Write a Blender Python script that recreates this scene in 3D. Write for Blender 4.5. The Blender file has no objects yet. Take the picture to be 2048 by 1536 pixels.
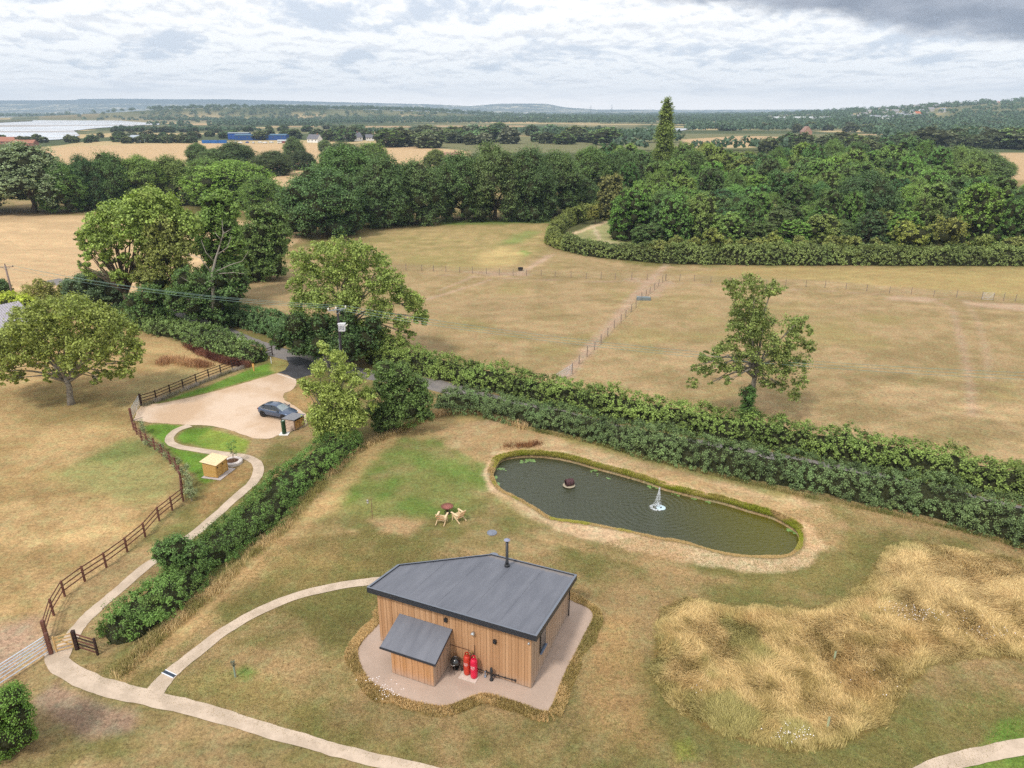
import bpy, math, random
import numpy as np
from mathutils import Vector
# ---------------------------------------------------------------- camera
SC = bpy.context.scene
COL = SC.collection
H = 28.0; F = 1420.0; PITCH = math.atan(546/1420.)
sp, cp = math.sin(PITCH), math.cos(PITCH)
cam = bpy.data.cameras.new('camera'); cam.sensor_width = 36; cam.lens = 36*F/2048; cam.clip_start = .5; cam.clip_end = 90000
camo = bpy.data.objects.new('camera', cam); COL.objects.link(camo)
camo.location = (0, 0, H); camo.rotation_euler = (math.pi/2-PITCH, 0, 0); SC.camera = camo
SC.view_settings.view_transform = 'Standard'; SC.view_settings.look = 'None'
SC.view_settings.exposure = 0.0; SC.view_settings.gamma = 1.0
SC.render.film_transparent = False
cy = SC.cycles
cy.max_bounces = 6; cy.diffuse_bounces = 2; cy.glossy_bounces = 3; cy.transmission_bounces = 3; cy.transparent_max_bounces = 6; cy.volume_bounces = 0
cy.sample_clamp_direct = 4.0; cy.sample_clamp_indirect = 2.0
cy.use_denoising = False; cy.use_adaptive_sampling = True; cy.adaptive_threshold = 0.02
# ---------------------------------------------------------------- geometry of the photograph: pixel (2048 wide) to ground
def ray(x, y):
    v = (y-768)/F
    return np.array([(x-1024)/F, cp-v*sp, -sp-v*cp])
C0 = np.array([0, 0, H])
def G(x, y, z=0.0):
    r = ray(x, y); return C0+r*((z-H)/r[2])
def V(x, y, D):
    r = ray(x, y); return C0+r*(D/r[1])
def to_px(X, Y, Z=0.0):
    zc = Y*cp-(Z-H)*sp; yc = Y*sp+(Z-H)*cp
    return 1024+F*X/zc, 768-F*yc/zc
# ---------------------------------------------------------------- sun, world
SUN_EL, SUN_AZ = math.radians(52), math.radians(215)   # azimuth clockwise from +Y
sun = bpy.data.lights.new('sun', 'SUN'); sun.energy = 2.6; sun.angle = math.radians(7); sun.color = (1, .94, .86)
suno = bpy.data.objects.new('sun', sun); COL.objects.link(suno)
sd = Vector((math.sin(SUN_AZ)*math.cos(SUN_EL), math.cos(SUN_AZ)*math.cos(SUN_EL), math.sin(SUN_EL)))
suno.rotation_euler = sd.to_track_quat('Z', 'Y').to_euler(); suno.location = (0, -40, 80)
W = bpy.data.worlds.new('World'); SC.world = W; W.use_nodes = True
class NT:
    def __init__(s, tree): s.t = tree; s.n = tree.nodes; s.l = tree.links
    def node(s, ty, **k):
        n = s.n.new(ty)
        for a, b in k.items():
            if a.startswith('in_'): s.setin(n, a[3:], b)
            else: setattr(n, a, b)
        return n
    def setin(s, n, key, val):
        key = int(key) if str(key).isdigit() else key.replace('_', ' ')
        sock = n.inputs[key]
        if hasattr(val, 'is_output') or isinstance(val, bpy.types.NodeSocket): s.l.new(val, sock)
        else: sock.default_value = val
    def math(s, op, a, b=0.0, c=0.0, clamp=False):
        n = s.n.new('ShaderNodeMath'); n.operation = op; n.use_clamp = clamp
        for i, v in enumerate((a, b, c)): s.setin(n, i, v)
        return n.outputs[0]
    def mix(s, f, a, b, blend='MIX'):
        n = s.n.new('ShaderNodeMix'); n.data_type = 'RGBA'; n.blend_type = blend; n.clamp_factor = True
        for i, v in ((0, f), (6, a), (7, b)):
            if not isinstance(v, bpy.types.NodeSocket) and i > 0 and len(v) == 3: v = (*v, 1)
            s.setin(n, i, v)
        return n.outputs[2]
    def noise(s, vec, scale, detail=2.0, rough=.5, dist=0.0, dim='3D'):
        n = s.n.new('ShaderNodeTexNoise'); n.noise_dimensions = dim
        s.setin(n, 'Vector', vec); s.setin(n, 'Scale', scale); s.setin(n, 'Detail', detail); s.setin(n, 'Roughness', rough); s.setin(n, 'Distortion', dist)
        return n.outputs[0]
    def ramp(s, f, a, b):      # smooth 0..1 between a and b
        n = s.n.new('ShaderNodeMapRange'); n.interpolation_type = 'SMOOTHSTEP'
        for i, v in enumerate((f, a, b, 0.0, 1.0)): s.setin(n, i, v)
        return n.outputs[0]
    def comb(s, x, y, z):
        n = s.n.new('ShaderNodeCombineXYZ')
        for i, v in enumerate((x, y, z)): s.setin(n, i, v)
        return n.outputs[0]
def build_world():
    t = NT(W.node_tree); t.n.clear()
    tc = t.node('ShaderNodeTexCoord'); sep = t.node('ShaderNodeSeparateXYZ', in_0=tc.outputs['Generated'])
    X, Y, Z = sep.outputs
    sky = t.node('ShaderNodeTexSky', sky_type='NISHITA', sun_disc=False, sun_elevation=SUN_EL, sun_rotation=SUN_AZ)
    sky.air_density = 1.2; sky.dust_density = 2.0
    vm = t.node('ShaderNodeVectorMath', operation='SCALE'); t.l.new(sky.outputs[0], vm.inputs[0]); vm.inputs['Scale'].default_value = .085
    az = t.math('ARCTAN2', X, Y)
    zp = t.math('MAXIMUM', Z, 0.0)
    el = t.math('MULTIPLY', t.math('LOGARITHM', t.math('ADD', zp, .035), math.e), 1.0)
    u = t.math('MULTIPLY', az, 7.5); v = t.math('MULTIPLY', el, 2.5)
    vec = t.comb(u, v, 0.3)
    warp = t.noise(vec, 1.4, 3, .55)
    def dens(dv):
        return t.noise(t.comb(t.math('ADD', u, t.math('MULTIPLY', warp, .8)), t.math('ADD', v, dv), 1.7), 1.15, 8, .60, .15)
    n1 = dens(0.0); n2 = dens(.11)
    small = t.noise(t.comb(t.math('MULTIPLY', az, 15.0), t.math('MULTIPLY', el, 4.6), 4.1), 1.5, 7, .62, .2)
    small2 = t.noise(t.comb(t.math('MULTIPLY', az, 15.0), t.math('ADD', t.math('MULTIPLY', el, 4.6), .16), 4.1), 1.5, 7, .62, .2)
    cover = t.ramp(t.math('ADD', t.math('MULTIPLY', n1, .7), t.math('MULTIPLY', small, .3)), .40, .50)
    lit = t.math('ADD', t.math('MULTIPLY', t.math('SUBTRACT', n1, n2), 5.0), t.math('MULTIPLY', t.math('SUBTRACT', small, small2), 4.5))
    shade = t.math('ADD', .90, lit, clamp=True)
    shade = t.math('MAXIMUM', shade, t.math('MULTIPLY', t.math('SUBTRACT', .60, n1), 4.0, clamp=True))
    cloud = t.mix(shade, (.83, .86, .92), (1.22, 1.22, 1.22))
    base = t.mix(.82, vm.outputs[0], (.88, .95, 1.08))     # thin high veil over the blue
    skyc = t.mix(cover, base, cloud)
    # low haze band of far cloud
    hz = t.ramp(Z, .05, 0.0)
    skyc = t.mix(t.math('MULTIPLY', hz, .85), skyc, (2.2, 2.0, 1.85))
    # the dark cloud overhead at the right
    pts = [(1350, 0), (1480, 22), (1620, 45), (1850, 74), (2048, 92)]
    ae = []
    for x, y in pts:
        r = ray(x, y); ae.append((math.atan2(r[0], r[1]), r[2]/np.linalg.norm(r)))
    ae = np.array(ae); c1, c0 = np.polyfit(ae[:, 0], ae[:, 1], 1)
    line = t.math('ADD', t.math('MULTIPLY', az, float(c1)), float(c0))
    d = t.math('SUBTRACT', Z, line)
    edge = t.noise(t.comb(t.math('MULTIPLY', az, 14.0), t.math('MULTIPLY', Z, 34.0), 9.0), 1.0, 6, .6)
    d = t.math('ADD', d, t.math('MULTIPLY', t.math('SUBTRACT', edge, .5), .045))
    m = t.math('MULTIPLY', t.ramp(d, -.004, .016), t.ramp(Z, .55, .35))
    m = t.math('MULTIPLY', m, t.ramp(t.math('ABSOLUTE', t.math('SUBTRACT', az, .55)), .75, .45))
    dk = t.noise(t.comb(t.math('MULTIPLY', az, 9.0), t.math('MULTIPLY', Z, 26.0), 2.0), 1.3, 6, .6)
    dark = t.mix(t.ramp(dk, .32, .68), (.30, .335, .415), (.50, .53, .61))
    skyc = t.mix(m, skyc, dark)
    below = t.ramp(Z, 0.0, -.02)
    skyc = t.mix(below, skyc, (.25, .26, .24))
    bg = t.node('ShaderNodeBackground', in_Strength=1.0); t.l.new(skyc, bg.inputs[0])
    out = t.node('ShaderNodeOutputWorld'); t.l.new(bg.outputs[0], out.inputs[0])
build_world()
# ---------------------------------------------------------------- tags
def tag(o, label=None, cat=None, group=None, kind=None):
    if label: o['label'] = label
    if cat: o['category'] = cat
    if group: o['group'] = group
    if kind: o['kind'] = kind
    return o
def empty(name, loc, label, cat, group=None, rz=0.0):
    o = bpy.data.objects.new(name, None); COL.objects.link(o)
    o.location = loc; o.rotation_euler = (0, 0, rz); o.empty_display_size = .2
    return tag(o, label, cat, group)
def copy_tree(o, loc=None, rz=None, scale=None, label=None, group=None, color=None, parent=None):
    c = o.copy(); COL.objects.link(c)
    if parent is not None: c.parent = parent
    if loc is not None: c.location = loc
    if rz is not None: c.rotation_euler = (0, 0, rz)
    if scale is not None: c.scale = scale
    if label: c['label'] = label
    if group: c['group'] = group
    if color is not None: c.color = (*color, 1)
    for ch in list(o.children): copy_tree(ch, parent=c, color=color if ch.name.startswith('crown') else None)
    return c
# ---------------------------------------------------------------- materials
MATS = {}
def pmat(name, col, rough=.7, spec=.3, metal=0.0, var=0.0, vscale=8.0, bump=0.0, bscale=30.0, col2=None, coat=0.0):
    if name in MATS: return MATS[name]
    m = bpy.data.materials.new(name); m.use_nodes = True; t = NT(m.node_tree)
    b = t.n['Principled BSDF']; b.inputs['Roughness'].default_value = rough; b.inputs['Specular IOR Level'].default_value = spec; b.inputs['Metallic'].default_value = metal
    b.inputs['Coat Weight'].default_value = coat
    tc = t.node('ShaderNodeTexCoord').outputs['Object']
    if var or col2:
        n = t.noise(tc, vscale, 4, .6)
        c2 = col2 or tuple(x*(1-var) for x in col); c1 = col if col2 else tuple(min(1, x*(1+var)) for x in col)
        t.l.new(t.mix(t.ramp(n, .3, .7), c1, c2), b.inputs['Base Color'])
    else: b.inputs['Base Color'].default_value = (*col, 1)
    if bump:
        bn = t.node('ShaderNodeBump', in_Strength=.5, in_Distance=bump); t.l.new(t.noise(tc, bscale, 3, .6), bn.inputs['Height']); t.l.new(bn.outputs[0], b.inputs['Normal'])
    MATS[name] = m; return m
def leaf_mat(name, transl=.25, yellow=(.20, .19, .045), ymix=.24):
    if name in MATS: return MATS[name]
    m = bpy.data.materials.new(name); m.use_nodes = True; t = NT(m.node_tree)
    b = t.n['Principled BSDF']; b.inputs['Roughness'].default_value = .55; b.inputs['Specular IOR Level'].default_value = .28
    oi = t.node('ShaderNodeObjectInfo'); at = t.node('ShaderNodeAttribute', attribute_name='tint')
    tc = t.node('ShaderNodeTexCoord').outputs['Object']
    f = at.outputs['Fac']
    k = t.math('ADD', .40, t.math('MULTIPLY', f, 4.1))
    vs = t.node('ShaderNodeVectorMath', operation='SCALE'); t.l.new(oi.outputs['Color'], vs.inputs[0]); t.l.new(k, vs.inputs['Scale'])
    ns = t.noise(tc, .45, 3, .6)
    col = t.mix(t.math('MULTIPLY', t.ramp(ns, .5, .72), ymix), vs.outputs[0], yellow)
    col = t.mix(1.0, col, (1.0, 1.0, .88), 'MULTIPLY')
    wp = t.node('ShaderNodeTexCoord').outputs['Object']; n2 = t.noise(wp, .21, 3, .6)
    col = t.mix(t.math('MULTIPLY', t.ramp(n2, .50, .68), .28), col, t.mix(1.0, col, (.55, .78, .85), 'MULTIPLY'))
    t.l.new(col, b.inputs['Base Color'])
    tr = t.node('ShaderNodeBsdfTranslucent')
    t.l.new(t.mix(1.0, col, (1.2, 1.25, .6), 'MULTIPLY'), tr.inputs[0])
    mx = t.node('ShaderNodeMixShader'); mx.inputs[0].default_value = transl
    t.l.new(b.outputs[0], mx.inputs[1]); t.l.new(tr.outputs[0], mx.inputs[2])
    t.l.new(mx.outputs[0], t.n['Material Output'].inputs[0])
    MATS[name] = m; return m
def attr_mat(name, rough=.8, transl=.15):
    if name in MATS: return MATS[name]
    m = bpy.data.materials.new(name); m.use_nodes = True; t = NT(m.node_tree)
    b = t.n['Principled BSDF']; b.inputs['Roughness'].default_value = rough; b.inputs['Specular IOR Level'].default_value = .2
    at = t.node('ShaderNodeAttribute', attribute_name='col')
    t.l.new(at.outputs['Color'], b.inputs['Base Color'])
    tr = t.node('ShaderNodeBsdfTranslucent'); t.l.new(at.outputs['Color'], tr.inputs[0])
    mx = t.node('ShaderNodeMixShader'); mx.inputs[0].default_value = transl
    t.l.new(b.outputs[0], mx.inputs[1]); t.l.new(tr.outputs[0], mx.inputs[2]); t.l.new(mx.outputs[0], t.n['Material Output'].inputs[0])
    MATS[name] = m; return m
LEAF = leaf_mat('leaf'); BARK = pmat('bark', (.11, .085, .06), .9, .1, var=.35, vscale=6, bump=.02)
BARKG = pmat('bark_grey', (.25, .22, .18), .9, .1, var=.3, vscale=5, bump=.02)
DEADW = pmat('dead_wood', (.31, .28, .24), .8, .1, var=.2)
FILL = pmat('inner_fill', (.035, .038, .018), .95, .05, var=.4, vscale=5)  # dark solid filler added inside crowns and hedges, blocks light passing through
BLADE = attr_mat('grass_blade')
# ---------------------------------------------------------------- mesh helpers
def np_mesh(name, verts, quads, mat, tint=None, col=None, parent=None, smooth=False, mats=None, midx=None):
    me = bpy.data.meshes.new(name)
    nv, nf = len(verts), len(quads); k = quads.shape[1]
    me.vertices.add(nv); me.vertices.foreach_set('co', np.ascontiguousarray(verts, dtype=np.float32).ravel())
    me.loops.add(nf*k); me.loops.foreach_set('vertex_index', np.ascontiguousarray(quads, dtype=np.int32).ravel())
    me.polygons.add(nf); me.polygons.foreach_set('loop_start', np.arange(0, nf*k, k, dtype=np.int32))
    me.polygons.foreach_set('loop_total', np.full(nf, k, dtype=np.int32))
    if tint is not None:
        a = me.attributes.new('tint', 'FLOAT', 'POINT'); a.data.foreach_set('value', np.asarray(tint, dtype=np.float32))
    if col is not None:
        a = me.attributes.new('col', 'FLOAT_COLOR', 'POINT'); c4 = np.ones((nv, 4), dtype=np.float32); c4[:, :3] = col; a.data.foreach_set('color', c4.ravel())
    for mm in (mats or [mat]): me.materials.append(mm)
    if midx is not None: me.polygons.foreach_set('material_index', np.asarray(midx, dtype=np.int32))
    if smooth: me.polygons.foreach_set('use_smooth', np.ones(nf, dtype=bool))
    me.update(calc_edges=True)
    o = bpy.data.objects.new(name, me); COL.objects.link(o)
    if parent is not None: o.parent = parent
    return o
class MB:
    def __init__(s): s.v = []; s.f = []; s.m = []; s.mats = []
    def mi(s, mat):
        if mat not in s.mats: s.mats.append(mat)
        return s.mats.index(mat)
    def add(s, vs, fs, mat=None):
        o = len(s.v); s.v += [tuple(map(float, p)) for p in vs]; k = s.mi(mat) if mat else 0
        for f in fs: s.f.append(tuple(i+o for i in f)); s.m.append(k)
    def obox(s, c, a, b, d, mat=None):      # centre and three half-axes
        c, a, b, d = map(np.asarray, (c, a, b, d)); vs = [c+i*a+j*b+k*d for k in (-1, 1) for j in (-1, 1) for i in (-1, 1)]
        s.add(vs, [(0, 2, 3, 1), (4, 5, 7, 6), (0, 1, 5, 4), (2, 6, 7, 3), (0, 4, 6, 2), (1, 3, 7, 5)], mat)
    def box(s, x0, y0, z0, x1, y1, z1, mat=None):
        s.obox(((x0+x1)/2, (y0+y1)/2, (z0+z1)/2), ((x1-x0)/2, 0, 0), (0, (y1-y0)/2, 0), (0, 0, (z1-z0)/2), mat)
    def bar(s, p, q, w, h=None, mat=None, up=(0, 0, 1)):
        p, q = np.asarray(p, float), np.asarray(q, float); h = h or w; d = q-p; L = np.linalg.norm(d); d = d/L
        up = np.asarray(up, float)
        if abs(d@up) > .95: up = np.array([1., 0, 0])
        a = np.cross(d, up); a /= np.linalg.norm(a); b = np.cross(a, d)
        s.obox((p+q)/2, d*L/2, a*w/2, b*h/2, mat)
    def tube(s, pts, rad, n=8, mat=None, cap=True):
        pts = [np.asarray(p, float) for p in pts]; rad = [rad]*len(pts) if np.isscalar(rad) else rad
        vs = []; fs = []; prev = None
        for i, p in enumerate(pts):
            d = pts[min(i+1, len(pts)-1)]-pts[max(i-1, 0)]; d = d/(np.linalg.norm(d)+1e-9)
            if prev is None: r = np.array([1., 0, 0]) if abs(d[0]) < .9 else np.array([0, 1., 0])
            else: r = prev
            a = r-d*(r@d); a /= np.linalg.norm(a)+1e-9; prev = a; b = np.cross(d, a)
            for k in range(n):
                t = 2*math.pi*k/n; vs.append(p+rad[i]*(math.cos(t)*a+math.sin(t)*b))
        for i in range(len(pts)-1):
            for k in range(n): fs.append((i*n+k, i*n+(k+1) % n, (i+1)*n+(k+1) % n, (i+1)*n+k))
        if cap: fs.append(tuple(range(n-1, -1, -1))); fs.append(tuple((len(pts)-1)*n+k for k in range(n)))
        s.add(vs, fs, mat)
    def lathe(s, c, prof, n=16, mat=None):    # prof = [(r,z)]
        c = np.asarray(c, float); vs = []; fs = []
        for r, z in prof:
            for k in range(n): t = 2*math.pi*k/n; vs.append(c+np.array([r*math.cos(t), r*math.sin(t), z]))
        for i in range(len(prof)-1):
            for k in range(n): fs.append((i*n+k, i*n+(k+1) % n, (i+1)*n+(k+1) % n, (i+1)*n+k))
        fs.append(tuple(range(n-1, -1, -1))); fs.append(tuple((len(prof)-1)*n+k for k in range(n)))
        s.add(vs, fs, mat)
    def prism(s, poly, z0, z1, mat=None):     # z0/z1 numbers or functions of (x,y)
        n = len(poly); g = lambda z, p: z(p[0], p[1]) if callable(z) else z
        vs = [(p[0], p[1], g(z0, p)) for p in poly]+[(p[0], p[1], g(z1, p)) for p in poly]
        fs = [tuple(range(n-1, -1, -1)), tuple(range(n, 2*n))]+[(i, (i+1) % n, n+(i+1) % n, n+i) for i in range(n)]
        s.add(vs, fs, mat)
    def build(s, name, mat=None, parent=None, smooth=False, bevel=0.0):
        me = bpy.data.meshes.new(name); me.from_pydata(s.v, [], s.f)
        for mm in (s.mats or [mat]): me.materials.append(mm)
        if s.mats: me.polygons.foreach_set('material_index', s.m)
        if smooth: me.polygons.foreach_set('use_smooth', [True]*len(me.polygons))
        me.update(); o = bpy.data.objects.new(name, me); COL.objects.link(o)
        if parent is not None: o.parent = parent
        if bevel:
            bv = o.modifiers.new('bevel', 'BEVEL'); bv.width = bevel; bv.segments = 2; bv.limit_method = 'ANGLE'
        return o
def _h(ix, iy, iz, seed):
    h = (ix*374761393+iy*668265263+iz*1442695041+seed*974634777) & 0xffffffff
    h = ((h ^ (h >> 13))*1274126177) & 0xffffffff
    return ((h ^ (h >> 16)) & 0xffff)/65535.0
def vnoise(x, y, z=0.0, seed=0):
    x, y, z = np.broadcast_arrays(np.asarray(x, float), np.asarray(y, float), np.asarray(z, float))
    xi, yi, zi = (np.floor(a).astype(np.int64) for a in (x, y, z)); fx, fy, fz = x-xi, y-yi, z-zi
    fx, fy, fz = (f*f*(3-2*f) for f in (fx, fy, fz)); r = 0
    for dx in (0, 1):
        for dy in (0, 1):
            for dz in (0, 1):
                r = r+_h(xi+dx, yi+dy, zi+dz, seed)*(fx if dx else 1-fx)*(fy if dy else 1-fy)*(fz if dz else 1-fz)
    return r
def fbm(x, y, z=0.0, seed=0, o=3):
    r = 0; a = .5; t = 0
    for i in range(o): r = r+a*vnoise(np.asarray(x)*2**i, np.asarray(y)*2**i, np.asarray(z)*2**i, seed+i); t += a; a *= .5
    return r/t
def sstep(x, a, b):
    t = np.clip((x-a)/(b-a), 0, 1); return t*t*(3-2*t)
def sdist(px, py, poly):                    # signed distance, positive inside
    poly = np.asarray(poly, float); n = len(poly); d = np.full(px.shape, 1e18); ins = np.zeros(px.shape, bool)
    for i in range(n):
        x0, y0 = poly[i]; x1, y1 = poly[(i+1) % n]; ex, ey = x1-x0, y1-y0
        t = np.clip(((px-x0)*ex+(py-y0)*ey)/(ex*ex+ey*ey+1e-12), 0, 1)
        d = np.minimum(d, (px-x0-t*ex)**2+(py-y0-t*ey)**2)
        c = (y0 > py) != (y1 > py)
        with np.errstate(divide='ignore', invalid='ignore'): xx = x0+(py-y0)*ex/(ey if ey != 0 else 1e-12)
        ins ^= c & (px < xx)
    return np.sqrt(d)*np.where(ins, 1, -1)
def ldist(px, py, line):
    d = np.full(px.shape, 1e18)
    for (x0, y0), (x1, y1) in zip(line[:-1], line[1:]):
        ex, ey = x1-x0, y1-y0; t = np.clip(((px-x0)*ex+(py-y0)*ey)/(ex*ex+ey*ey+1e-12), 0, 1)
        d = np.minimum(d, (px-x0-t*ex)**2+(py-y0-t*ey)**2)
    return np.sqrt(d)
def GP(pts): return [tuple(G(x, y)[:2]) for x, y in pts]
def smooth_line(pts, k=8, closed=False):
    p = np.asarray(pts, float); n = len(p); out = []
    rng_ = range(n) if closed else range(n-1)
    for i in rng_:
        if closed: a, b, c, d = p[(i-1) % n], p[i], p[(i+1) % n], p[(i+2) % n]
        else: a, b, c, d = p[max(i-1, 0)], p[i], p[i+1], p[min(i+2, n-1)]
        for j in range(k):
            t = j/k; out.append(.5*((2*b)+(-a+c)*t+(2*a-5*b+4*c-d)*t*t+(-a+3*b-3*c+d)*t**3))
    if not closed: out.append(p[-1])
    return np.array(out)
# ---------------------------------------------------------------- terrain
def terrain(X, Y):
    X = np.asarray(X, float); Y = np.asarray(Y, float); r = X/np.maximum(Y, 1.0)
    z = sstep(Y, 1150, 2500)*sstep(r, .20, .80)*64*(1-.5*sstep(Y, 3500, 6000))
    z = z+(40*np.exp(-(((X+1020)/620)**2+((Y-2850)/480)**2))+15*np.exp(-(((X+350)/350)**2+((Y-2900)/400)**2)))*sstep(Y, 2350, 2750)
    return z*(1+.12*(fbm(X/260, Y/260, 0, 5)-.5))
POND = [(988,949),(999,928),(1019,919),(1061,915),(1109,919),(1148,927),(1186,938),(1238,952),(1289,967),(1334,983),(1399,999),(1447,1010),(1496,1025),(1544,1039),(1576,1056),(1594,1070),(1597,1086),(1589,1105),(1566,1117),(1521,1118),(1470,1115),(1431,1107),(1367,1089),(1318,1081),(1270,1070),(1205,1057),(1141,1047),(1102,1041),(1077,1025),(1038,1002),(1006,986),(994,973),(988,961)]
WZ = -.32
POND_W = smooth_line([tuple(G(x, y, WZ)[:2]) for x, y in POND], 4, True)
GRAVEL = [(269,838),(283,813),(328,806),(406,789),(469,772),(531,754),(559,747),(591,760),(586,779),(569,787),(570,800),(590,812),(612,830),(612,850),(585,862),(562,869),(537,877),(506,876),(469,863),(422,852),(372,850),(312,846),(269,841)]
PAD = [(715,1306),(727,1281),(745,1262),(765,1240),(800,1200),(960,1140),(1137,1200),(1185,1226),(1171,1265),(1127,1352),(1104,1412),(1087,1423),(1031,1403),(971,1388),(931,1399),(884,1413),(815,1399),(765,1378),(734,1356)]
MEAD1 = [(1319,1216),(1374,1193),(1477,1212),(1595,1216),(1670,1208),(1700,1185),(1735,1150),(1768,1095),(1832,1082),(2048,1118),(2300,1160),(2300,1330),(2048,1323),(1950,1317),(1871,1331),(1832,1362),(1792,1414),(1765,1457),(1694,1492),(1595,1508),(1516,1492),(1417,1465),(1339,1414),(1299,1354),(1307,1275)]
FENCE1 = [(95,1275),(108,1231),(130,1193),(170,1163),(213,1135),(255,1104),(291,1074),(319,1042),(345,1021),(367,1003),(366,985),(364,970),(361,956),(353,941),(341,928),(325,913),(310,900),(295,891),(284,882),(274,869),(268,860),(264,841)]
FENCE2 = [(283,810),(313,801),(341,789),(367,778),(393,767),(418,757),(442,748),(465,739),(487,731),(509,724)]
def build_ground():
    ys = list(np.arange(1760, 300, -3.2))+list(np.arange(300, 232, -1.0))+[231, 230, 229, 228, 227, 226, 225, 224, 223.4, 222.9, 222.6]
    D = np.array([-60., 0., 8., 14.]+[G(1024, y)[1] for y in ys])
    rat = np.concatenate([[-9, -4, -2.4, -1.7, -1.4, -1.25], np.arange(-460, 2520, 3.8)/F-1024/F, [1.15, 1.3, 1.7, 2.4, 4, 9]])
    rat = np.unique(rat)
    # px columns are straight lines through the foot of the camera only approximately; keep a plain fan
    DD, RR = np.meshgrid(D, rat, indexing='ij'); Y = DD; X = RR*np.maximum(DD*cp+H*sp, 20.0)
    PX, PY = to_px(X, np.maximum(Y, 5.0))
    Z = terrain(X, Y)
    near = (Y > 20) & (Y < 75)
    sd_ = np.full(X.shape, -99.); bb = near & (X > -8) & (X < 30)
    sd_[bb] = sdist(X[bb], Y[bb], POND_W)
    Z = Z-1.3*sstep(sd_, -.28, .9)-.15*sstep(sd_, -.30, -.05)
    col = np.zeros(X.shape+(3,))
    n1 = fbm(X/5.0, Y/5.0, 0, 11, 4); n2 = fbm(X/1.4, Y/1.4, 0, 21, 3); n3 = fbm(X/16, Y/16, 0, 31, 3)
    def mixc(a, b, t): return np.asarray(a)*(1-t[..., None])+np.asarray(b)*t[..., None]
    lawn_s = np.array((.295, .215, .112)); lawn_g = np.array((.160, .150, .055)); green = np.array((.105, .19, .035))
    straw = np.array((.345, .252, .142)); straw2 = np.array((.272, .205, .105)); tan = np.array((.54, .41, .27)); stub = np.array((.485, .345, .205)); pink = np.array((.40, .285, .215))
    t = sstep(.55*n1+.3*n2+.25*n3, .40, .68)
    col[:] = mixc(lawn_g, lawn_s, t)
    def paint(mask, c, amp=1.0): 
        m = np.clip(mask*amp, 0, 1)[..., None]; col[:] = col*(1-m)+np.asarray(c)*m
    def zone(poly, c, soft=.6, amp=1.0, rag=.0, c2=None, rs=2.0):
        P = np.array(GP(poly)); x0, y0 = P.min(0)-soft*3-rag*3; x1, y1 = P.max(0)+soft*3+rag*3
        m = (X > x0) & (X < x1) & (Y > y0) & (Y < y1)
        if not m.any(): return
        s = sdist(X[m], Y[m], P)
        if rag: s = s+(fbm(X[m]/rs, Y[m]/rs, 0, 77, 3)-.5)*2*rag
        a = np.clip(sstep(s, -soft, soft)*amp, 0, 1)[:, None]
        cc = np.asarray(c)*np.ones((a.shape[0], 3))
        if c2 is not None:
            k = sstep(.6*n1[m]+.4*n2[m], .36, .64)[:, None]; cc = cc*(1-k)+np.asarray(c2)*k
        col[m] = col[m]*(1-a)+cc*a
    def track(line, c, w, soft=.5, amp=1.0):
        L = GP(line); A = np.array(L); m = (X > A[:, 0].min()-w*3) & (X < A[:, 0].max()+w*3) & (Y > A[:, 1].min()-w*3) & (Y < A[:, 1].max()+w*3)
        s = ldist(X[m], Y[m], L)+(fbm(X[m]/1.1, Y[m]/1.1, 0, 55, 3)-.5)*w*.9
        a = (sstep(-s, -w/2-soft, -w/2+soft)*amp)[:, None]; col[m] = col[m]*(1-a)+np.asarray(c)*a
    # --- far plain
    far = Y > 330
    stripes = vnoise(X/420+7, Y/150+3, 0, 3); st2 = vnoise(X/170+3, Y/90+9, 0, 8)
    fc = mixc((.075, .095, .042), (.165, .165, .085), sstep(stripes, .48, .56)); k = sstep(st2, .74, .77)
    fc = fc*(1-k[..., None])+np.array((.44, .34, .19))*k[..., None]
    col[far] = fc[far]
    zone([(-700,330),(-700,318),(40,300),(160,292),(400,287),(640,287),(830,293),(940,302),(940,325),(890,330),(700,352),(560,372),(400,362),(100,342)], stub, 3)
    zone([(1360,279),(1480,272),(1700,276),(1690,290),(1500,292),(1380,290)], stub*.92, 3)
    zone([(1960,306),(2800,300),(2800,364),(2000,360)], stub*.93, 2)
    zone([(560,345),(640,342),(640,372),(560,372)], stub, 2)
    for (x0, x1, y0, y1, c) in [(370,435,247,250,stub),(540,640,252,254,stub*.9),(700,820,252,255,stub*.8),(870,1050,251,254,stub*.85),(1400,1500,236,240,(.2,.24,.1)),(760,1080,257,262,(.20,.23,.10)),(210,480,240,245,(.26,.22,.12)),(350,500,232,236,(.33,.27,.15)),(80,200,236,240,(.25,.2,.11)),(1680,1900,268,270,stub*.9)]:
        zone([(x0, y0), (x1, y0), (x1, y1), (x0, y1)], c, 6)
    # --- left stubble field
    zone([(-700,395),(0,428),(200,430),(420,436),(620,455),(600,480),(480,560),(300,620),(150,600),(0,590),(-700,640)], stub, .6)
    m = (Y > 100) & (Y < 220) & (X < -40)
    for a, s in ((.10, 3.0), (.06, 1.3)): col[m] *= (1+a*2*(vnoise(X[m]*.02+Y[m]*.01, (Y[m]+.12*X[m])/s, 0, 66)-.5))[:, None]
    track([(-20,455),(60,500),(150,520),(400,520)], stub*1.12, 1.2, .5, .7); track([(-20,470),(55,508),(120,530)], stub*1.1, .9, .4, .6)
    # --- paddock right of the lane
    zone([(430,640),(450,600),(560,530),(740,466),(900,438),(1130,438),(1100,478),(1130,505),(1300,534),(2048,536),(2900,540),(2900,1240),(2048,960),(1700,880),(1400,830),(1100,760),(900,720),(780,700),(560,670)], straw2, .5, c2=straw)
    m = (Y > 60) & (Y < 240) & (X > -60)
    k = sstep(fbm(X[m]/9, Y[m]/9, 0, 91, 4), .56, .75)[:, None]*.5; col[m] = col[m]*(1-k)+np.array((.27, .225, .095))*k
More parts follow.
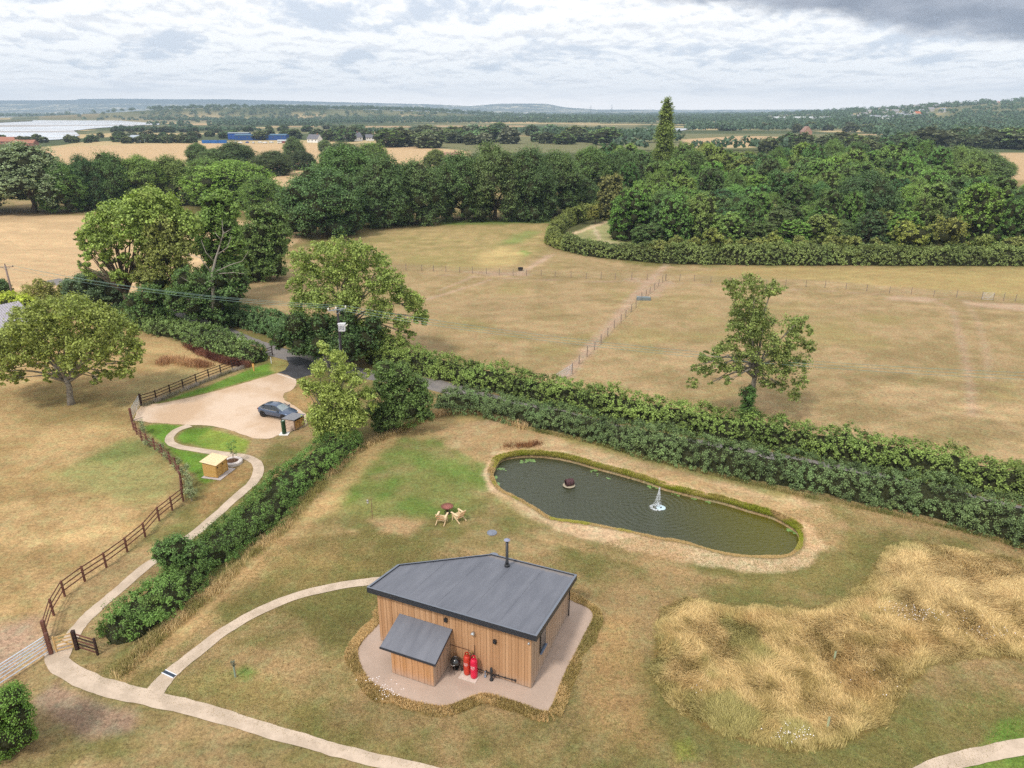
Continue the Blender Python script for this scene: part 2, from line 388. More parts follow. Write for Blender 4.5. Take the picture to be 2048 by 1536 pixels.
    zone([(740,470),(900,440),(1125,440),(1105,470),(1075,515),(1000,535),(850,535),(700,500)], (.27, .23, .095), 3, .75, 3, (.36, .275, .13), 8)
    zone([(880,440),(1130,438),(1125,446),(880,450)], (.14, .22, .05), 1.5, .9, 1)
    zone([(985,492),(1050,462),(1085,462),(1040,486)], (.17, .24, .07), 2.0, .7, 1.5); zone([(1032,505),(1045,500),(1062,505),(1050,512)], (.09, .22, .04), .8, .8, .4)
    zone([(950,515),(1000,495),(1050,505),(1030,530),(960,530)], (.47, .36, .17), 2, .7, 1.5)
    zone([(1360,545),(1500,535),(2048,535),(2500,535),(2500,600),(2048,595),(1700,565)], (.36, .285, .125), 1.5, .8, 1.5, (.32, .24, .105))
    zone([(920,542),(1060,545),(1060,552),(980,552)], pink*.9, .8, .7, .6)
    track([(1335,530),(1300,560),(1262,600),(1225,645),(1180,695),(1130,755)], pink, 1.5, .7, .7)
    track([(1270,560),(1330,566),(1290,590)], pink, 3.5, 1.2, .6); track([(980,560),(900,585),(850,600)], pink*1.05, .7, .4, .7); track([(950,552),(880,580)], pink*1.05, .6, .4, .6)
    track([(1100,510),(1062,535),(1040,545)], pink*1.1, 1.4, .6, .7)
    track([(843,548),(1000,556),(1150,562),(1331,566),(1500,574),(1700,585),(1963,604),(2100,612)], pink*.85, .6, .4, .55)
    track([(1860,598),(1905,620),(1925,690),(1938,760),(1945,830)], pink, .8, .6, .5); track([(1930,602),(1955,640),(1972,700),(1980,760)], pink, .7, .6, .35)
    zone([(1760,592),(1870,596),(1860,606),(1780,600)], pink*1.15, .8, .6, .5); zone([(1930,604),(2060,610),(2050,622),(1950,614)], pink*1.15, .8, .7, .5)
    for cx_, cy_, r_ in ((1560,720,30),(1830,760,22),(1750,690,16),(1900,880,30),(1290,700,25),(1100,700,22),(950,650,20),(1980,745,10),(1420,640,22)):
        zone([(cx_-r_*1.8, cy_), (cx_, cy_-r_*.5), (cx_+r_*1.8, cy_), (cx_, cy_+r_*.5)], (.25, .215, .09), 1.6, .55, 1.2)
    # wood floor and bends
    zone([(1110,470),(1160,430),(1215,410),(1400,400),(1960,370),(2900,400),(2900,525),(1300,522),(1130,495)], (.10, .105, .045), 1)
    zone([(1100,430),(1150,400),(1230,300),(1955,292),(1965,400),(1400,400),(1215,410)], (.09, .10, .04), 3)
    zone([(1140,468),(1190,448),(1225,445),(1225,470),(1260,488),(1200,488),(1150,480)], (.30, .29, .14), .8, 1, .4); track([(1140,470),(1190,452),(1225,440)], tan, 1.5); track([(1185,450),(1200,480),(1250,492)], (.5, .4, .28), 1.2, .4, .8)
    # --- left paddock
    zone([(-900,1900),(-900,700),(-100,610),(0,600),(180,620),(270,655),(400,700),(520,718),(465,739),(393,767),(283,808),(264,841),(268,860),(295,891),(341,928),(361,956),(366,1000),(319,1042),(213,1135),(130,1193),(95,1275),(103,1306),(0,1376),(-300,1560)], (.315, .222, .105), .35, 1, 0, (.40, .285, .145))
    zone([(110,950),(170,915),(250,880),(300,885),(345,930),(360,985),(300,1000),(180,990)], (.255, .245, .10), 1.6, .85, 1.0); zone([(170,920),(240,885),(290,880),(300,905),(230,925)], (.17, .215, .07), 1.0, .7, .6)
    zone([(220,790),(300,750),(400,735),(380,760),(280,790),(230,830)], (.285, .235, .115), 1.4, .8, .8); zone([(40,800),(140,760),(260,800),(270,860),(150,850),(60,850)], (.26, .205, .09), 2.2, .6, 1.4)
    zone([(-200,1270),(60,1240),(92,1270),(80,1300),(0,1350),(-200,1450)], pink*.82, .9, .85, .7)
    # --- car park lawns
    lush = (.125, .225, .035); lush2 = (.095, .165, .03)
    zone([(296,812),(330,800),(406,775),(469,752),(520,732),(552,722),(572,722),(572,737),(553,746),(531,752),(469,770),(406,787),(330,803)], lush, .3, 1, .3, lush2)
    zone([(545,712),(572,712),(579,728),(570,742),(553,748),(540,740)], (.30, .235, .10), .4, .8, .3)
    zone([(284,852),(330,849),(365,853),(340,868),(334,885),(350,896),(440,912),(462,920),(440,960),(408,968),(392,958),(345,905)], lush, .3, 1, .3, lush2)
    zone([(374,856),(422,856),(469,868),(498,882),(494,908),(440,903),(365,888),(352,877)], lush, .3, 1, .4, (.19, .25, .05))
    zone([(392,1010),(420,965),(500,925),(512,945),(470,985),(400,1040)], (.33, .215, .10), .6, .8, .5)
    zone([(572,782),(610,770),(640,800),(620,830),(590,812),(570,800)], (.38, .25, .12), .4, .8, .4)
    # --- pond lawn
    zone([(690,930),(730,890),(820,868),(930,880),(985,930),(990,985),(950,1005),(900,1030),(800,1040),(730,1020),(690,985)], (.18, .20, .065), 2.0, .8, 1.5, (.235, .215, .09))
    for L, w in (([(700,985),(720,930),(800,905),(900,925),(965,965)], 1.6), ([(800,880),(900,890),(965,930)], 1.2), ([(730,945),(800,925),(860,930),(920,960)], 1.0), ([(700,1000),(720,960)], 1.6), ([(820,1010),(850,1020),(900,1025)], 1.8), ([(760,1000),(790,960)], 1.2)):
        track(L, green, w, .9, .62)
    zone([(870,860),(930,840),(1020,840),(1140,868),(1300,915),(1500,965),(1640,1010),(1690,1050),(1690,1100),(1600,1100),(1400,1040),(1100,930),(960,930),(900,895)], (.46, .33, .20), .6, .85, .9, (.35, .245, .13), 1.0)
    zone([(985,905),(1110,898),(1240,935),(1400,980),(1540,1020),(1625,1050),(1650,1095),(1620,1135),(1550,1148),(1480,1145),(1380,1125),(1250,1098),(1120,1064),(1045,1032),(985,990),(965,950)], tan, .25, .95, .35, (.47, .33, .20), .8)
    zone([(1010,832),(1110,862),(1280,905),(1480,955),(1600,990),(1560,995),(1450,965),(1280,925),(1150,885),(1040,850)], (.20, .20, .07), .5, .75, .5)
    zone([(990,985),(1060,1030),(1100,1052),(1060,1050),(1000,1020),(975,990)], (.22, .2, .075), .6, .7, .4)
    zone([(800,850),(860,835),(1000,835),(900,850),(840,880)], (.36, .255, .12), .7, .7, .5)
    track([(1080,1075),(1200,1105),(1330,1140),(1470,1165)], (.38, .26, .14), .7, .5, .7); track([(1500,1165),(1640,1155),(1690,1120),(1700,1070)], (.23, .19, .075), 1.5, .7, .6)
    track([(255,1350),(330,1290),(420,1210),(520,1130),(620,1040),(700,960),(740,900),(800,860)], (.42, .285, .145), 1.8, .8, .75)
    zone([(740,1040),(800,1035),(850,1045),(820,1070),(760,1065)], (.42, .28, .16), .7, .8, .5); zone([(690,1060),(712,1055),(720,1070),(700,1076)], (.45, .3, .16), .3, .7, .3)
    zone([(500,1200),(560,1100),(650,1060),(740,1080),(780,1100),(730,1150),(600,1180)], (.235, .185, .075), 1.5, .7, 1.0)
    # near foreground
    zone([(75,1400),(110,1370),(200,1400),(270,1430),(260,1460),(160,1470),(100,1440)], pink*.75, .5, .85, .5); zone([(1200,1240),(1260,1240),(1300,1400),(1340,1500),(1260,1520),(1190,1460),(1160,1420)], (.34, .225, .105), .7, .6, .6)
    zone([(1960,1470),(2048,1440),(2200,1440),(2200,1600),(1900,1600),(1880,1530),(1940,1510)], (.11, .20, .035), .4, .85, .5, (.16, .2, .05)); zone([(1340,1480),(1380,1475),(1400,1520),(1350,1530)], (.2, .24, .05), .3, .7, .3)
    zone([(460,1345),(490,1330),(520,1345),(490,1365)], (.10, .2, .04), .3, .8, .2)
    zone([(330,1380),(420,1330),(560,1350),(700,1450),(760,1500),(600,1470),(450,1420)], (.20, .18, .06), .8, .55, .7)
    for x0_, y0_, ang_, sc_, am in ((-60, 5, .38, .9, .10), (-30, 5, -.36, 1.3, .13), (-200, 60, .15, 1.6, .10)):
        a = (Y < 240) & (Y > 5); c_, s_ = math.cos(ang_), math.sin(ang_); u_ = X[a]*c_+Y[a]*s_; w_ = -X[a]*s_+Y[a]*c_+1.2*fbm(X[a]/14, Y[a]/14, 0, 88, 2); col[a] *= (1+am*2*(vnoise(w_/sc_, u_/26, 0, int(sc_*10))-.5)*sstep(vnoise(X[a]/18, Y[a]/12, 0, int(am*900)), .35, .6))[:, None]
    a = (Y < 75) & (Y > 5); v = (.86+.28*n1)*(.90+.2*fbm(X*1.6, Y*1.6, 0, 13, 2)); col[a] *= v[a][:, None]
    sdm = np.full(X.shape, -99.); mm = (Y < 60) & (Y > 5); sdm[mm] = sdist(X[mm], Y[mm], GP(MEAD1)); a = sstep(sdm, -.2, .3)[..., None]; col[:] = col*(1-a)+np.array((.17, .125, .045))*a
    a = (sstep(sd_, -.55, -.35)*.6)[..., None]; col[:] = col*(1-a)+np.array((.10, .085, .035))*a
    nr, nc = X.shape; idx = np.arange(nr*nc).reshape(nr, nc)
    q = np.stack([idx[:-1, :-1], idx[:-1, 1:], idx[1:, 1:], idx[1:, :-1]], -1).reshape(-1, 4)
    m = bpy.data.materials.new('ground'); m.use_nodes = True; t = NT(m.node_tree); b = t.n['Principled BSDF']; b.inputs['Roughness'].default_value = .95; b.inputs['Specular IOR Level'].default_value = .08
    at = t.node('ShaderNodeAttribute', attribute_name='col'); tc = t.node('ShaderNodeTexCoord').outputs['Object']
    a1 = t.noise(tc, 3.2, 5, .65); a2 = t.noise(tc, .55, 4, .6); a3 = t.noise(tc, 14.0, 3, .7); a4 = t.noise(tc, .08, 4, .6)
    a5 = t.noise(tc, 5.5, 2, .8)
    st = t.math('ADD', t.math('MULTIPLY', a1, 1.3), t.math('ADD', t.math('MULTIPLY', a2, .5), t.math('ADD', t.math('MULTIPLY', a3, 1.9), t.math('ADD', t.math('MULTIPLY', a5, 1.3), t.math('MULTIPLY', a4, .3)))))
    k = t.math('MAXIMUM', .25, t.math('ADD', -1.62, st))
    vs = t.node('ShaderNodeVectorMath', operation='SCALE'); t.l.new(at.outputs['Color'], vs.inputs[0]); t.l.new(k, vs.inputs['Scale'])
    hue = t.mix(t.ramp(t.noise(tc, 1.1, 5, .7), .42, .66), (1.06, .98, .92), (.92, 1.03, .95)); c = t.mix(1.0, vs.outputs[0], hue, 'MULTIPLY')
    t.l.new(c, b.inputs['Base Color'])
    fl = t.math('MULTIPLY', t.ramp(t.noise(tc, 6.5, 3, .75), .56, .68), .42); c = t.mix(fl, c, t.mix(1.0, c, (.52, .55, .50), 'MULTIPLY')); fl2 = t.math('MULTIPLY', t.ramp(t.noise(tc, 4.1, 3, .8), .58, .72), .40); c = t.mix(fl2, c, t.mix(1.0, c, (1.35, 1.28, 1.2), 'MULTIPLY')); t.l.new(c, b.inputs['Base Color'])  # dark flecks: soil, dung and shadow between tufts put into the colour
    bn = t.node('ShaderNodeBump', in_Strength=.55, in_Distance=.06); t.l.new(t.noise(tc, 7.0, 5, .75), bn.inputs['Height']); t.l.new(bn.outputs[0], b.inputs['Normal'])
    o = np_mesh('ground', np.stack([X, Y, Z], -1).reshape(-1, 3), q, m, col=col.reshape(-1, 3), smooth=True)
    tag(o, kind='structure')
    return o
build_ground()
def flat_mat(name, c, c2, sc=9.0, bump=.01, rough=.95, fine=60.0, amp=.5, big=.5):
    m = bpy.data.materials.new(name); m.use_nodes = True; t = NT(m.node_tree); b = t.n['Principled BSDF']; b.inputs['Roughness'].default_value = rough; b.inputs['Specular IOR Level'].default_value = .15
    tc = t.node('ShaderNodeTexCoord').outputs['Object']
    base = t.mix(t.ramp(t.noise(tc, big, 4, .6), .38, .62), c, c2)
    f = t.math('ADD', 1-amp/2-.05, t.math('ADD', t.math('MULTIPLY', t.noise(tc, fine, 2, .7), amp*.7), t.math('MULTIPLY', t.noise(tc, sc, 3, .6), amp*.5)))
    vs = t.node('ShaderNodeVectorMath', operation='SCALE'); t.l.new(base, vs.inputs[0]); t.l.new(f, vs.inputs['Scale']); t.l.new(vs.outputs[0], b.inputs['Base Color'])
    bn = t.node('ShaderNodeBump', in_Strength=.4, in_Distance=bump); t.l.new(t.noise(tc, fine, 3, .6), bn.inputs['Height']); t.l.new(bn.outputs[0], b.inputs['Normal'])
    return m
def sheet(name, poly, z, mat, rag=.05, rs=.5, dens=6, smooth_k=5):
    P = smooth_line(poly, smooth_k, True) if smooth_k else np.asarray(poly, float)
    out = []
    for a, b in zip(P, np.roll(P, -1, 0)):
        n = max(1, int(np.linalg.norm(b-a)*dens))
        for j in range(n): out.append(a+(b-a)*j/n)
    P = np.array(out); c = P.mean(0)
    T = np.roll(P, -1, 0)-np.roll(P, 1, 0); T /= np.linalg.norm(T, axis=1)[:, None]+1e-9; N = np.stack([T[:, 1], -T[:, 0]], -1)
    P = P+N*((fbm(P[:, 0]/rs, P[:, 1]/rs, 0, 44, 3)-.5)*2*rag)[:, None]
    mb = MB(); mb.add([(x, y, z) for x, y in P], [tuple(range(len(P)))])
    o = mb.build(name, mat); return tag(o, kind='structure')
def ribbon(name, line, width, z, mat, rag=.06, k=10):
    L = smooth_line(line, k); out = []
    for a, b in zip(L[:-1], L[1:]):
        n = max(1, int(np.linalg.norm(b-a)*5)); out += [a+(b-a)*j/n for j in range(n)]
    L = np.array(out+[L[-1]]); T = np.gradient(L, axis=0); T /= np.linalg.norm(T, axis=1)[:, None]+1e-9; N = np.stack([-T[:, 1], T[:, 0]], -1)
    w = np.interp(np.linspace(0, 1, len(L)), np.linspace(0, 1, len(np.atleast_1d(width))), np.atleast_1d(width))
    s = np.arange(len(L))*.2
    a = L+N*(w/2+(fbm(s*1.3, s*0, 0, 4, 3)-.5)*2*rag)[:, None]; b = L-N*(w/2+(fbm(s*1.3, s*0, 0, 9, 3)-.5)*2*rag)[:, None]
    n = len(L); v = np.concatenate([np.c_[a, np.full(n, z)], np.c_[b, np.full(n, z)]]); i = np.arange(n-1)
    o = np_mesh(name, v, np.stack([i+n, i+n+1, i+1, i], -1), mat); return tag(o, kind='structure')
M_PATH = flat_mat('path_gravel', (.58, .465, .36), (.47, .375, .285), big=.9); M_GRAV = flat_mat('car_park_gravel', (.64, .495, .375), (.53, .375, .25), 4, big=.16); M_PAD = flat_mat('pad_gravel', (.47, .36, .29), (.42, .32, .255))
M_TAR = flat_mat('lane_asphalt', (.24, .215, .20), (.19, .175, .17), 3, .004, .85); M_TARN = flat_mat('new_asphalt', (.075, .075, .082), (.06, .06, .065), 3, .004, .8)
def structure():
    ribbon('lane', GP([(100,560),(250,600),(350,630),(430,657),(481,678),(540,700),(600,716),(640,727),(700,742),(780,756),(870,770),(960,795),(1060,815),(1160,842),(1280,876),(1400,893),(1560,922),(1720,952),(1900,994),(2100,1044),(2500,1150)]), [2.9, 2.9], .010, M_TAR, .1)
    sheet('driveway_apron', GP([(572,714),(594,713),(640,727),(655,735),(630,747),(593,758),(556,746),(570,740),(578,729)]), .014, M_TARN, .02, smooth_k=0)
    sheet('car_park', GP(GRAVEL), .018, M_GRAV, .12)
    ribbon('footpath', GP([(380,851),(355,860),(341,872),(340,884),(356,893),(400,901),(450,908),(490,914),(512,925),(517,940),(508,962),(485,984),(455,1010),(420,1042),(375,1078),(330,1110),(292,1133),(240,1178),(200,1212),(168,1242),(145,1272),(128,1298),(120,1320)]), [.85, .70, .78, .88, .78, .74, .8, .95], .022, M_PATH)
    ribbon('footpath', GP([(112,1300),(120,1330),(170,1360),(240,1383),(300,1397),(400,1421),(500,1450),(600,1480),(700,1508),(820,1536),(1000,1585),(1200,1650)]), [1.05, 1.05, .95, .8, .70, .70, .72], .026, M_PATH, .09)
    ribbon('footpath', GP([(300,1397),(322,1368),(352,1338),(400,1300),(450,1262),(520,1222),(600,1190),(680,1172),(745,1163),(800,1158),(860,1150)]), [1.1, .80, .76, .76, .76], .030, M_PATH, .05)
    ribbon('footpath', GP([(1800,1575),(1870,1536),(1950,1513),(2048,1493),(2200,1470)]), [.82], .022, M_PATH)
    sheet('gravel_apron', GP(PAD), .020, M_PAD, .08)
    # pond water
    m = bpy.data.materials.new('pond_water'); m.use_nodes = True; t = NT(m.node_tree); b = t.n['Principled BSDF']
    b.inputs['Roughness'].default_value = .16; b.inputs['Specular IOR Level'].default_value = .7
    tc = t.node('ShaderNodeTexCoord').outputs['Object']; fx, fy, _ = G(1317, 1012, WZ)
    sep = t.node('ShaderNodeSeparateXYZ', in_0=tc); dx = t.math('SUBTRACT', sep.outputs[0], float(fx)); dy = t.math('SUBTRACT', sep.outputs[1], float(fy))
    R = t.math('SQRT', t.math('ADD', t.math('MULTIPLY', dx, dx), t.math('MULTIPLY', dy, dy)))
    R2 = t.math('ADD', R, t.math('MULTIPLY', t.noise(tc, .8, 3, .6), .5))
    w = t.math('MULTIPLY', t.math('SINE', t.math('MULTIPLY', R2, 15.0)), t.math('DIVIDE', 1.0, t.math('ADD', 1.0, t.math('MULTIPLY', R, .28))))
    mp = t.node('ShaderNodeMapping', in_Vector=tc); mp.inputs['Scale'].default_value = (1.0, 3.4, 1); mp.inputs['Rotation'].default_value = (0, 0, -.25)
    rp = t.noise(mp.outputs[0], 1.5, 5, .66)
    hgt = t.math('ADD', t.math('MULTIPLY', w, .33), t.math('MULTIPLY', rp, 1.5))
    bn = t.node('ShaderNodeBump', in_Strength=.9, in_Distance=.06); t.l.new(hgt, bn.inputs['Height']); t.l.new(bn.outputs[0], b.inputs['Normal'])
    wc = t.mix(t.ramp(sep.outputs[0], 9.0, 19.0), (.040, .046, .020), (.085, .080, .004)); t.l.new(wc, b.inputs['Base Color'])
    P = np.array(POND_W); c = P.mean(0); P = c+(P-c)*1.03
    mb = MB(); mb.add([(x, y, WZ) for x, y in P], [tuple(range(len(P)))]); tag(mb.build('pond_water', m), kind='structure')
    # far water
    m = bpy.data.materials.new('estuary_water'); m.use_nodes = True; t = NT(m.node_tree); b = t.n['Principled BSDF']; b.inputs['Roughness'].default_value = .22; b.inputs['Specular IOR Level'].default_value = .6
    tc = t.node('ShaderNodeTexCoord').outputs['Object']; mp = t.node('ShaderNodeMapping', in_Vector=tc); mp.inputs['Scale'].default_value = (.0022, .012, 1)
    f = t.ramp(t.noise(mp.outputs[0], 1.0, 5, .6, .4), .50, .60); t.l.new(t.mix(f, (.66, .68, .72), (.34, .31, .29)), b.inputs['Base Color'])
    t.l.new(t.math('ADD', .15, t.math('MULTIPLY', f, .5)), b.inputs['Roughness'])
    def water(nm, poly): 
        mb = MB(); mb.add([(*G(x, y)[:2], .7) for x, y in poly], [tuple(range(len(poly)))]); tag(mb.build(nm, m), kind='structure')
    water('river', [(-900,300),(-900,234),(-200,235),(20,233.5),(48,235.5),(60,238.5),(110,239),(180,240),(240,241.5),(262,243.5),(320,247),(318,250),(280,251),(262,253),(205,256),(175,259),(148,262),(160,272),(120,280),(20,285)])
    water('river', [(690,231.0),(760,231.2),(900,232.2),(1060,233.6),(1060,235.2),(900,234.4),(700,232.4)])
    water('river', [(1085,264),(1130,261),(1260,262),(1330,257),(1385,258),(1330,268),(1250,270),(1100,269)])
    water('river', [(1560,241),(1625,240.8),(1625,246),(1570,246)])
    mb = MB(); mb.prism([tuple(G(x, y)[:2]) for x, y in [(-600,248),(-600,240),(0,239),(40,240),(66,241.5),(64,243),(30,244.5),(0,246)]], .3, 2.2); tag(mb.build('sandbank', pmat('marsh', (.13, .13, .065), .95, .05, var=.3, vscale=.02)), kind='structure')
    # distant hills
    def hills(seed, prof, D0, D1, colm):
        prof = np.array(prof, float); xs = np.linspace(prof[0, 0], prof[-1, 0], 260); top = np.interp(xs, prof[:, 0], prof[:, 1]); n = 14; v = []
        for k in range(n+1):
            s = k/n; D = D0+(D1-D0)*s
            for x, y in zip(xs, top):
                zt = H+(222-y+.6*(fbm(np.array([x/14.]), np.array([0.]), 0, seed)[0]-.5))/F/cp*D1*1.0
                e = s**1.35*(.85+.3*fbm(np.array([x/60.]), np.array([s*3.]), 0, seed+2)[0]); e = min(e, 1) if k < n else 1
                v.append(((x-1024)/F*(D*cp+H*sp), D, max(0, zt)*e))
            if k == n:
                for x, y in zip(xs, top): v.append(((x-1024)/F*(D*cp+H*sp)*1.1, D*1.15, 0))
        c = len(xs); idx = np.arange((n+2)*c).reshape(n+2, c); q = np.stack([idx[:-1, :-1], idx[:-1, 1:], idx[1:, 1:], idx[1:, :-1]], -1).reshape(-1, 4)
        tag(np_mesh('hills', np.array(v), q, colm, smooth=True), kind='structure')
    m = bpy.data.materials.new('hill_fields'); m.use_nodes = True; t = NT(m.node_tree); b = t.n['Principled BSDF']; b.inputs['Roughness'].default_value = 1
    tc = t.node('ShaderNodeTexCoord').outputs['Object']; mp = t.node('ShaderNodeMapping', in_Vector=tc); mp.inputs['Scale'].default_value = (.0056, .004, .018)
    vo = t.node('ShaderNodeTexVoronoi', in_Vector=mp.outputs[0]); r = t.node('ShaderNodeSeparateColor', in_0=vo.outputs['Color']).outputs[0]
    f = t.mix(t.ramp(r, .55, .6), (.11, .14, .11), (.55, .50, .36)); f = t.mix(t.ramp(t.noise(mp.outputs[0], .7, 4, .6), .40, .55), f, (.10, .13, .11))
    z_ = t.node('ShaderNodeSeparateXYZ', in_0=tc).outputs[2]; f = t.mix(t.ramp(z_, 88, 108), f, (.07, .10, .10)); t.l.new(f, b.inputs['Base Color'])
    hills(3, [(-700,210),(-200,206),(0,205),(160,204),(164,202.5),(250,202),(340,203),(450,203),(600,206),(700,208),(860,211),(940,214),(985,211),(1010,210),(1090,210),(1130,216),(1200,220),(1300,221.5)], 6200, 8800, m)
    hills(8, [(1000,222),(1200,219.5),(1400,220),(1600,219.5),(1900,220),(2300,218),(2800,216)], 9000, 10200, m)
structure()
# ---------------------------------------------------------------- foliage
RS = np.random.RandomState(7)
def leaves_at(P, N, size, rs, aspect=.62, jit=.3):
    """rhombic leaf cards at P facing N"""
    n = len(P); N = N/(np.linalg.norm(N, axis=1)[:, None]+1e-9)
    R = rs.normal(size=(n, 3)); A = np.cross(N, R); A /= np.linalg.norm(A, axis=1)[:, None]+1e-9; B = np.cross(N, A)
    s = size*(1-jit+2*jit*rs.rand(n))[:, None]
    fold = N*s*.12
    v = np.stack([P+A*s*.5, P+B*s*.5*aspect-fold, P-A*s*.5, P-B*s*.5*aspect-fold], 1).reshape(-1, 3)
    return v, np.arange(n*4).reshape(n, 4)
def crown_points(lobes, n, rs, rsub=.22, shell=.72, leafr=1.0, up=.25):
    """lobes (k,4+) = centre xyz, radius (and z-radius). Leaf masses sit as sub-clumps on the lobes."""
    L = np.asarray(lobes, float); 
    if L.shape[1] == 4: L = np.c_[L, L[:, 3]]
    w = L[:, 3]**2; w = w/w.sum(); nsub = max(40, n//26)
    li = rs.choice(len(L), nsub, p=w); d = rs.normal(size=(nsub, 3)); d[:, 2] += up; d /= np.linalg.norm(d, axis=1)[:, None]
    rr = shell+(1-shell)*rs.rand(nsub)**.7; rr = np.where(rs.rand(nsub) < .18, rr*rs.rand(nsub), rr)
    R = np.stack([L[li, 3], L[li, 3], L[li, 4]], 1); SCn = L[li, :3]+d*R*rr[:, None]
    sr = L[li, 3]*rsub*(.6+.9*rs.rand(nsub))
    si = rs.randint(0, nsub, n); e = rs.normal(size=(n, 3)); e /= np.linalg.norm(e, axis=1)[:, None]; e[:, 2] = np.abs(e[:, 2])*.25+e[:, 2]*.75
    P = SCn[si]+e*(sr[si]*(.2+1.0*rs.rand(n)**.8))[:, None]
    N = e*.45+d[si]*.5+np.array([0, 0, .45])+rs.normal(size=(n, 3))*.55
    tint = np.clip(.5+.22*rs.normal(size=n)+.25*(rs.rand(nsub)[si]-.5), 0, 1)
    return P, N, tint
def limbs(mb, base, lobes, rs, r0, nl=10, trunk_h=.35, lean=(0, 0)):
    L = np.asarray(lobes, float); top = L[:, 2].max(); bx = np.array(base, float)
    fork = bx+np.array([lean[0], lean[1], (top-bx[2])*trunk_h])
    mb.tube([bx-np.array([0, 0, .2]), bx+(fork-bx)*.15+rs.normal(size=3)*.03, bx+(fork-bx)*.6+rs.normal(size=3)*r0*.5, fork], [r0*1.5, r0*1.05, r0*.9, r0*.75], 9)
    for i in rs.permutation(len(L))[:nl]:
        t = L[i, :3]; m = (fork+t)/2+np.array([0, 0, .08*np.linalg.norm(t-fork)])+rs.normal(size=3)*.06*np.linalg.norm(t-fork)
        s = fork-(fork-bx)*rs.rand()*.25
        mb.tube([s, (s*.6+m*.4), m, t], [r0*.55, r0*.42, r0*.28, r0*.06], 6)
        for k in range(2):
            e = t+rs.normal(size=3)*L[i, 3]*.6; q = m+(t-m)*rs.rand(); mb.tube([q, (q+e)/2+rs.normal(size=3)*.1, e], [r0*.16, r0*.09, r0*.03], 5)
def make_crown(name, lobes, n, leaf, rs, color, parent, rsub=.22, shell=.72, core=.0, up=.25, mat=None):
    P, N, tint = crown_points(lobes, n, rs, rsub, shell, up=up); v, q = leaves_at(P, N, leaf, rs)
    t4 = np.repeat(tint, 4); mats = None; midx = None
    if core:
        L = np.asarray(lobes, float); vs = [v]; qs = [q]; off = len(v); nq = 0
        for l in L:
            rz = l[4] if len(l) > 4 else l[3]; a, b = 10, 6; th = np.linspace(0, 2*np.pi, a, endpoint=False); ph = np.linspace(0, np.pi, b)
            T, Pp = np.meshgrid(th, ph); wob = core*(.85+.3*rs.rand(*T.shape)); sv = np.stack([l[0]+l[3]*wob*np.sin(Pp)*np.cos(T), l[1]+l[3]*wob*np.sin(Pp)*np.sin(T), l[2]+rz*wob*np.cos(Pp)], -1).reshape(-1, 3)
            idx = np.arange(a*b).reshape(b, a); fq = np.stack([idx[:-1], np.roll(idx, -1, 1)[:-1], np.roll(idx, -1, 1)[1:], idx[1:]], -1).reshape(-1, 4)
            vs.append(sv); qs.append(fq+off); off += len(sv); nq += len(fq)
        midx = np.r_[np.zeros(len(q), int), np.ones(nq, int)]; v = np.concatenate(vs); q = np.concatenate(qs); t4 = np.r_[t4, np.zeros(len(v)-len(t4))]; mats = [mat or LEAF, FILL]
    o = np_mesh(name, v, q, mat or LEAF, tint=t4, parent=parent, mats=mats, midx=midx); o.color = (*color, 1); return o
DK = (.042, .078, .028); MID = (.062, .108, .030); BR = (.088, .155, .030); YG = (.125, .175, .038); OL = (.105, .115, .038); GREY = (.105, .13, .082); BLU = (.045, .09, .05)
def px_lobes(base, D, lobes, depth=1.0, rs=RS, copies=2):
    """lobes given as seen (px, py, radius px); placed round the tree's own axis with real depth"""
    out = []; cx_ = np.mean([l[0] for l in lobes]); hw = max(abs(l[0]-cx_)+l[2] for l in lobes)
    for i, l in enumerate(lobes):
        p = V(l[0], l[1], D); zc = D*cp-(p[2]-H)*sp; r = l[2]*zc/F; W_ = hw*zc/F
        dm = math.sqrt(max(0.0, 1-((l[0]-cx_)/hw)**2))*W_*depth*.62
        for c in range(copies):
            dy = dm*(((c+.5)/copies)*2-1)*(.5+.6*rs.rand()) if copies > 1 else dm*(rs.rand()-.5)
            k = (D+dy)/D; q = C0+(p-C0)*k
            out.append((q[0]-base[0], q[1]-base[1], max(r*.7, q[2]*1.0), r*(.9+.2*rs.rand())))
    return out
def px_tree(name, label, cat, bpx, lobes, n, leaf, color, r0=.25, group=None, depth=1.0, bark=None, nl=12, th=.35, rsub=.26, shell=.6, copies=2, core=0, lean=(0, 0), seed=1, D=None, up=.25):
    rs = np.random.RandomState(seed); b = G(*bpx)
    if D: b = V(bpx[0], bpx[1], D); b[2] = 0
    root = empty(name, b, label, cat, group); L = px_lobes(b, b[1], lobes, depth, rs, copies)
    mb = MB(); limbs(mb, (0, 0, 0), L, rs, r0, nl, th, lean); mb.build('trunk', bark or BARK, root, smooth=True)
    make_crown('crown', L, n, leaf, rs, color, root, rsub, shell, core, up)
    return root, L
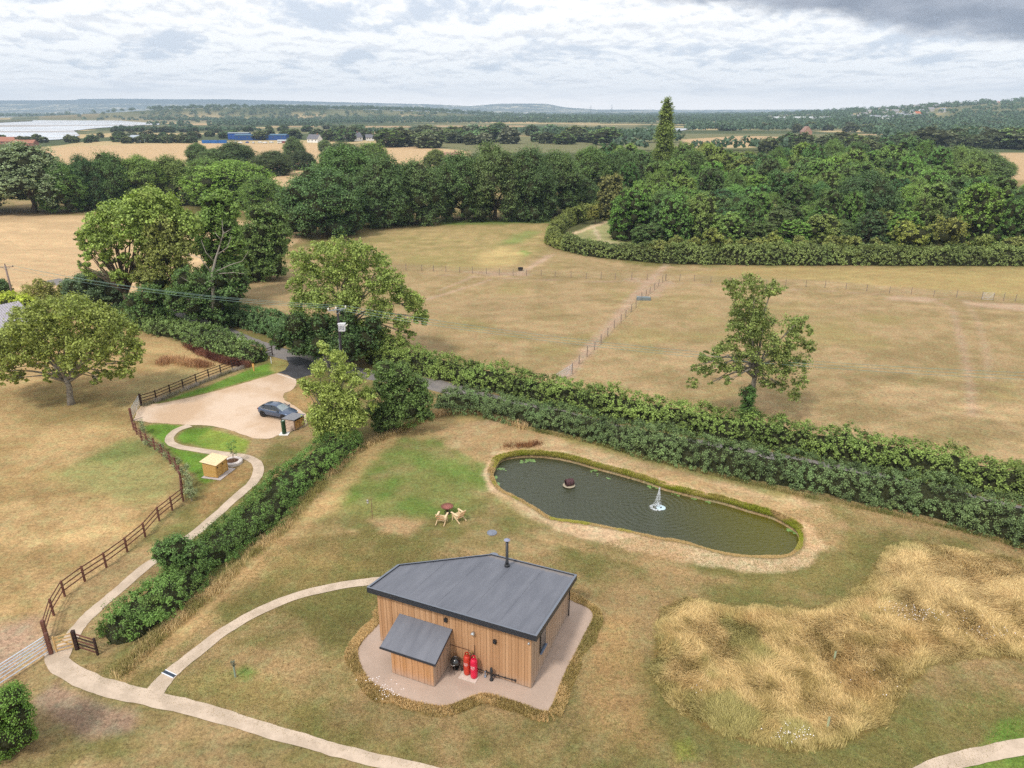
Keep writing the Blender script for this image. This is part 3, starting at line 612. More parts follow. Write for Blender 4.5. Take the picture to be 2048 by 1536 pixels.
def near_trees():
    # spreading tree in the left paddock
    px_tree('orchard_tree', 'low spreading broad-crowned tree standing alone in the dry left paddock', 'tree', (143, 808),
        [(30,690,42),(10,740,26),(-30,700,45),(60,650,40),(100,635,38),(150,625,38),(200,645,36),(240,675,34),(262,700,24),(250,740,18),(222,745,15),(180,700,38),(120,690,42),(75,710,30),(150,735,20),(195,755,14),(40,755,14),(100,750,15),(270,725,14)], 48000, .25, (.115, .135, .036), .30, depth=.9, bark=BARKG, nl=16, th=.30, shell=.7, seed=3, rsub=.24)
    # the field oak with an ivy clad trunk
    px_tree('ivy_clad_tree', 'tall gappy tree with ivy clad trunk standing alone beside the lane hedge', 'tree', (1490, 842),
        [(1500,562,16),(1512,580,20),(1470,580,20),(1455,572,13),(1545,572,17),(1563,578,12),(1535,590,14),(1485,600,20),(1510,620,26),(1478,625,16),(1500,650,30),(1530,655,26),(1470,655,18),(1500,680,28),(1540,690,22),(1460,690,18),(1438,700,14),(1580,650,20),(1600,640,15),(1612,660,14),(1590,680,22),(1618,695,14),(1570,700,22),(1605,725,20),(1575,740,20),(1600,765,15),(1588,790,13),(1545,745,16),(1560,770,15),(1430,720,14),(1408,715,13),(1390,735,11),(1385,765,12),(1405,745,12),(1440,740,12),(1455,760,10),(1424,765,8),(1550,715,18),(1470,740,15),(1478,715,16),(1532,768,15),(1505,712,18),(1522,738,18),(1450,735,13),(1415,740,13),(1570,720,18)], 30000, .20, (.100, .124, .040), .26, depth=.8, bark=BARKG, nl=24, th=.42, shell=.5, seed=5, rsub=.34, copies=2, lean=(.5, 0))
    b = G(1490, 842); rs = np.random.RandomState(8); root = [o for o in COL.objects if o.name == 'ivy_clad_tree'][0]
    L = [(.0, 0, z, .62+.12*math.sin(z*3), .6) for z in np.arange(.4, 3.4, .45)]+[(-.2, -.2, 2.9, .8, .6), (.3, -.1, 1.0, .9, .7)]
    make_crown('ivy', L, 6000, .15, rs, (.05, .095, .028), root, .35, .6, .6)
    # middle group beside the pole
    px_tree('roadside_ash_tree', 'tall pale green airy tree behind the transformer pole', 'tree', (700, 722),
        [(600,520,24),(640,505,24),(680,500,26),(720,505,24),(760,525,24),(785,560,22),(620,550,28),(665,545,30),(710,545,30),(755,570,26),(800,590,22),(825,605,22),(840,635,18),(590,570,20),(600,600,24),(640,600,30),(700,600,30),(760,620,26),(800,650,20),(820,670,12),(600,640,24),(650,650,24),(720,660,22),(770,670,16),(640,490,10),(700,485,10),(745,500,10),(605,670,26),(720,692,26),(762,690,26),(800,688,18),(785,715,18)], 62000, .24, (.125, .158, .046), .30, depth=.75, bark=BARKG, nl=24, th=.35, shell=.5, seed=11, rsub=.25)
    px_tree('ivy_thicket', 'dark dense thicket at the foot of the pale ash by the lane', 'shrub', (680, 735),
        [(590,650,28),(600,690,24),(640,690,30),(690,690,34),(730,680,30),(745,650,22),(690,650,26),(640,650,24),(560,680,20)], 22000, .24, (.040, .070, .026), .12, depth=.7, nl=6, core=.7, seed=12)
    px_tree('willow_tree', 'wispy pale tree with bare twigs between car park and lawn', 'tree', (668, 888),
        [(650,700,12),(675,715,16),(640,740,20),(680,745,22),(710,760,18),(620,775,20),(660,790,28),(700,800,26),(735,790,18),(640,830,26),(680,840,28),(715,835,20),(605,765,10),(735,745,10),(640,865,20),(690,870,20),(700,735,10),(745,815,12),(640,690,9)], 30000, .18, (.145, .175, .050), .14, depth=.8, bark=BARKG, nl=18, th=.2, shell=.35, seed=14, rsub=.32)
    px_tree('hawthorn_tree', 'dark rounded thorn tree beside the wispy willow', 'tree', (790, 862),
        [(770,740,24),(800,750,26),(830,770,26),(845,800,22),(800,790,34),(765,780,24),(820,820,30),(780,830,30),(850,830,18),(745,820,20),(760,850,18)], 30000, .17, (.062, .095, .030), .16, depth=.85, nl=8, core=.55, seed=15, shell=.7)
    # left cluster
    px_tree('ash_tree', 'large bright green spreading ash in front of the pale stubble field', 'tree', (262, 632),
        [(270,410,26),(300,400,28),(335,410,26),(230,430,28),(195,450,26),(175,475,20),(260,445,32),(310,440,32),(350,440,28),(175,505,16),(165,530,14),(200,490,24),(380,450,24),(230,480,22),(180,550,12),(290,480,26),(215,520,18),(250,520,16),(240,555,18),(160,480,10)], 34000, .38, (.125, .165, .045), .36, depth=.75, nl=26, th=.25, shell=.55, seed=21, rsub=.25)
    px_tree('olive_tree', 'olive brown tree in front of the bright spreading ash', 'tree', (330, 640),
        [(330,455,24),(350,475,24),(310,480,24),(370,500,22),(330,510,28),(300,520,24),(360,540,24),(320,560,28),(290,560,24),(345,585,24),(300,600,24),(380,580,20)], 30000, .30, (.112, .124, .038), .28, depth=.7, nl=10, seed=22, core=.5, shell=.7)
    px_tree('tall_tree', 'tall mid green tree behind the bare branched snag', 'tree', (440, 600),
        [(420,405,20),(445,400,20),(460,420,20),(430,440,28),(455,460,28),(410,450,22),(470,490,24),(430,500,28),(400,490,22),(440,540,30),(412,560,26),(472,535,24)], 30000, .36, (.088, .135, .036), .32, depth=.8, nl=10, seed=23, core=.5, shell=.7)
    px_tree('bushy_tree', 'rounded green tree at the paddock corner left of the pale ash', 'tree', (520, 560),
        [(510,430,18),(540,425,20),(560,440,18),(530,460,26),(560,470,22),(500,470,22),(520,500,26),(555,500,22),(490,510,22),(530,530,22),(515,548,24),(552,535,22),(490,545,22)], 32000, .36, (.070, .105, .034), .3, depth=.8, nl=8, seed=24, core=.55, shell=.7)
    px_tree('ivy_thicket', 'dark green thicket hiding the foot of the dead snag', 'shrub', (400, 655),
        [(300,592,26),(268,606,22),(330,642,24),(285,625,22),(370,560,24),(400,570,24),(440,560,24),(470,550,22),(350,600,26),(390,610,28),(430,610,28),(465,590,24),(485,570,16),(310,620,24),(440,640,20),(480,545,12)], 32000, .28, (.052, .088, .030), .15, depth=.7, nl=6, seed=25, core=.6, shell=.7)
    # dead snag
    b = G(425, 650); root = empty('dead_tree', b, 'grey leafless dead tree with jagged branches among green trees', 'tree'); D = b[1]-3.2
    def W_(x, y, dd=0): return V(x, y, D+dd)-b
    mb = MB(); mb.tube([W_(427,620), W_(426,575), W_(425,545), W_(432,515), W_(440,490), W_(448,462)], [.30, .24, .19, .13, .08, .03], 8)
    for br in ([(426,570),(405,590),(385,600),(372,598)], [(428,545),(460,530),(485,522),(497,502)], [(430,525),(412,505),(402,480)], [(434,510),(455,495),(463,470)], [(440,490),(446,470),(444,440)], [(442,480),(430,465)], [(428,548),(470,545),(490,548)], [(426,560),(395,572),(360,553)], [(446,468),(462,458)], [(405,590),(398,610)], [(427,552),(400,515),(375,508)]):
        pts = [W_(x, y, -.3*i) for i, (x, y) in enumerate(br)]; mb.tube(pts, list(np.linspace(.08, .02, len(pts))), 6)
    mb.build('trunk', DEADW, root, smooth=True)
    # bushes left
    px_tree('elder_bush', 'dark blue green domed bush at the edge of the stubble field', 'shrub', (190, 612),
        [(150,580,22),(175,565,24),(205,565,24),(225,580,22),(160,595,20),(195,595,26),(235,600,16),(140,575,14)], 22000, .26, (.062, .092, .052), .12, depth=.8, nl=6, seed=31, core=.65, shell=.75)
    px_tree('sallow_bush', 'straggly olive bush by the timber electricity pole', 'shrub', (90, 612),
        [(60,590,20),(90,580,18),(120,595,18),(75,565,10),(100,600,20),(50,600,14),(125,575,9)], 12000, .24, (.135, .135, .044), .1, depth=.7, nl=6, seed=32, shell=.5)
    px_tree('lime_bush', 'bright yellow green creeper heaped over the barn roof end', 'shrub', (40, 640),
        [(20,605,22),(50,610,22),(75,625,16),(5,615,20),(40,630,18),(-20,620,24)], 14000, .22, (.205, .24, .036), .1, depth=.6, nl=5, seed=33, core=.6)
    px_tree('dark_bush', 'dark green bush at the left edge behind the timber pole', 'shrub', (2, 597),
        [(0,575,16),(-25,570,20),(14,580,12)], 8000, .24, (.045, .075, .03), .1, depth=.8, nl=4, seed=34, core=.6)
    px_tree('corner_bush', 'thick green bush with red berries at the bottom left corner', 'shrub', (10, 1500),
        [(20,1400,32),(-10,1420,40),(40,1430,26),(20,1470,36),(-30,1480,40),(48,1470,22),(10,1530,34)], 26000, .085, (.070, .125, .026), .06, depth=.8, nl=6, seed=35, core=.75, shell=.8)
    px_tree('bramble_bush', 'tall leafy bush leaning over the path at the hedge', 'shrub', (362, 1140),
        [(330,1100,24),(355,1095,26),(385,1105,24),(340,1120,26),(372,1125,28),(400,1120,20),(318,1110,14)], 16000, .105, (.060, .105, .034), .06, depth=.8, nl=5, seed=36, core=.7, shell=.8)
near_trees()
def hedge(name, label, line_px, width, height, leaf, dens, color, seed, group=None, cat='hedge', rough=.34, world=None, tops=0.0):
    rs = np.random.RandomState(seed); L = smooth_line(world if world is not None else GP(line_px), 8); seg = np.linalg.norm(np.diff(L, axis=0), axis=1); S = np.r_[0, np.cumsum(seg)]; tot = S[-1]
    org = L[len(L)//2]; wv = np.atleast_1d(width); hv = np.atleast_1d(height)
    Wf = lambda s: np.interp(s/tot, np.linspace(0, 1, len(wv)), wv); Hf = lambda s: np.interp(s/tot, np.linspace(0, 1, len(hv)), hv)
    T = np.gradient(L, axis=0); T /= np.linalg.norm(T, axis=1)[:, None]+1e-9
    def surf(s, ph, k=1.0):
        x = np.interp(s, S, L[:, 0]); y = np.interp(s, S, L[:, 1]); tx = np.interp(s, S, T[:, 0]); ty = np.interp(s, S, T[:, 1])
        b = 1+rough*1.6*(fbm(s/1.8+seed, ph*1.1, 0, seed, 3)-.5)+rough*.9*(vnoise(s/4.5, ph*.3+9, 0, seed+4)-.5); en = np.clip(np.minimum(s, tot-s)/1.3, 0, 1); en = np.sqrt(np.clip(1-(1-en)**2, .02, 1)); b = b*en; hh = Hf(s)*b*k*(1+tops*(vnoise(s/1.1, s*0, 0, seed+8)**3)); ww = Wf(s)/2*b*k
        c = np.cos(ph); sn = np.sin(ph); e = .75
        o = np.sign(c)*np.abs(c)**e*ww; z = np.abs(sn)**e*hh
        return np.stack([x-ty*o-org[0], y+tx*o-org[1], z], -1), np.stack([-ty*c, tx*c, sn], -1)
    area = tot*(np.mean(wv)*.6+np.mean(hv)*2); nsub = int(area*8); n = int(area*dens)
    s = rs.rand(nsub)*tot; ph = rs.rand(nsub)*np.pi; lo_ = rs.rand(nsub) < .2; ph = np.where(lo_, np.where(rs.rand(nsub) < .5, .12, np.pi-.12)*rs.rand(nsub)+np.where(rs.rand(nsub) < .5, 0, .0), ph); ph = np.clip(ph, .03, np.pi-.03)
    P, N = surf(s, ph, .90+.16*rs.rand(nsub)); sr = .12+.24*rs.rand(nsub)
    si = rs.randint(0, nsub, n); e = rs.normal(size=(n, 3)); e /= np.linalg.norm(e, axis=1)[:, None]
    e = e+N[si]*.5
    Q = P[si]+e*(sr[si]*(.3+.8*rs.rand(n)))[:, None]; Q[:, 2] = np.abs(Q[:, 2])+.02
    NN = e*.5+N[si]*.5+np.array([0, 0, .35])+rs.normal(size=(n, 3))*.5
    v, q = leaves_at(Q, NN, leaf, rs); tint = np.clip(.5+.2*rs.normal(size=n)+.4*(rs.rand(nsub)[si]-.5)+.5*(vnoise(s[si]/3, ph[si]*1.5, 0, seed+3)-.5), 0, 1); t4 = np.repeat(tint, 4)
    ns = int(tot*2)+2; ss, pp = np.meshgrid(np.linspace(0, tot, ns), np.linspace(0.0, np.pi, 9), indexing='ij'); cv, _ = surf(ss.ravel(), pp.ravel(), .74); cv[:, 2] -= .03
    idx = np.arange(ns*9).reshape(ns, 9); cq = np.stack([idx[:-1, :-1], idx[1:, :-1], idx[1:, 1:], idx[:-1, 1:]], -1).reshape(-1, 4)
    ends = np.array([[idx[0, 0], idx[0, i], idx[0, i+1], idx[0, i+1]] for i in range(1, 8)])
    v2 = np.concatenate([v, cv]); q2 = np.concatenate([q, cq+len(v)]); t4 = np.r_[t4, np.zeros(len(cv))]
    o = np_mesh(name, v2, q2, LEAF, tint=t4, mats=[LEAF, FILL], midx=np.r_[np.zeros(len(q), int), np.ones(len(cq), int)])
    o.location = (org[0], org[1], 0); o.color = (*color, 1); return tag(o, label, cat, group)
def hedges():
    hedge('hedge', 'trimmed green hedge between the left paddock and the lane', [(205,640),(250,645),(300,655),(350,668),(400,684),(445,700),(490,716),(525,724)], [3.0, 3.6, 3.8, 3.6, 3.0], [1.7, 2.0, 2.1, 2.0, 1.7], .20, 150, (.088, .125, .044), 41)
    hedge('hedge', 'dark hedge on the far side of the lane bend', [(400,622),(440,632),(480,646),(520,660),(560,672),(600,690),(640,708)], [3.5, 3.2, 3.0, 3.0], [2.4, 2.6, 2.8, 2.6], .20, 150, (.060, .100, .042), 42)
    hedge('hedge', 'long far lane hedge running from the pale ash past the ivy clad tree', [(740,718),(790,732),(850,745),(920,762),(1000,780),(1080,798),(1160,817),(1240,834),(1320,850),(1400,864),(1480,879),(1560,892),(1640,907),(1720,923),(1800,941),(1910,962),(2048,990),(2250,1036)], [3.0, 2.8, 2.8, 3.2, 4.0], [2.5, 2.3, 2.5, 2.4, 2.2, 2.4, 2.3], .17, 170, (.094, .128, .036), 43, tops=.35)
    hedge('hedge', 'broad bramble hedge between the lane and the pond lawn', [(872,815),(920,816),(980,822),(1040,838),(1110,852),(1171,866),(1240,882),(1320,903),(1400,922),(1480,940),(1560,955),(1640,970),(1720,987),(1800,1004),(1900,1028),(2048,1069),(2250,1124)], [3.4, 3.4, 3.6, 3.7, 4.2, 4.4], [1.75, 1.65, 1.65, 1.8, 1.95, 2.2, 2.3], .125, 290, (.066, .094, .040), 44, rough=.42)
    hedge('hedge', 'overgrown hedge between the left footpath and the mown lawn', [(228,1290),(275,1245),(330,1200),(370,1160),(415,1120),(460,1085),(510,1045),(560,1000),(600,965),(640,932),(680,905),(715,885)], [3.2, 3.3, 3.4, 3.8, 3.8, 3.5, 3.4, 3.0], [1.5, 1.5, 1.5, 1.7, 1.6, 1.6, 1.8, 2.0], .105, 330, (.066, .112, .030), 45, rough=.42)
    hedge('hedge', 'long straight hedge in front of the young plantation', [(1130,498),(1180,510),(1240,517),(1320,524),(1420,527),(1560,528),(1720,529),(1900,529),(2100,530),(2400,530)], [3.0, 3.2, 3.0, 3.0], [3.0, 3.3, 3.6, 3.4, 3.6], .26, 85, (.092, .116, .042), 46, rough=.40)
    hedge('hedge', 'curved olive hedge sweeping round the plantation corner', [(1225,432),(1190,436),(1155,442),(1125,455),(1108,470),(1104,482),(1112,492),(1135,500)], [3.6, 3.6, 3.2, 3.0], [4.2, 3.6, 3.0, 2.6, 2.6], .26, 90, (.105, .120, .038), 47)
    for i, (x, h, w, c) in enumerate([(1350,5.2,2.4,OL),(1420,6.5,3.0,(.11,.125,.036)),(1480,4.6,2.6,OL),(1540,6.0,3.2,(.115,.13,.036)),(1655,5.2,2.4,OL),(1800,8.2,5.4,(.125,.14,.036)),(1885,9.0,6.0,(.11,.115,.034)),(1290,4.6,2.6,(.10,.12,.036)),(1320,4.4,3.0,OL),(1385,4.6,2.6,(.12,.13,.04)),(1450,4.2,3.0,OL),(1510,4.6,2.8,(.12,.13,.04)),(1600,4.8,3.0,OL),(1700,5.0,3.2,(.11,.12,.036)),(1745,4.6,2.8,OL),(1960,5.0,3.4,(.10,.12,.036)),(2020,4.8,3.4,OL),(1155,4.6,2.6,(.10,.12,.034)),(1190,5.0,2.6,(.115,.115,.034))]):
        y = 522 if x > 1300 else 448; b = G(x, y); rs = np.random.RandomState(300+i)
        root = empty('hedgerow_tree', b, {1800: 'domed yellow olive tree rising from the plantation hedge', 1885: 'largest domed brown olive tree rising from the plantation hedge', 1155: 'shrubby green tree at the outer bend of the curved hedge', 1190: 'shrubby orange tinted tree at the top of the curved hedge'}.get(x, '%s %s tree rising from the straight plantation hedge, number %s from its left end' % ('tall' if h > 5.8 else 'small', 'olive' if c == OL else 'green', 'one two three four five six seven eight nine ten eleven twelve thirteen fourteen fifteen sixteen'.split()[sorted([1350,1420,1480,1540,1655,1290,1320,1385,1450,1510,1600,1700,1745,1960,2020]+[x]).index(x)])), 'tree', ['hedgerow trees of the plantation hedge', 'domed trees of the plantation hedge', 'trees of the curved hedge'][0 if h < 8 and x > 1300 else 1 if x > 1300 else 2])
        L = [(rs.normal()*w*.25, rs.normal()*w*.25, h*(.45+.4*rs.rand()), w*.33) for _ in range(9)]+[(0, 0, h-w*.3, w*.3)]
        mb = MB(); limbs(mb, (0, 0, 0), L, rs, .12, 5, .3); mb.build('trunk', BARK, root); make_crown('crown', L, 4000, .36, rs, c, root, .3, .6, .6)
hedges()
# ---------------------------------------------------------------- tree kinds used for the woods (each individual is its own object)
def proto(name, kind, seed, n, leaf):
    rs = np.random.RandomState(seed); root = empty(name, (0, 0, 0), 'x', 'tree'); L = []
    if kind == 'round':      # unit: height 10, width ~10
        for i in range(17):
            a = i*2.4+rs.rand(); r = 3.0*math.sqrt((i+.5)/17); L.append((r*math.cos(a), r*math.sin(a), 7.6-r*r*.30+rs.rand()*.8-.4, 1.5+.5*rs.rand()))
        for i in range(14):
            a = i*.9+rs.rand(); L.append((3.4*math.cos(a), 3.4*math.sin(a), 2.0+3.6*rs.rand(), 1.35+.4*rs.rand()))
        for i in range(9):
            a = i*.7+rs.rand(); L.append((2.9*math.cos(a), 2.9*math.sin(a), .9+1.0*rs.rand(), 1.25+.3*rs.rand()))
    elif kind == 'cone':     # bright plantation trees, pointed dome
        for i in range(46):
            z = .9+7.9*(i/46)**.9; r = 3.35*math.sqrt(max(0.03, 1-((z-3.4)/6.0)**2)); a = i*2.4+rs.rand()*.8; q = .74+.2*rs.rand()
            L.append((r*q*math.cos(a), r*q*math.sin(a), z+rs.normal()*.35, .85+.55*rs.rand(), 1.0+.6*rs.rand()))
        L.append((rs.normal()*.3, rs.normal()*.3, 9.0, .9, 1.0))
    elif kind == 'poplar':
        for i in range(40):
            z = 1.2+8.4*(i/40)**.95; r = .95*math.sin(math.pi*min(1, (.16+.80*(z/10))))**.8; a = i*2.4
            L.append((r*.55*math.cos(a), r*.55*math.sin(a), z, .34+.32*r, .75))
    elif kind == 'willow':
        for i in range(30):
            a = i*2.4; r = 3.6*math.sqrt((i+.5)/30); L.append((r*math.cos(a), r*math.sin(a), 8.2-r*r*.33+rs.rand()*.7, 1.1+.3*rs.rand(), 1.7))
        for i in range(14):
            a = i*.9+rs.rand(); L.append((3.6*math.cos(a), 3.6*math.sin(a), 2.2+2.6*rs.rand(), 1.2, 1.9))
    mb = MB(); limbs(mb, (0, 0, 0), L, rs, .28 if kind != 'poplar' else .16, 9, .25 if kind != 'poplar' else .7); mb.build('trunk', BARK, root, smooth=True)
    make_crown('crown', L, n, leaf, rs, MID, root, .30 if kind != 'poplar' else .5, .62, .62 if kind != 'poplar' else .5)
    return root
PR = {}
def put(kind, b, h, w, color, label, group, i, name, rs):
    key = (kind, i % (3 if kind in ('round', 'cone', 'far') else 1))
    if key not in PR:
        n, lf = {'round': (48000, .215), 'cone': (20000, .27), 'poplar': (22000, .15), 'willow': (34000, .22), 'far': (3600, .75)}[kind]
        p = proto(name, 'round' if kind == 'far' else kind, 900+hash(kind) % 1 + len(PR)*7, n, lf); PR[key] = p; p['_used'] = 0
        p.location = b; p.rotation_euler = (0, 0, rs.rand()*6.28); p.scale = (w/10, w/10, h/10); p['label'] = label; p['group'] = group; p.children[0].color = (*color, 1)
        for c in p.children: c.color = (*color, 1)
        del p['_used']
        if not group: del p['group']
        return p
    c = copy_tree(PR[key], b, rs.rand()*6.28, (w/10, w/10*(.85+.3*rs.rand()), h/10), label, group, color); c.name = name
    if not group and 'group' in c: del c['group']
    return c
def jit(c, rs, a=.16): k = 1+a*(rs.rand(3)-.5)*2; g = 1+a*(rs.rand()-.5)*2; return tuple(np.array(c)*k*g)
def woods():
    rs = np.random.RandomState(77); i = 0
    # named big trees of the field boundary: px x, top y, base y, width px, colour, label
    B = [('willow', -40, 300, 425, 200, GREY, 'silvery grey green willow cut by the left edge of the photo', 'willow_tree'),
         ('willow', 70, 293, 424, 175, (.115, .145, .088), 'broad silvery willow behind the left stubble field', 'willow_tree'),
         ('round', 135, 322, 424, 100, MID, 'green tree tucked against the broad silvery willow', 'broadleaf_tree'),
         ('round', 185, 312, 420, 80, (.036, .066, .028), 'dark tree with a gap of field showing beside it', 'broadleaf_tree'),
         ('round', 232, 302, 416, 90, (.05, .085, .03), 'taller dark tree second from the dark gap', 'broadleaf_tree'),
         ('round', 292, 308, 412, 105, (.085, .125, .034), 'mid green tree behind the bright spreading ash', 'broadleaf_tree'),
         ('round', 355, 312, 408, 100, (.082, .11, .034), 'olive green tree in the boundary row behind the ash', 'broadleaf_tree'),
         ('round', 418, 315, 408, 105, (.078, .12, .036), 'rounded green tree behind the tall snag group', 'broadleaf_tree'),
         ('round', 468, 318, 412, 170, (.098, .155, .032), 'wide bright green tree left of the big dark oak', 'broadleaf_tree'),
         ('round', 530, 352, 425, 100, (.075, .12, .032), 'green tree filling between the bright tree and the dark oak', 'broadleaf_tree'),
         ('round', 650, 332, 470, 175, (.050, .088, .034), 'huge dark green oak at the corner of the pasture', 'oak_tree'),
         ('round', 700, 288, 440, 150, (.052, .092, .030), 'tall dark tree behind the huge oak', 'broadleaf_tree'),
         ('round', 770, 312, 452, 130, (.050, .082, .032), 'dark tree in the middle of the pasture back row', 'broadleaf_tree'),
         ('round', 835, 318, 448, 120, (.056, .085, .034), 'dark tree at the gap in the pasture back row', 'broadleaf_tree'),
         ('round', 925, 300, 440, 120, (.052, .085, .032), 'dark tree just right of the gap in the back row', 'broadleaf_tree'),
         ('round', 990, 288, 440, 130, (.064, .090, .036), 'tall olive toned tree of the pasture back row', 'broadleaf_tree'),
         ('round', 1055, 292, 440, 120, (.046, .074, .030), 'tall very dark tree of the pasture back row', 'broadleaf_tree'),
         ('round', 1110, 298, 430, 110, (.056, .085, .032), 'dark tree where the back row meets the wood', 'broadleaf_tree'),
         ('round', 1155, 350, 425, 90, (.050, .078, .030), 'low dark tree behind the curved hedge', 'broadleaf_tree'),
         ('poplar', 1322, 207, 372, 42, (.098, .125, .036), 'very tall narrow poplar towering above the wood', 'poplar_tree'),
         ('round', 1180, 290, 400, 90, (.062, .098, .032), 'tall tree left of the poplar in the old wood', 'broadleaf_tree'),
         ('round', 1245, 300, 400, 90, (.048, .078, .030), 'dark tree left of the poplar in the old wood', 'broadleaf_tree'),
         ('round', 1375, 300, 390, 95, (.058, .09, .03), 'dark tree right of the poplar in the old wood', 'broadleaf_tree'),
         ('round', 1905, 292, 368, 190, (.060, .088, .032), 'wide dark oak at the right above the plantation', 'oak_tree'),
         ('round', 1820, 322, 368, 80, (.066, .095, .032), 'tree joined to the left of the wide dark oak', 'broadleaf_tree'),
         ('round', 1985, 312, 368, 75, (.072, .105, .034), 'tree at the right end beside the pink field', 'broadleaf_tree'),
         ('round', 400, 284, 338, 56, (.058, .088, .034), 'small tree below the grey barn in the golden field', 'broadleaf_tree'),
         ('round', 470, 284, 342, 82, (.052, .078, .034), 'broad bush in the golden field left of the lone tree', 'broadleaf_tree'),
         ('round', 548, 300, 350, 84, (.048, .066, .03), 'dark low tree in the golden field', 'broadleaf_tree'),
         ('round', 430, 296, 345, 60, (.06, .09, .034), 'mid green bushy tree between two field trees right of the silvery row', 'broadleaf_tree'),
         ('round', 592, 274, 326, 44, (.062, .09, .04), 'lone upright tree in the golden field', 'broadleaf_tree'),
         ('round', 606, 300, 340, 54, (.036, .05, .026), 'nearly black round bush beneath the lone upright tree', 'broadleaf_tree'),
         ('round', 650, 279, 303, 28, (.075, .105, .04), 'small umbrella tree in front of the white houses', 'broadleaf_tree'),
         ('round', 688, 284, 346, 108, (.052, .074, .034), 'dark copse tree left of the bright field edge', 'broadleaf_tree'),
         ('round', 745, 284, 345, 70, (.088, .128, .036), 'bright tree poking above the dark copse', 'broadleaf_tree'),
         ('round', 872, 297, 348, 46, (.085, .105, .036), 'small olive tree beside the brick roof in the gap', 'broadleaf_tree'),
         ('cone', 1258, 386, 478, 92, (.066, .125, .030), 'bright rounded young tree at the plantation corner', 'young_tree'),
         ('cone', 1945, 372, 498, 110, (.092, .145, .034), 'large pale green plantation tree at the right', 'young_tree'),
         ('cone', 2015, 405, 508, 70, (.064, .115, .032), 'dense plantation tree beside the large pale one', 'young_tree'),
         ('round', 1715, 345, 470, 140, (.040, .068, .030), 'large dark tree standing above the young plantation', 'broadleaf_tree')]
    for k, x, yt, yb, w, c, lab, nm in B:
        b = G(x, yb); D = b[1]; b[2] = float(terrain(b[0], b[1])); zt = V(x, yt, D)[2]; wm = w*(D*cp+H*sp)/F; wd = wm/.92 if k in ('round', 'willow') else wm*1.25 if k == 'cone' else wm*4.2
        p = put(k, b, max(zt, 4)*1.07, wd, c, lab, None, i, nm, rs); i += 1
    # the young plantation
    def plab(c, px, Y):
        tone = 'yellow green' if c[0] > .110 else 'bright green' if c[1] > .14 else 'mid green' if c[1] > .10 else 'very dark'
        where = 'just behind the straight hedge' if Y < 172 else 'in the front half' if Y < 220 else 'in the back half' if Y < 300 else 'at the far edge'
        side = 'near the poplar' if px < 1400 else 'left of centre' if px < 1560 else 'at mid width' if px < 1720 else 'right of centre' if px < 1880 else 'near the right edge'
        return '%s plantation tree %s %s' % (tone, where, side)
    n = 0
    pos = []
    Dm = 160.0
    while Dm < 420:
        gap = 6.4+(Dm-160)*.030; x0 = .125 if Dm < 200 else .10; xx = x0*Dm+rs.rand()*gap
        while xx < Dm*.80:
            pos.append((xx+rs.normal()*gap*.18, Dm+rs.normal()*gap*.18, gap)); xx += gap*(.92+.2*rs.rand())
        Dm += gap*.95
    for (X, Y, gap) in pos:
        px, py = to_px(X, Y)
        if px > 2110 or n >= 285: continue
        if px < 1215 or (px < 1270 and py > 440) or (py > 496): continue
        if py < 440 and px > 1935+max(0, (py-380))*1.0: continue
        if py < 330 and rs.rand() < .35: continue
        h = gap*(.75+1.0*rs.rand()); w = gap*(1.25+.45*rs.rand()); rd = rs.rand() < .25; w = w*.80 if rd else w
        pal = [(.082, .132, .042), (.100, .155, .045), (.060, .100, .038), (.118, .168, .048), (.115, .138, .048), (.042, .076, .034)]
        c = jit(pal[rs.choice(6, p=[.36, .22, .20, .10, .05, .07])], rs, .12)
        put('round' if rd else 'cone', np.array([X, Y, 0.]), h, w*(1 if True else 1), c, plab(c, to_px(X, Y)[0], Y), 'trees of the young plantation', i, 'young_tree', rs); i += 1; n += 1
    # copses and hedgerow trees on the plain, one object each
    n = 0
    def band(x0, x1, y0, y1, cnt, h, cols, lab, grp, ws=1.0):
        nonlocal n, i
        for _ in range(cnt):
            x = x0+(x1-x0)*rs.rand(); y = y0+(y1-y0)*rs.rand(); b = G(x, y); b[2] = float(terrain(b[0], b[1])); hh = h*(.7+.6*rs.rand())
            cj = jit(cols[rs.randint(len(cols))], rs, .18); f3 = (x-x0)/(x1-x0); l2 = ('olive ' if cj[0] > .07 else 'dark green ')+lab.replace('dark ', '')+', '+('left part' if f3 < .33 else 'middle part' if f3 < .67 else 'right part')
            put('far', b, hh, hh*1.75*ws*(.8+.5*rs.rand()), cj, l2, grp, i, 'broadleaf_tree', rs); i += 1; n += 1
    A = [(.052, .074, .036), (.06, .085, .036), (.075, .09, .04)]
    band(0, 60, 284, 288, 5, 7, A, 'tree beside the red roofs at the left edge', 'trees beside the red roofs')
    band(60, 400, 283, 287, 26, 8, A+[(.1, .105, .06)], 'scrubby tree along the estuary side of the golden field', 'trees along the estuary side of the golden field')
    band(190, 400, 272, 281, 14, 7.5, A+[(.1, .105, .06)], 'tree between the estuary and the golden field', 'trees between the estuary and the golden field')
    band(400, 660, 272, 282, 14, 9, A, 'tree behind the blue roofed yard', 'trees behind the blue yard')
    band(660, 740, 268, 285, 9, 11, A, 'tree among the white houses beyond the golden field', 'trees among the white houses')
    band(770, 940, 272, 298, 18, 13, A+[GREY], 'dense tree of the copse at the right of the golden field', 'copse right of the golden field')
    band(940, 1240, 268, 290, 26, 13, A+[GREY], 'tree in the middle distance behind the dark back row', 'trees behind the pasture back row')
    band(1500, 1860, 294, 310, 26, 11, A, 'tree on the plain above the plantation', 'trees above the plantation')
    band(1830, 2120, 284, 300, 22, 14, A, 'dark tree of the belt above the pink field', 'tree belt above the pink field')
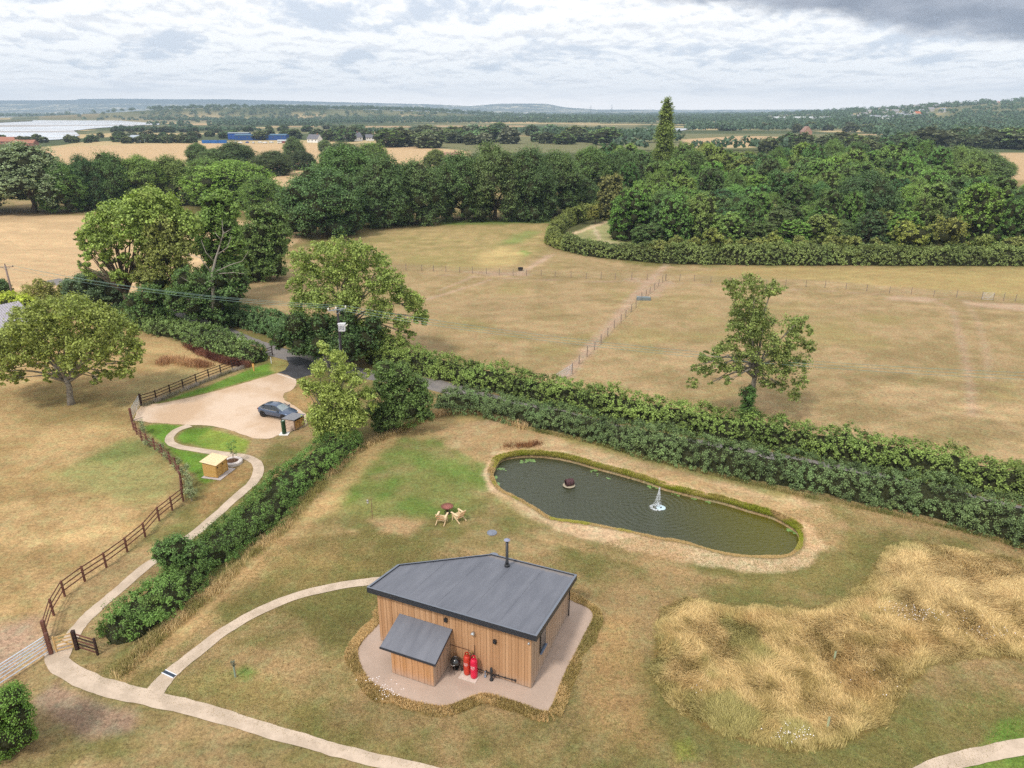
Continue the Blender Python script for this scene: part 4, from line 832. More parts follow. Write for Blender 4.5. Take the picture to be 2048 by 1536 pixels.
    band(1400, 2120, 256, 266, 40, 11, A, 'tree on the plain below the hillside village', 'trees below the village')
    band(215, 500, 262, 266, 26, 7, [(.04, .065, .035)], 'tree of the dark belt beside the estuary', 'dark tree belt beside the estuary')
    band(520, 760, 258, 264, 16, 8, A, 'tree of the dark belt beyond the yard', 'dark tree belt beyond the yard')
    # farther than one can count: woods and hedgerows in one mass
    def mass(name, pts, h, ncards, csize, color, label, seed):
        r2 = np.random.RandomState(seed); P = []; N = []
        for (X, Y, hh) in pts:
            c = np.array([X, Y, float(terrain(X, Y))]); m = ncards; d = r2.normal(size=(m, 3)); d[:, 2] = np.abs(d[:, 2]); d /= np.linalg.norm(d, axis=1)[:, None]
            P.append(c+np.array([0, 0, hh*.3])+d*np.array([hh*.62, hh*.62, hh*.62])*(.7+.35*r2.rand(m))[:, None]); N.append(d+r2.normal(size=(m, 3))*.4)
        P = np.concatenate(P); N = np.concatenate(N); v, q = leaves_at(P, N, csize, r2, .8); tt = np.repeat(np.clip(.5+.2*r2.normal(size=len(P)), 0, 1), 4)
        o = np_mesh(name, v, q, LEAF, tint=tt); o.color = (*color, 1); tag(o, label, 'woodland', kind='stuff')
    def scat(zones, seed):
        r2 = np.random.RandomState(seed); out = []
        for (x0, x1, y0, y1, cnt, h) in zones:
            for _ in range(cnt):
                x = x0+(x1-x0)*r2.rand(); y = y0+(y1-y0)*r2.rand(); b = G(x, y); out.append((b[0], b[1], h*(.6+.8*r2.rand())))
        return out
    mass('woodland', scat([(0,700,231,236,260,18),(-400,140,231,235,120,18),(160,330,240,241.5,30,9),(300,700,237,243,260,12),(330,700,246,256,50,8),(700,1480,235,244,620,15),(700,1480,230,235,260,19),(1000,1480,226,230,120,17)], 5), 12, 46, 4.2, (.040, .062, .040), 'far off hedgerows and woods spread across the plain', 5)
    mass('woodland', scat([(1380,2200,232,240,560,15),(1450,2250,225,231,620,18),(1650,2250,240,258,560,12),(1380,1700,240,258,220,10),(1300,1500,224.5,228,100,18)], 6), 14, 46, 4.2, (.040, .066, .040), 'far off woods covering the right hillside round the village', 6)
    bl = np.random.RandomState(31); pts = []
    for (x0, x1, y, h, rows) in [(-300,330,228,18,3),(-300,130,232.5,15,2),(150,420,234.5,11,2),(300,700,238,12,2),(350,620,242.5,10,2),(420,760,247,11,3),(300,700,251,9,2),(690,1500,238,15,4),(700,1500,241.5,14,4),(690,1100,233.6,16,2),(1060,1500,231,18,4),(1000,1480,228,20,3),(760,1100,246.5,10,2),(1100,1330,247,12,3),(1340,1700,246,13,3),(1330,1700,251,11,2),(1380,2200,236,14,3),(1380,1640,231,17,4),(1500,2200,254,12,3),(1650,2200,249,12,2),(1640,2200,243,11,2),(700,1200,268,8,1),(940,1330,271,11,2),(1000,1330,277,12,2),(1740,2200,268,12,2),(1760,2200,275,12,2),(1780,2200,283,13,2),(1230,1370,285,12,2),(1240,1560,300,11,1),(1900,2300,290,14,2),(1240,1330,272,9,2),(230,520,262,7,2),(1380,2150,262,11,2)]:
        D = G(1024, y)[1]; wl, wr = (x0-1024)/F*(D*cp+H*sp), (x1-1024)/F*(D*cp+H*sp); sl = bl.normal()*.05
        for r_ in range(rows):
            X = wl
            while X < wr:
                if vnoise(X/(D*.07), r_*.3+y, 0, 17) > .30: pts.append((X, D*(1+.012*r_)+sl*(X-wl)+bl.normal()*4, h*(.65+.6*bl.rand())))
                X += h*(.62+.4*bl.rand())
    print('belt trees', len(pts)); mass('woodland', pts, 12, 40, 3.6, (.036, .060, .040), 'continuous dark tree belts across the plain', 11)
    r2 = np.random.RandomState(9)
    pts = []
    for _ in range(420):
        X = -1020+r2.normal()*420; Y = 2750+r2.normal()*260
        if terrain(X, Y) > 24 and r2.rand() < .75 or (Y > 2500 and r2.rand() < .25): pts.append((X, Y, 10+6*r2.rand()))
    mass('woodland', pts, 14, 46, 4.0, (.042, .062, .036), 'trees capping the low hill beyond the estuary', 7)
woods()
# ---------------------------------------------------------------- cabin
M_WOOD = None
def wood_mat(name, c1, c2, grey, per_m, axis='u'):
    m = bpy.data.materials.new(name); m.use_nodes = True; t = NT(m.node_tree); b = t.n['Principled BSDF']; b.inputs['Roughness'].default_value = .75; b.inputs['Specular IOR Level'].default_value = .2
    tc = t.node('ShaderNodeTexCoord').outputs['Object']; sep = t.node('ShaderNodeSeparateXYZ', in_0=tc)
    h = t.math('ADD', sep.outputs[0], sep.outputs[1]) if axis == 'u' else sep.outputs[2]
    s = t.math('MULTIPLY', h, per_m); fl = t.math('FLOOR', s)
    wn = t.node('ShaderNodeTexWhiteNoise', noise_dimensions='1D', in_W=fl); v = wn.outputs[0]
    mp = t.node('ShaderNodeMapping', in_Vector=tc); mp.inputs['Scale'].default_value = (16, 16, 1.2) if axis == 'u' else (1.5, 1.5, 18)
    g = t.noise(mp.outputs[0], 1.0, 4, .6)
    c = t.mix(v, c1, c2); c = t.mix(t.math('MULTIPLY', g, .5), c, tuple(x*.62 for x in c1))
    lo = t.ramp(t.math('ADD', sep.outputs[2], t.math('MULTIPLY', g, .5)), .95, .1) if axis == 'u' else .0
    c = t.mix(t.math('MULTIPLY', lo, .55) if axis == 'u' else 0.0, c, grey); t.l.new(c, b.inputs['Base Color'])
    return m
def cabin():
    L = np.array([-7.42, 32.33]); ang = math.radians(-23.07)
    root = empty('timber_cabin', (L[0], L[1], 0.02), 'timber clad cabin with dark grey sloping flat roof and flue on a gravel pad', 'cabin', rz=ang)
    W1 = wood_mat('cladding', (.46, .255, .13), (.62, .375, .21), (.40, .31, .25), 5.6); W2 = wood_mat('weathered_cladding', (.42, .29, .20), (.50, .37, .27), (.36, .29, .24), 5.6)
    DKM = pmat('fascia', (.025, .030, .042), .45, .5); BLK = pmat('black_metal', (.02, .021, .024), .4, .5)
    wall = [(0, 0), (9.14, 0), (8.98, 6.28), (4.05, 6.26), (.06, 2.5)]
    roofp = [(-.35, -.38), (9.52, -.36), (9.34, 6.67), (3.9, 6.63), (-.29, 2.66)]
    rz = lambda x, y: 3.74-.1643*(y+.36)
    mb = MB(); mb.prism(wall, 0, lambda x, y: rz(x, y)-.30)
    mb.build('wall_core', pmat('batten_dark', (.12, .07, .04), .9, .1), root)  # dark brown core behind the gaps between boards
    # boards on each face: the fine joints are real gaps
    def boards(name, p, q, out, mat, step=.178):
        p = np.array(p, float); q = np.array(q, float); d = q-p; n = int(np.linalg.norm(d)/step); d /= np.linalg.norm(d); nn = np.array([d[1], -d[0]])*out; st = np.linalg.norm(q-p)/n; mb = MB()
        for i in range(n):
            a = p+d*(i*st+.006); b = p+d*((i+1)*st-.006); t = .022 if i % 2 else .034
            poly = [a, b, b+nn*t, a+nn*t]; mb.prism([tuple(x) for x in poly], .05, lambda x, y: rz(x, y)-.285)
        return mb.build(name, mat, root)
    boards('wall', (0, 0), (9.14, 0), 1, W1); e = boards('wall', (9.14, 0), (8.98, 6.28), 1, W2); e['label'] = 'greyed end wall with a narrow window'
    boards('wall', (8.98, 6.28), (4.05, 6.26), 1, W1); boards('wall', (4.05, 6.26), (.06, 2.5), 1, W1); boards('wall', (.06, 2.5), (0, 0), 1, W2)
    # roof
    R = bpy.data.materials.new('roof_membrane'); R.use_nodes = True; t = NT(R.node_tree); b = t.n['Principled BSDF']; b.inputs['Roughness'].default_value = .55; b.inputs['Specular IOR Level'].default_value = .35
    tc = t.node('ShaderNodeTexCoord').outputs['Object']; mp = t.node('ShaderNodeMapping', in_Vector=tc); mp.inputs['Scale'].default_value = (2.2, .35, 1)
    f = t.math('ADD', t.math('MULTIPLY', t.noise(mp.outputs[0], 1.0, 5, .6), .6), t.math('MULTIPLY', t.noise(tc, 45.0, 2, .7), .4))
    sp_ = t.node('ShaderNodeSeparateXYZ', in_0=tc); edge = t.math('MULTIPLY', t.ramp(t.math('ADD', sp_.outputs[1], t.math('MULTIPLY', t.noise(tc, 3.0, 4, .6), .5)), 6.45, 6.75), .6)
    col = t.mix(t.ramp(f, .3, .7), (.125, .132, .158), (.185, .192, .222)); col = t.mix(edge, col, (.30, .25, .21)); t.l.new(col, b.inputs['Base Color'])
    mb = MB(); mb.prism(roofp, lambda x, y: rz(x, y)-.26, lambda x, y: rz(x, y)-.04); roof = mb.build('roof', R, root)
    mb = MB(); c = np.mean(roofp, 0); P = [np.array(p) for p in roofp]
    for a, b_ in zip(P, P[1:]+P[:1]):
        ai = a+(c-a)*.016; bi = b_+(c-b_)*.016; ao = a+(a-c)*.004; bo = b_+(b_-c)*.004
        mb.prism([tuple(ao), tuple(bo), tuple(bi), tuple(ai)], lambda x, y: rz(x, y)-.31, lambda x, y: rz(x, y)+.035)
    mb.build('fascia', DKM, roof)
    mb = MB()
    for a, b_ in zip(P, P[1:]+P[:1]):
        ai = a+(c-a)*.019; bi = b_+(c-b_)*.019; ao = a+(a-c)*.006; bo = b_+(b_-c)*.006
        mb.prism([tuple(ao), tuple(bo), tuple(bi), tuple(ai)], lambda x, y: rz(x, y)+.036, lambda x, y: rz(x, y)+.05)
    mb.build('trim', pmat('trim_top', (.17, .19, .23), .4, .5), roof)
    mb = MB()      # welded seams of the sheet
    for x in (1.9, 3.7, 5.5, 7.3): mb.obox((x, 3.0+.0*x, rz(x, 3.0)-.034), (.03, 0, 0), (0, 3.0 if x > 3.6 else 1.6, -3.0*.1643 if x > 3.6 else -1.6*.1643), (0, 0, .004))
    mb.bar((3.5, 4.9, rz(0, 4.9)-.03), (5.0, 4.9, rz(0, 4.9)-.03), .06, .01); mb.build('seam', R, roof)
    mb = MB(); fz = rz(5.31, 5.72); mb.lathe((5.31, 5.72, 0), [(.16, fz-.06), (.16, fz+.10), (.10, fz+.14), (.10, fz+.16)], 18); mb.build('flashing', BLK, root, smooth=False)
    mb = MB(); mb.lathe((5.31, 5.72, 0), [(.088, fz+.1), (.088, fz+.22), (.105, fz+.24), (.105, fz+.28), (.088, fz+.30), (.088, fz+1.74)], 20); fl = mb.build('flue', BLK, root, smooth=True)
    mb = MB(); mb.lathe((5.31, 5.72, 0), [(.02, fz+1.80), (.19, fz+1.80), (.185, fz+1.815), (.02, fz+1.90)], 20, pmat('cowl', (.26, .27, .36), .4, .5))
    for k in range(4): a = k*math.pi/2; mb.bar((5.31+.07*math.cos(a), 5.72+.07*math.sin(a), fz+1.73), (5.31+.07*math.cos(a), 5.72+.07*math.sin(a), fz+1.805), .015, mat=BLK)
    mb.build('cowl', None, fl)
    # lean-to store
    st = MB(); wl = [(1.95, -1.88), (4.46, -1.88), (4.46, -.03), (1.95, -.03)]; sz = lambda x, y: 1.66-(-.0-(y+1.88))*.335
    st.prism(wl, 0, lambda x, y: sz(x, y)-.1); store = st.build('store', pmat('batten_dark', (.12, .07, .04)), root); store['label'] = 'lean-to timber store with its own sloping roof'
    def sb(p, q, mat):
        p = np.array(p, float); q = np.array(q, float); d = q-p; n = int(np.linalg.norm(d)/.178); d /= np.linalg.norm(d); nn = np.array([d[1], -d[0]]); s_ = np.linalg.norm(q-p)/n; mb = MB()
        for i in range(n):
            a = p+d*(i*s_+.006); b = p+d*((i+1)*s_-.006); t_ = .022 if i % 2 else .034; mb.prism([tuple(a), tuple(b), tuple(b+nn*t_), tuple(a+nn*t_)], .04, lambda x, y: min(sz(x, y), 3)-.09)
        mb.build('panel', mat, store)
    W3 = wood_mat('store_cladding', (.52, .27, .12), (.64, .36, .19), (.38, .31, .28), 5.6)
    sb((1.95, -1.88), (4.46, -1.88), W3); sb((4.46, -1.88), (4.46, -.05), W2)
    mb = MB(); rp = [(1.38, -2.05), (4.68, -2.05), (4.64, -.045), (1.40, -.045)]; mb.prism(rp, lambda x, y: sz(x, y)-.02, lambda x, y: sz(x, y)+.06, R); mb.prism([(1.36, -2.07), (4.70, -2.07), (4.70, -2.048), (1.36, -2.048)], lambda x, y: sz(x, y)-.05, lambda x, y: sz(x, y)+.075, DKM)
    mb.prism([(4.682, -2.05), (4.70, -2.05), (4.662, -.045), (4.643, -.045)], lambda x, y: sz(x, y)-.05, lambda x, y: sz(x, y)+.075, DKM); mb.build('store_roof', None, store)
    # fittings
    for x, z in ((4.30, 2.86), (7.14, 2.40)):
        mb = MB(); mb.box(x-.09, -.16, z-.11, x+.09, -.035, z+.11); mb.box(x-.07, -.19, z-.06, x+.07, -.16, z+.04); mb.build('wall_light', BLK, root, bevel=.01)
    GALV = pmat('galvanised', (.50, .54, .57), .4, .5, .5)
    mb = MB(); mb.tube([(5.90, -.035, 2.52), (5.90, -.16, 2.52), (5.90, -.20, 2.48)], [.085, .10, .11], 14); mb.build('vent', GALV, root, smooth=True)
    mb = MB(); mb.tube([(9.02, -.04, 2.95), (9.02, -.14, 2.90)], [.045, .055], 10); mb.build('vent', GALV, root, smooth=True)
    mb = MB(); mb.box(9.11, 1.15, 1.35, 9.20, 1.95, 2.55, BLK); w = mb.build('window', None, root)
    mb = MB(); mb.box(9.195, 1.22, 1.42, 9.206, 1.88, 2.48); mb.build('pane', pmat('window_glass', (.03, .035, .04), .08, .9), w)
    mb = MB(); mb.box(9.19, 1.10, 1.30, 9.29, 2.0, 1.345); mb.build('sill', pmat('blue_grey_sill', (.16, .2, .28), .5), w)
    mb = MB(); mb.tube([(9.16, 6.1, 2.35), (9.12, 6.12, 2.2), (9.11, 6.12, .05)], .04, 10); mb.build('downpipe', BLK, root, smooth=True)
    mb = MB(); mb.tube([(4.47, -.06, 1.28), (5.62, -.06, 1.30)], .014, 6); mb.tube([(5.95, -.055, 1.15), (5.95, -.055, 1.72)], .012, 6)
    for x in (4.7, 5.0, 5.3): mb.box(x-.015, -.08, 1.27, x+.015, -.04, 1.31)
    mb.build('gas_pipe', pmat('copper_dark', (.10, .045, .03), .5), root)
    mb = MB(); mb.tube([(6.62, -.10, .22), (7.05, -.10, .22), (8.28, -.07, .24)], .028, 8); mb.tube([(8.28, -.07, .18), (8.28, -.07, .30)], .05, 8); mb.tube([(6.0, -.05, .22), (6.75, -.07, .20)], .018, 6)
    for x in (7.3, 7.7, 8.1): mb.box(x-.02, -.12, .19, x+.02, -.03, .27)
    mb.build('drain_pipe', BLK, root)
    def wp(u, v, z=0.0): c_, s_ = math.cos(ang), math.sin(ang); return (L[0]+u*c_-v*s_, L[1]+u*s_+v*c_, z)
    # slab and bottles
    root2 = empty('concrete_slab', wp(5.84, -.50, .02), 'pale square concrete slab under the red gas bottles', 'slab', rz=ang); mb = MB(); mb.box(-.50, -.36, 0, .50, .36, .05); mb.build('slab', pmat('pale_concrete', (.62, .53, .46), .9, .1, var=.1), root2, bevel=.008)
    for k, (u, v, c, lab) in enumerate([(5.66, -.42, (.52, .045, .022), 'darker orange red gas bottle, left on the slab'), (6.10, -.50, (.66, .012, .055), 'brighter crimson gas bottle, right on the slab')]):
        M = pmat('bottle_red_%d' % k, c, .45, .4, var=.12, vscale=5); r = empty('gas_bottle', wp(u, v, .07), lab, 'gas bottle', 'gas bottles', rz=ang)
        mb = MB(); mb.lathe((0, 0, 0), [(.155, 0), (.16, .03), (.16, .06), (.188, .08), (.19, .12), (.19, 1.02), (.185, 1.10), (.15, 1.18), (.09, 1.22), (.05, 1.235), (.03, 1.24)], 28); mb.build('body', M, r, smooth=True)
        mb = MB()
        for a in range(28):
            t0, t1 = a/28*2*math.pi, (a+1)/28*2*math.pi
            if a % 14 in (3, 4): continue
            z0, z1 = 1.17, 1.34
            mb.prism([(.12*math.cos(t0), .12*math.sin(t0)), (.12*math.cos(t1), .12*math.sin(t1)), (.108*math.cos(t1), .108*math.sin(t1)), (.108*math.cos(t0), .108*math.sin(t0))], z0, z1)
        mb.build('collar', M, r); mb = MB(); mb.lathe((0, 0, 0), [(.03, 1.22), (.03, 1.30), (.045, 1.31), (.045, 1.335), (.02, 1.34)], 12); mb.build('valve', pmat('brass', (.45, .33, .13), .4, .5, .6), r, smooth=True)
        mb = MB(); rs = np.random.RandomState(k)          # worn white lettering band, illegible in the photograph
        for row, (z, n_) in enumerate(((.80, 7), (.70, 8), (.62, 5))):
            for j in range(n_):
                a = -math.pi/2+(-.62+1.24*j/(n_-1))*(.9 if row < 2 else .5)+.0; h_ = (.04 if row < 2 else .018)*(.7+.6*rs.rand()); w_ = .055
                p0 = (a-w_*rs.uniform(.6, 1.2), z-h_+rs.rand()*.01); p1 = (a+w_*rs.uniform(.6, 1.2), z+h_)
                q = [(.1925*math.cos(x), .1925*math.sin(x), zz) for x, zz in ((p0[0], p0[1]), (p1[0], p0[1]+.01), (p1[0], p1[1]), (p0[0]+.02, p1[1]))]; mb.add(q, [(0, 1, 2, 3)])
        mb.build('lettering', pmat('bottle_lettering', (.75, .62, .60), .7), r)
    r = empty('gas_regulator', wp(5.82, -.10, 1.25), 'small brass gas regulator with coiled hoses above the bottles', 'regulator', rz=ang)
    mb = MB(); mb.box(-.05, -.06, -.05, .05, .035, .06); mb.lathe((0, -.05, .06), [(.05, 0), (.05, .03), (.02, .04)], 12); mb.build('body', pmat('brass', (.45, .33, .13)), r)
    for s in (-1, 1):
        mb = MB(); mb.tube([(s*.04, -.04, 0), (s*.20, -.08, .04), (s*.24, -.15, -.1), (s*.16+.02, -.30, -.06), (s*.20, -.36, .08)], .011, 6); mb.build('hose', BLK, r)
    # kettle barbecue
    r = empty('kettle_barbecue', wp(4.98, -.42, .02), 'black kettle barbecue on thin legs beside the lean-to store', 'barbecue', rz=ang)
    EN = pmat('black_enamel', (.012, .013, .014), .12, .8); CH = pmat('chrome', (.7, .72, .73), .2, .5, .9)
    mb = MB(); mb.lathe((0, 0, 0), [(.05, .42), (.16, .46), (.25, .54), (.285, .64), (.29, .66)], 28); mb.build('bowl', EN, r, smooth=True)
    mb = MB(); mb.lathe((0, 0, 0), [(.295, .665), (.29, .70), (.25, .79), (.16, .87), (.06, .905), (.01, .91)], 28); lid = mb.build('lid', EN, r, smooth=True)
    mb = MB(); mb.tube([(-.06, 0, .90), (-.05, 0, .96), (.05, 0, .96), (.06, 0, .90)], .014, 8); mb.build('handle', CH, lid); mb = MB(); mb.lathe((.08, -.16, .83), [(.03, 0), (.03, .02), (.005, .025)], 12); mb.build('vent', CH, lid)
    mb = MB(); mb.tube([(-.22, -.24, .64), (-.12, -.34, .63), (.03, -.36, .63), (.1, -.30, .64)], .016, 8); mb.build('handle', CH, r)
    for i, (a, hub) in enumerate(((-2.5, 0), (-1.35, 0), (.3, 1), (1.7, 1))):
        mb = MB(); mb.tube([(.20*math.cos(a), .20*math.sin(a), .5), (.34*math.cos(a), .34*math.sin(a), .02 if not hub else .09)], .012, 6); mb.build('leg', EN if i != 1 else EN, r)
        if hub: mb = MB(); p = np.array((.35*math.cos(a), .35*math.sin(a), .085)); ax = np.array((math.sin(.3), -math.cos(.3), 0))*.02; mb.tube([p-ax, p+ax], .08, 16); mb.build('wheel', BLK, r)
    mb = MB(); mb.lathe((0, 0, .18), [(.17, 0), (.18, .01), (.01, .012)], 16); mb.build('ash_tray', EN, r)
    # black hand pump and blue grey tap
    r = empty('standpipe', wp(7.02, -.30, .02), 'black standpipe with side levers against the cabin wall', 'standpipe', rz=ang)
    mb = MB(); mb.lathe((0, 0, 0), [(.10, 0), (.10, .08), (.065, .10), (.065, .55), (.085, .57), (.085, .66), (.065, .68), (.065, .80), (.03, .84)], 16); mb.build('body', BLK, r, smooth=True)
    for s, z in ((-1, .50), (1, .42)): mb = MB(); mb.tube([(s*.05, 0, z-.1), (s*.26, -.03, z+.02), (s*.30, -.03, z+.09)], [.035, .026, .035], 8); mb.build('lever', BLK, r)
    r = empty('water_tap', wp(6.62, -.22, .02), 'small blue grey tap with hose at the wall foot beside the standpipe', 'tap', rz=ang)
    mb = MB(); mb.lathe((0, 0, 0), [(.07, 0), (.07, .07), (.03, .09), (.028, .34), (.04, .36), (.02, .40)], 12); mb.build('body', pmat('tap_metal', (.30, .36, .46), .35, .5, .4), r, smooth=True); mb = MB(); mb.tube([(0, 0, .30), (.06, -.02, .42), (.09, -.02, .50)], .014, 6); mb.build('handle', BLK, r)
cabin()
# ---------------------------------------------------------------- car park things
def car():
    a = G(526, 834)[:2]; b = G(567, 842)[:2]; d = b-a; wb = np.linalg.norm(d); d /= wb; n = np.array([-d[1], d[0]]); s = wb/2.725
    if n[1] < 0: n = -n
    s = max(.84, min(s, 1.0)); c = (a+b)/2+n*.86*s; rz = math.atan2(d[1], d[0])
    root = empty('parked_car', (*c, .02), 'slate blue grey hatchback car parked on the gravel with its nose behind the bin store', 'car', rz=rz); root.scale = (s, s, s)
    PAINT = pmat('car_paint', (.058, .092, .165), .28, .5, .35, coat=1.0); GL = pmat('car_glass', (.02, .025, .028), .06, .9); GLW = pmat('windscreen_glass', (.26, .31, .33), .08, .9); TY = pmat('tyre', (.018, .018, .018), .85, .2); RIM = pmat('rim', (.05, .05, .055), .35, .5, .7); CH = pmat('chrome', (.7, .72, .73)); BLK = pmat('black_metal', (.02, .021, .024))
    # stations: x, half width, z bottom, z shoulder, z deck (bonnet or tail)
    S = [(-2.20,.55,.42,.72,.80),(-2.12,.74,.30,.80,.93),(-1.9,.84,.24,.86,1.00),(-1.5,.885,.22,.88,1.02),(-1.0,.895,.20,.88,1.0),(0,.90,.20,.86,.97),(.75,.895,.20,.84,.96),(1.1,.89,.20,.83,.95),(1.5,.87,.22,.79,.90),(1.85,.82,.22,.72,.83),(2.08,.72,.24,.64,.75),(2.22,.52,.32,.55,.64)]
    sec = []
    for x, w, z0, z1, z2 in S:
        half = [(w*.80, z0), (w*.97, z0+.10), (w, (z0+z1)/2+.02), (w*.985, z1-.04), (w*.93, z1+.03), (w*.72, z2-.01), (w*.36, z2+.012), (0, z2+.02)]
        ring = [(x, y, z) for y, z in half]+[(x, -y, z) for y, z in reversed(half[:-1])]; sec.append(ring)
    k = len(sec[0]); vs = [p for r in sec for p in r]; fs = [(i*k+j, i*k+(j+1) % k, (i+1)*k+(j+1) % k, (i+1)*k+j) for i in range(len(sec)-1) for j in range(k)]+[tuple(range(k-1, -1, -1)), tuple((len(sec)-1)*k+j for j in range(k))]
    mb = MB(); mb.add(vs, fs); o = mb.build('body', PAINT, root, smooth=True); sb = o.modifiers.new('s', 'SUBSURF'); sb.levels = 1; sb.render_levels = 2
    # cabin: roof shell and glass band
    T = [(-2.02,.60,.96,.99),(-1.72,.70,.97,1.17),(-1.25,.74,.97,1.36),(-.6,.76,.96,1.435),(0.0,.76,.95,1.43),(.38,.745,.95,1.36),(.85,.74,.95,1.13),(1.12,.72,.94,.965)]
    rs_, gs = [], []
    for x, w, zb, zt in T:
        wt = w*(.62+.14*(1-min(1, (zt-zb)/.45))); ring = [(x, w+.05, zb-.06), (x, w*.93, zb+(zt-zb)*.45), (x, wt+.06, zt-.045), (x, wt-.12, zt-.002), (x, 0, zt+.012)]; ring += [(a_, -b_, c_) for a_, b_, c_ in reversed(ring[:-1])]; gs.append(ring)
    k = 9; mb = MB(); vs = [p for r in gs for p in r]
    for i in range(len(gs)-1):
        for j in range(k-1):
            side = j in (0, 1, 6, 7); front = i >= 4; rear = i == 0
            mat = GL if (side and 1 <= i <= 5) else (GLW if (i >= 5 or (i == 4 and False)) and not side else (GL if rear and not side else PAINT))
            mb.add([vs[i*k+j], vs[i*k+j+1], vs[(i+1)*k+j+1], vs[(i+1)*k+j]], [(0, 1, 2, 3)], mat)
    # separate meshes by material
    for mat, nm in ((PAINT, 'roof'), (GL, 'side_window'), (GLW, 'windscreen')):
        mi = mb.mats.index(mat); m2 = MB()
        for f, mm in zip(mb.f, mb.m):
            if mm == mi: m2.add([mb.v[q] for q in f], [(0, 1, 2, 3)])
        m2.build(nm, mat, root)
    for y in (-1, 1):
        m2 = MB(); m2.bar((-.35, y*.775, .93), (-.30, y*.62, 1.39), .07, .03, PAINT); m2.bar((-1.32, y*.79, .94), (-1.15, y*.6, 1.32), .10, .03, PAINT); m2.bar((.40, y*.60, 1.36), (1.06, y*.76, .96), .06, .05, PAINT); m2.build('pillar', None, root)
        m2 = MB(); m2.tube([(-1.60, y*.80, 1.06), (-1.45, y*.815, .95), (-.6, y*.83, .93), (.70, y*.815, .925)], .012, 5); m2.build('window_trim', CH, root)
        m2 = MB(); m2.obox((.72, y*.99, .98), (.07, 0, 0), (0, .11, 0), (0, 0, .065)); m2.bar((.72, y*.8, .93), (.72, y*.95, .97), .05); m2.build('mirror', PAINT, root, bevel=.03)
        m2 = MB(); m2.obox((2.05, y*.60, .63), (.10, -y*.09, 0), (0, .14, 0), (0, 0, .045)); m2.build('headlight', pmat('headlight', (.72, .78, .80), .15, .8), root, bevel=.02)
        m2 = MB(); m2.obox((-2.13, y*.60, .80), (.05, y*.04, 0), (0, .14, 0), (0, 0, .05)); m2.build('tail_light', pmat('tail_light', (.35, .01, .01), .2, .6), root, bevel=.02)
        for x in (-1.36, 1.365):
            m2 = MB(); m2.tube([(x, y*.915, .325), (x, y*.70, .325)], .325, 26); wh = m2.build('wheel', TY, root, smooth=False, bevel=.03)
            m2 = MB(); m2.tube([(x, y*.925, .325), (x, y*.90, .325)], .22, 20)
            for q in range(5): aa = q*2*math.pi/5; m2.bar((x, y*.93, .325), (x+.21*math.cos(aa), y*.93, .325+.21*math.sin(aa)), .05, .02)
            m2.build('rim', RIM, wh)
            m2 = MB(); m2.tube([(x, y*.888, .36), (x, y*.60, .36)], .385, 26); m2.build('wheel_arch', BLK, root)
        m2 = MB(); m2.bar((-1.0, y*.905, .22), (1.0, y*.905, .22), .03, .08); m2.build('sill', BLK, root)
    m2 = MB(); m2.obox((2.17, 0, .50), (.05, 0, 0), (0, .42, 0), (0, 0, .11)); m2.build('grille', BLK, root, bevel=.03)
    m2 = MB(); m2.obox((-2.19, 0, .62), (.015, 0, 0), (0, .26, 0), (0, 0, .055)); m2.build('number_plate', pmat('plate_yellow', (.7, .55, .1), .5), root)
car()
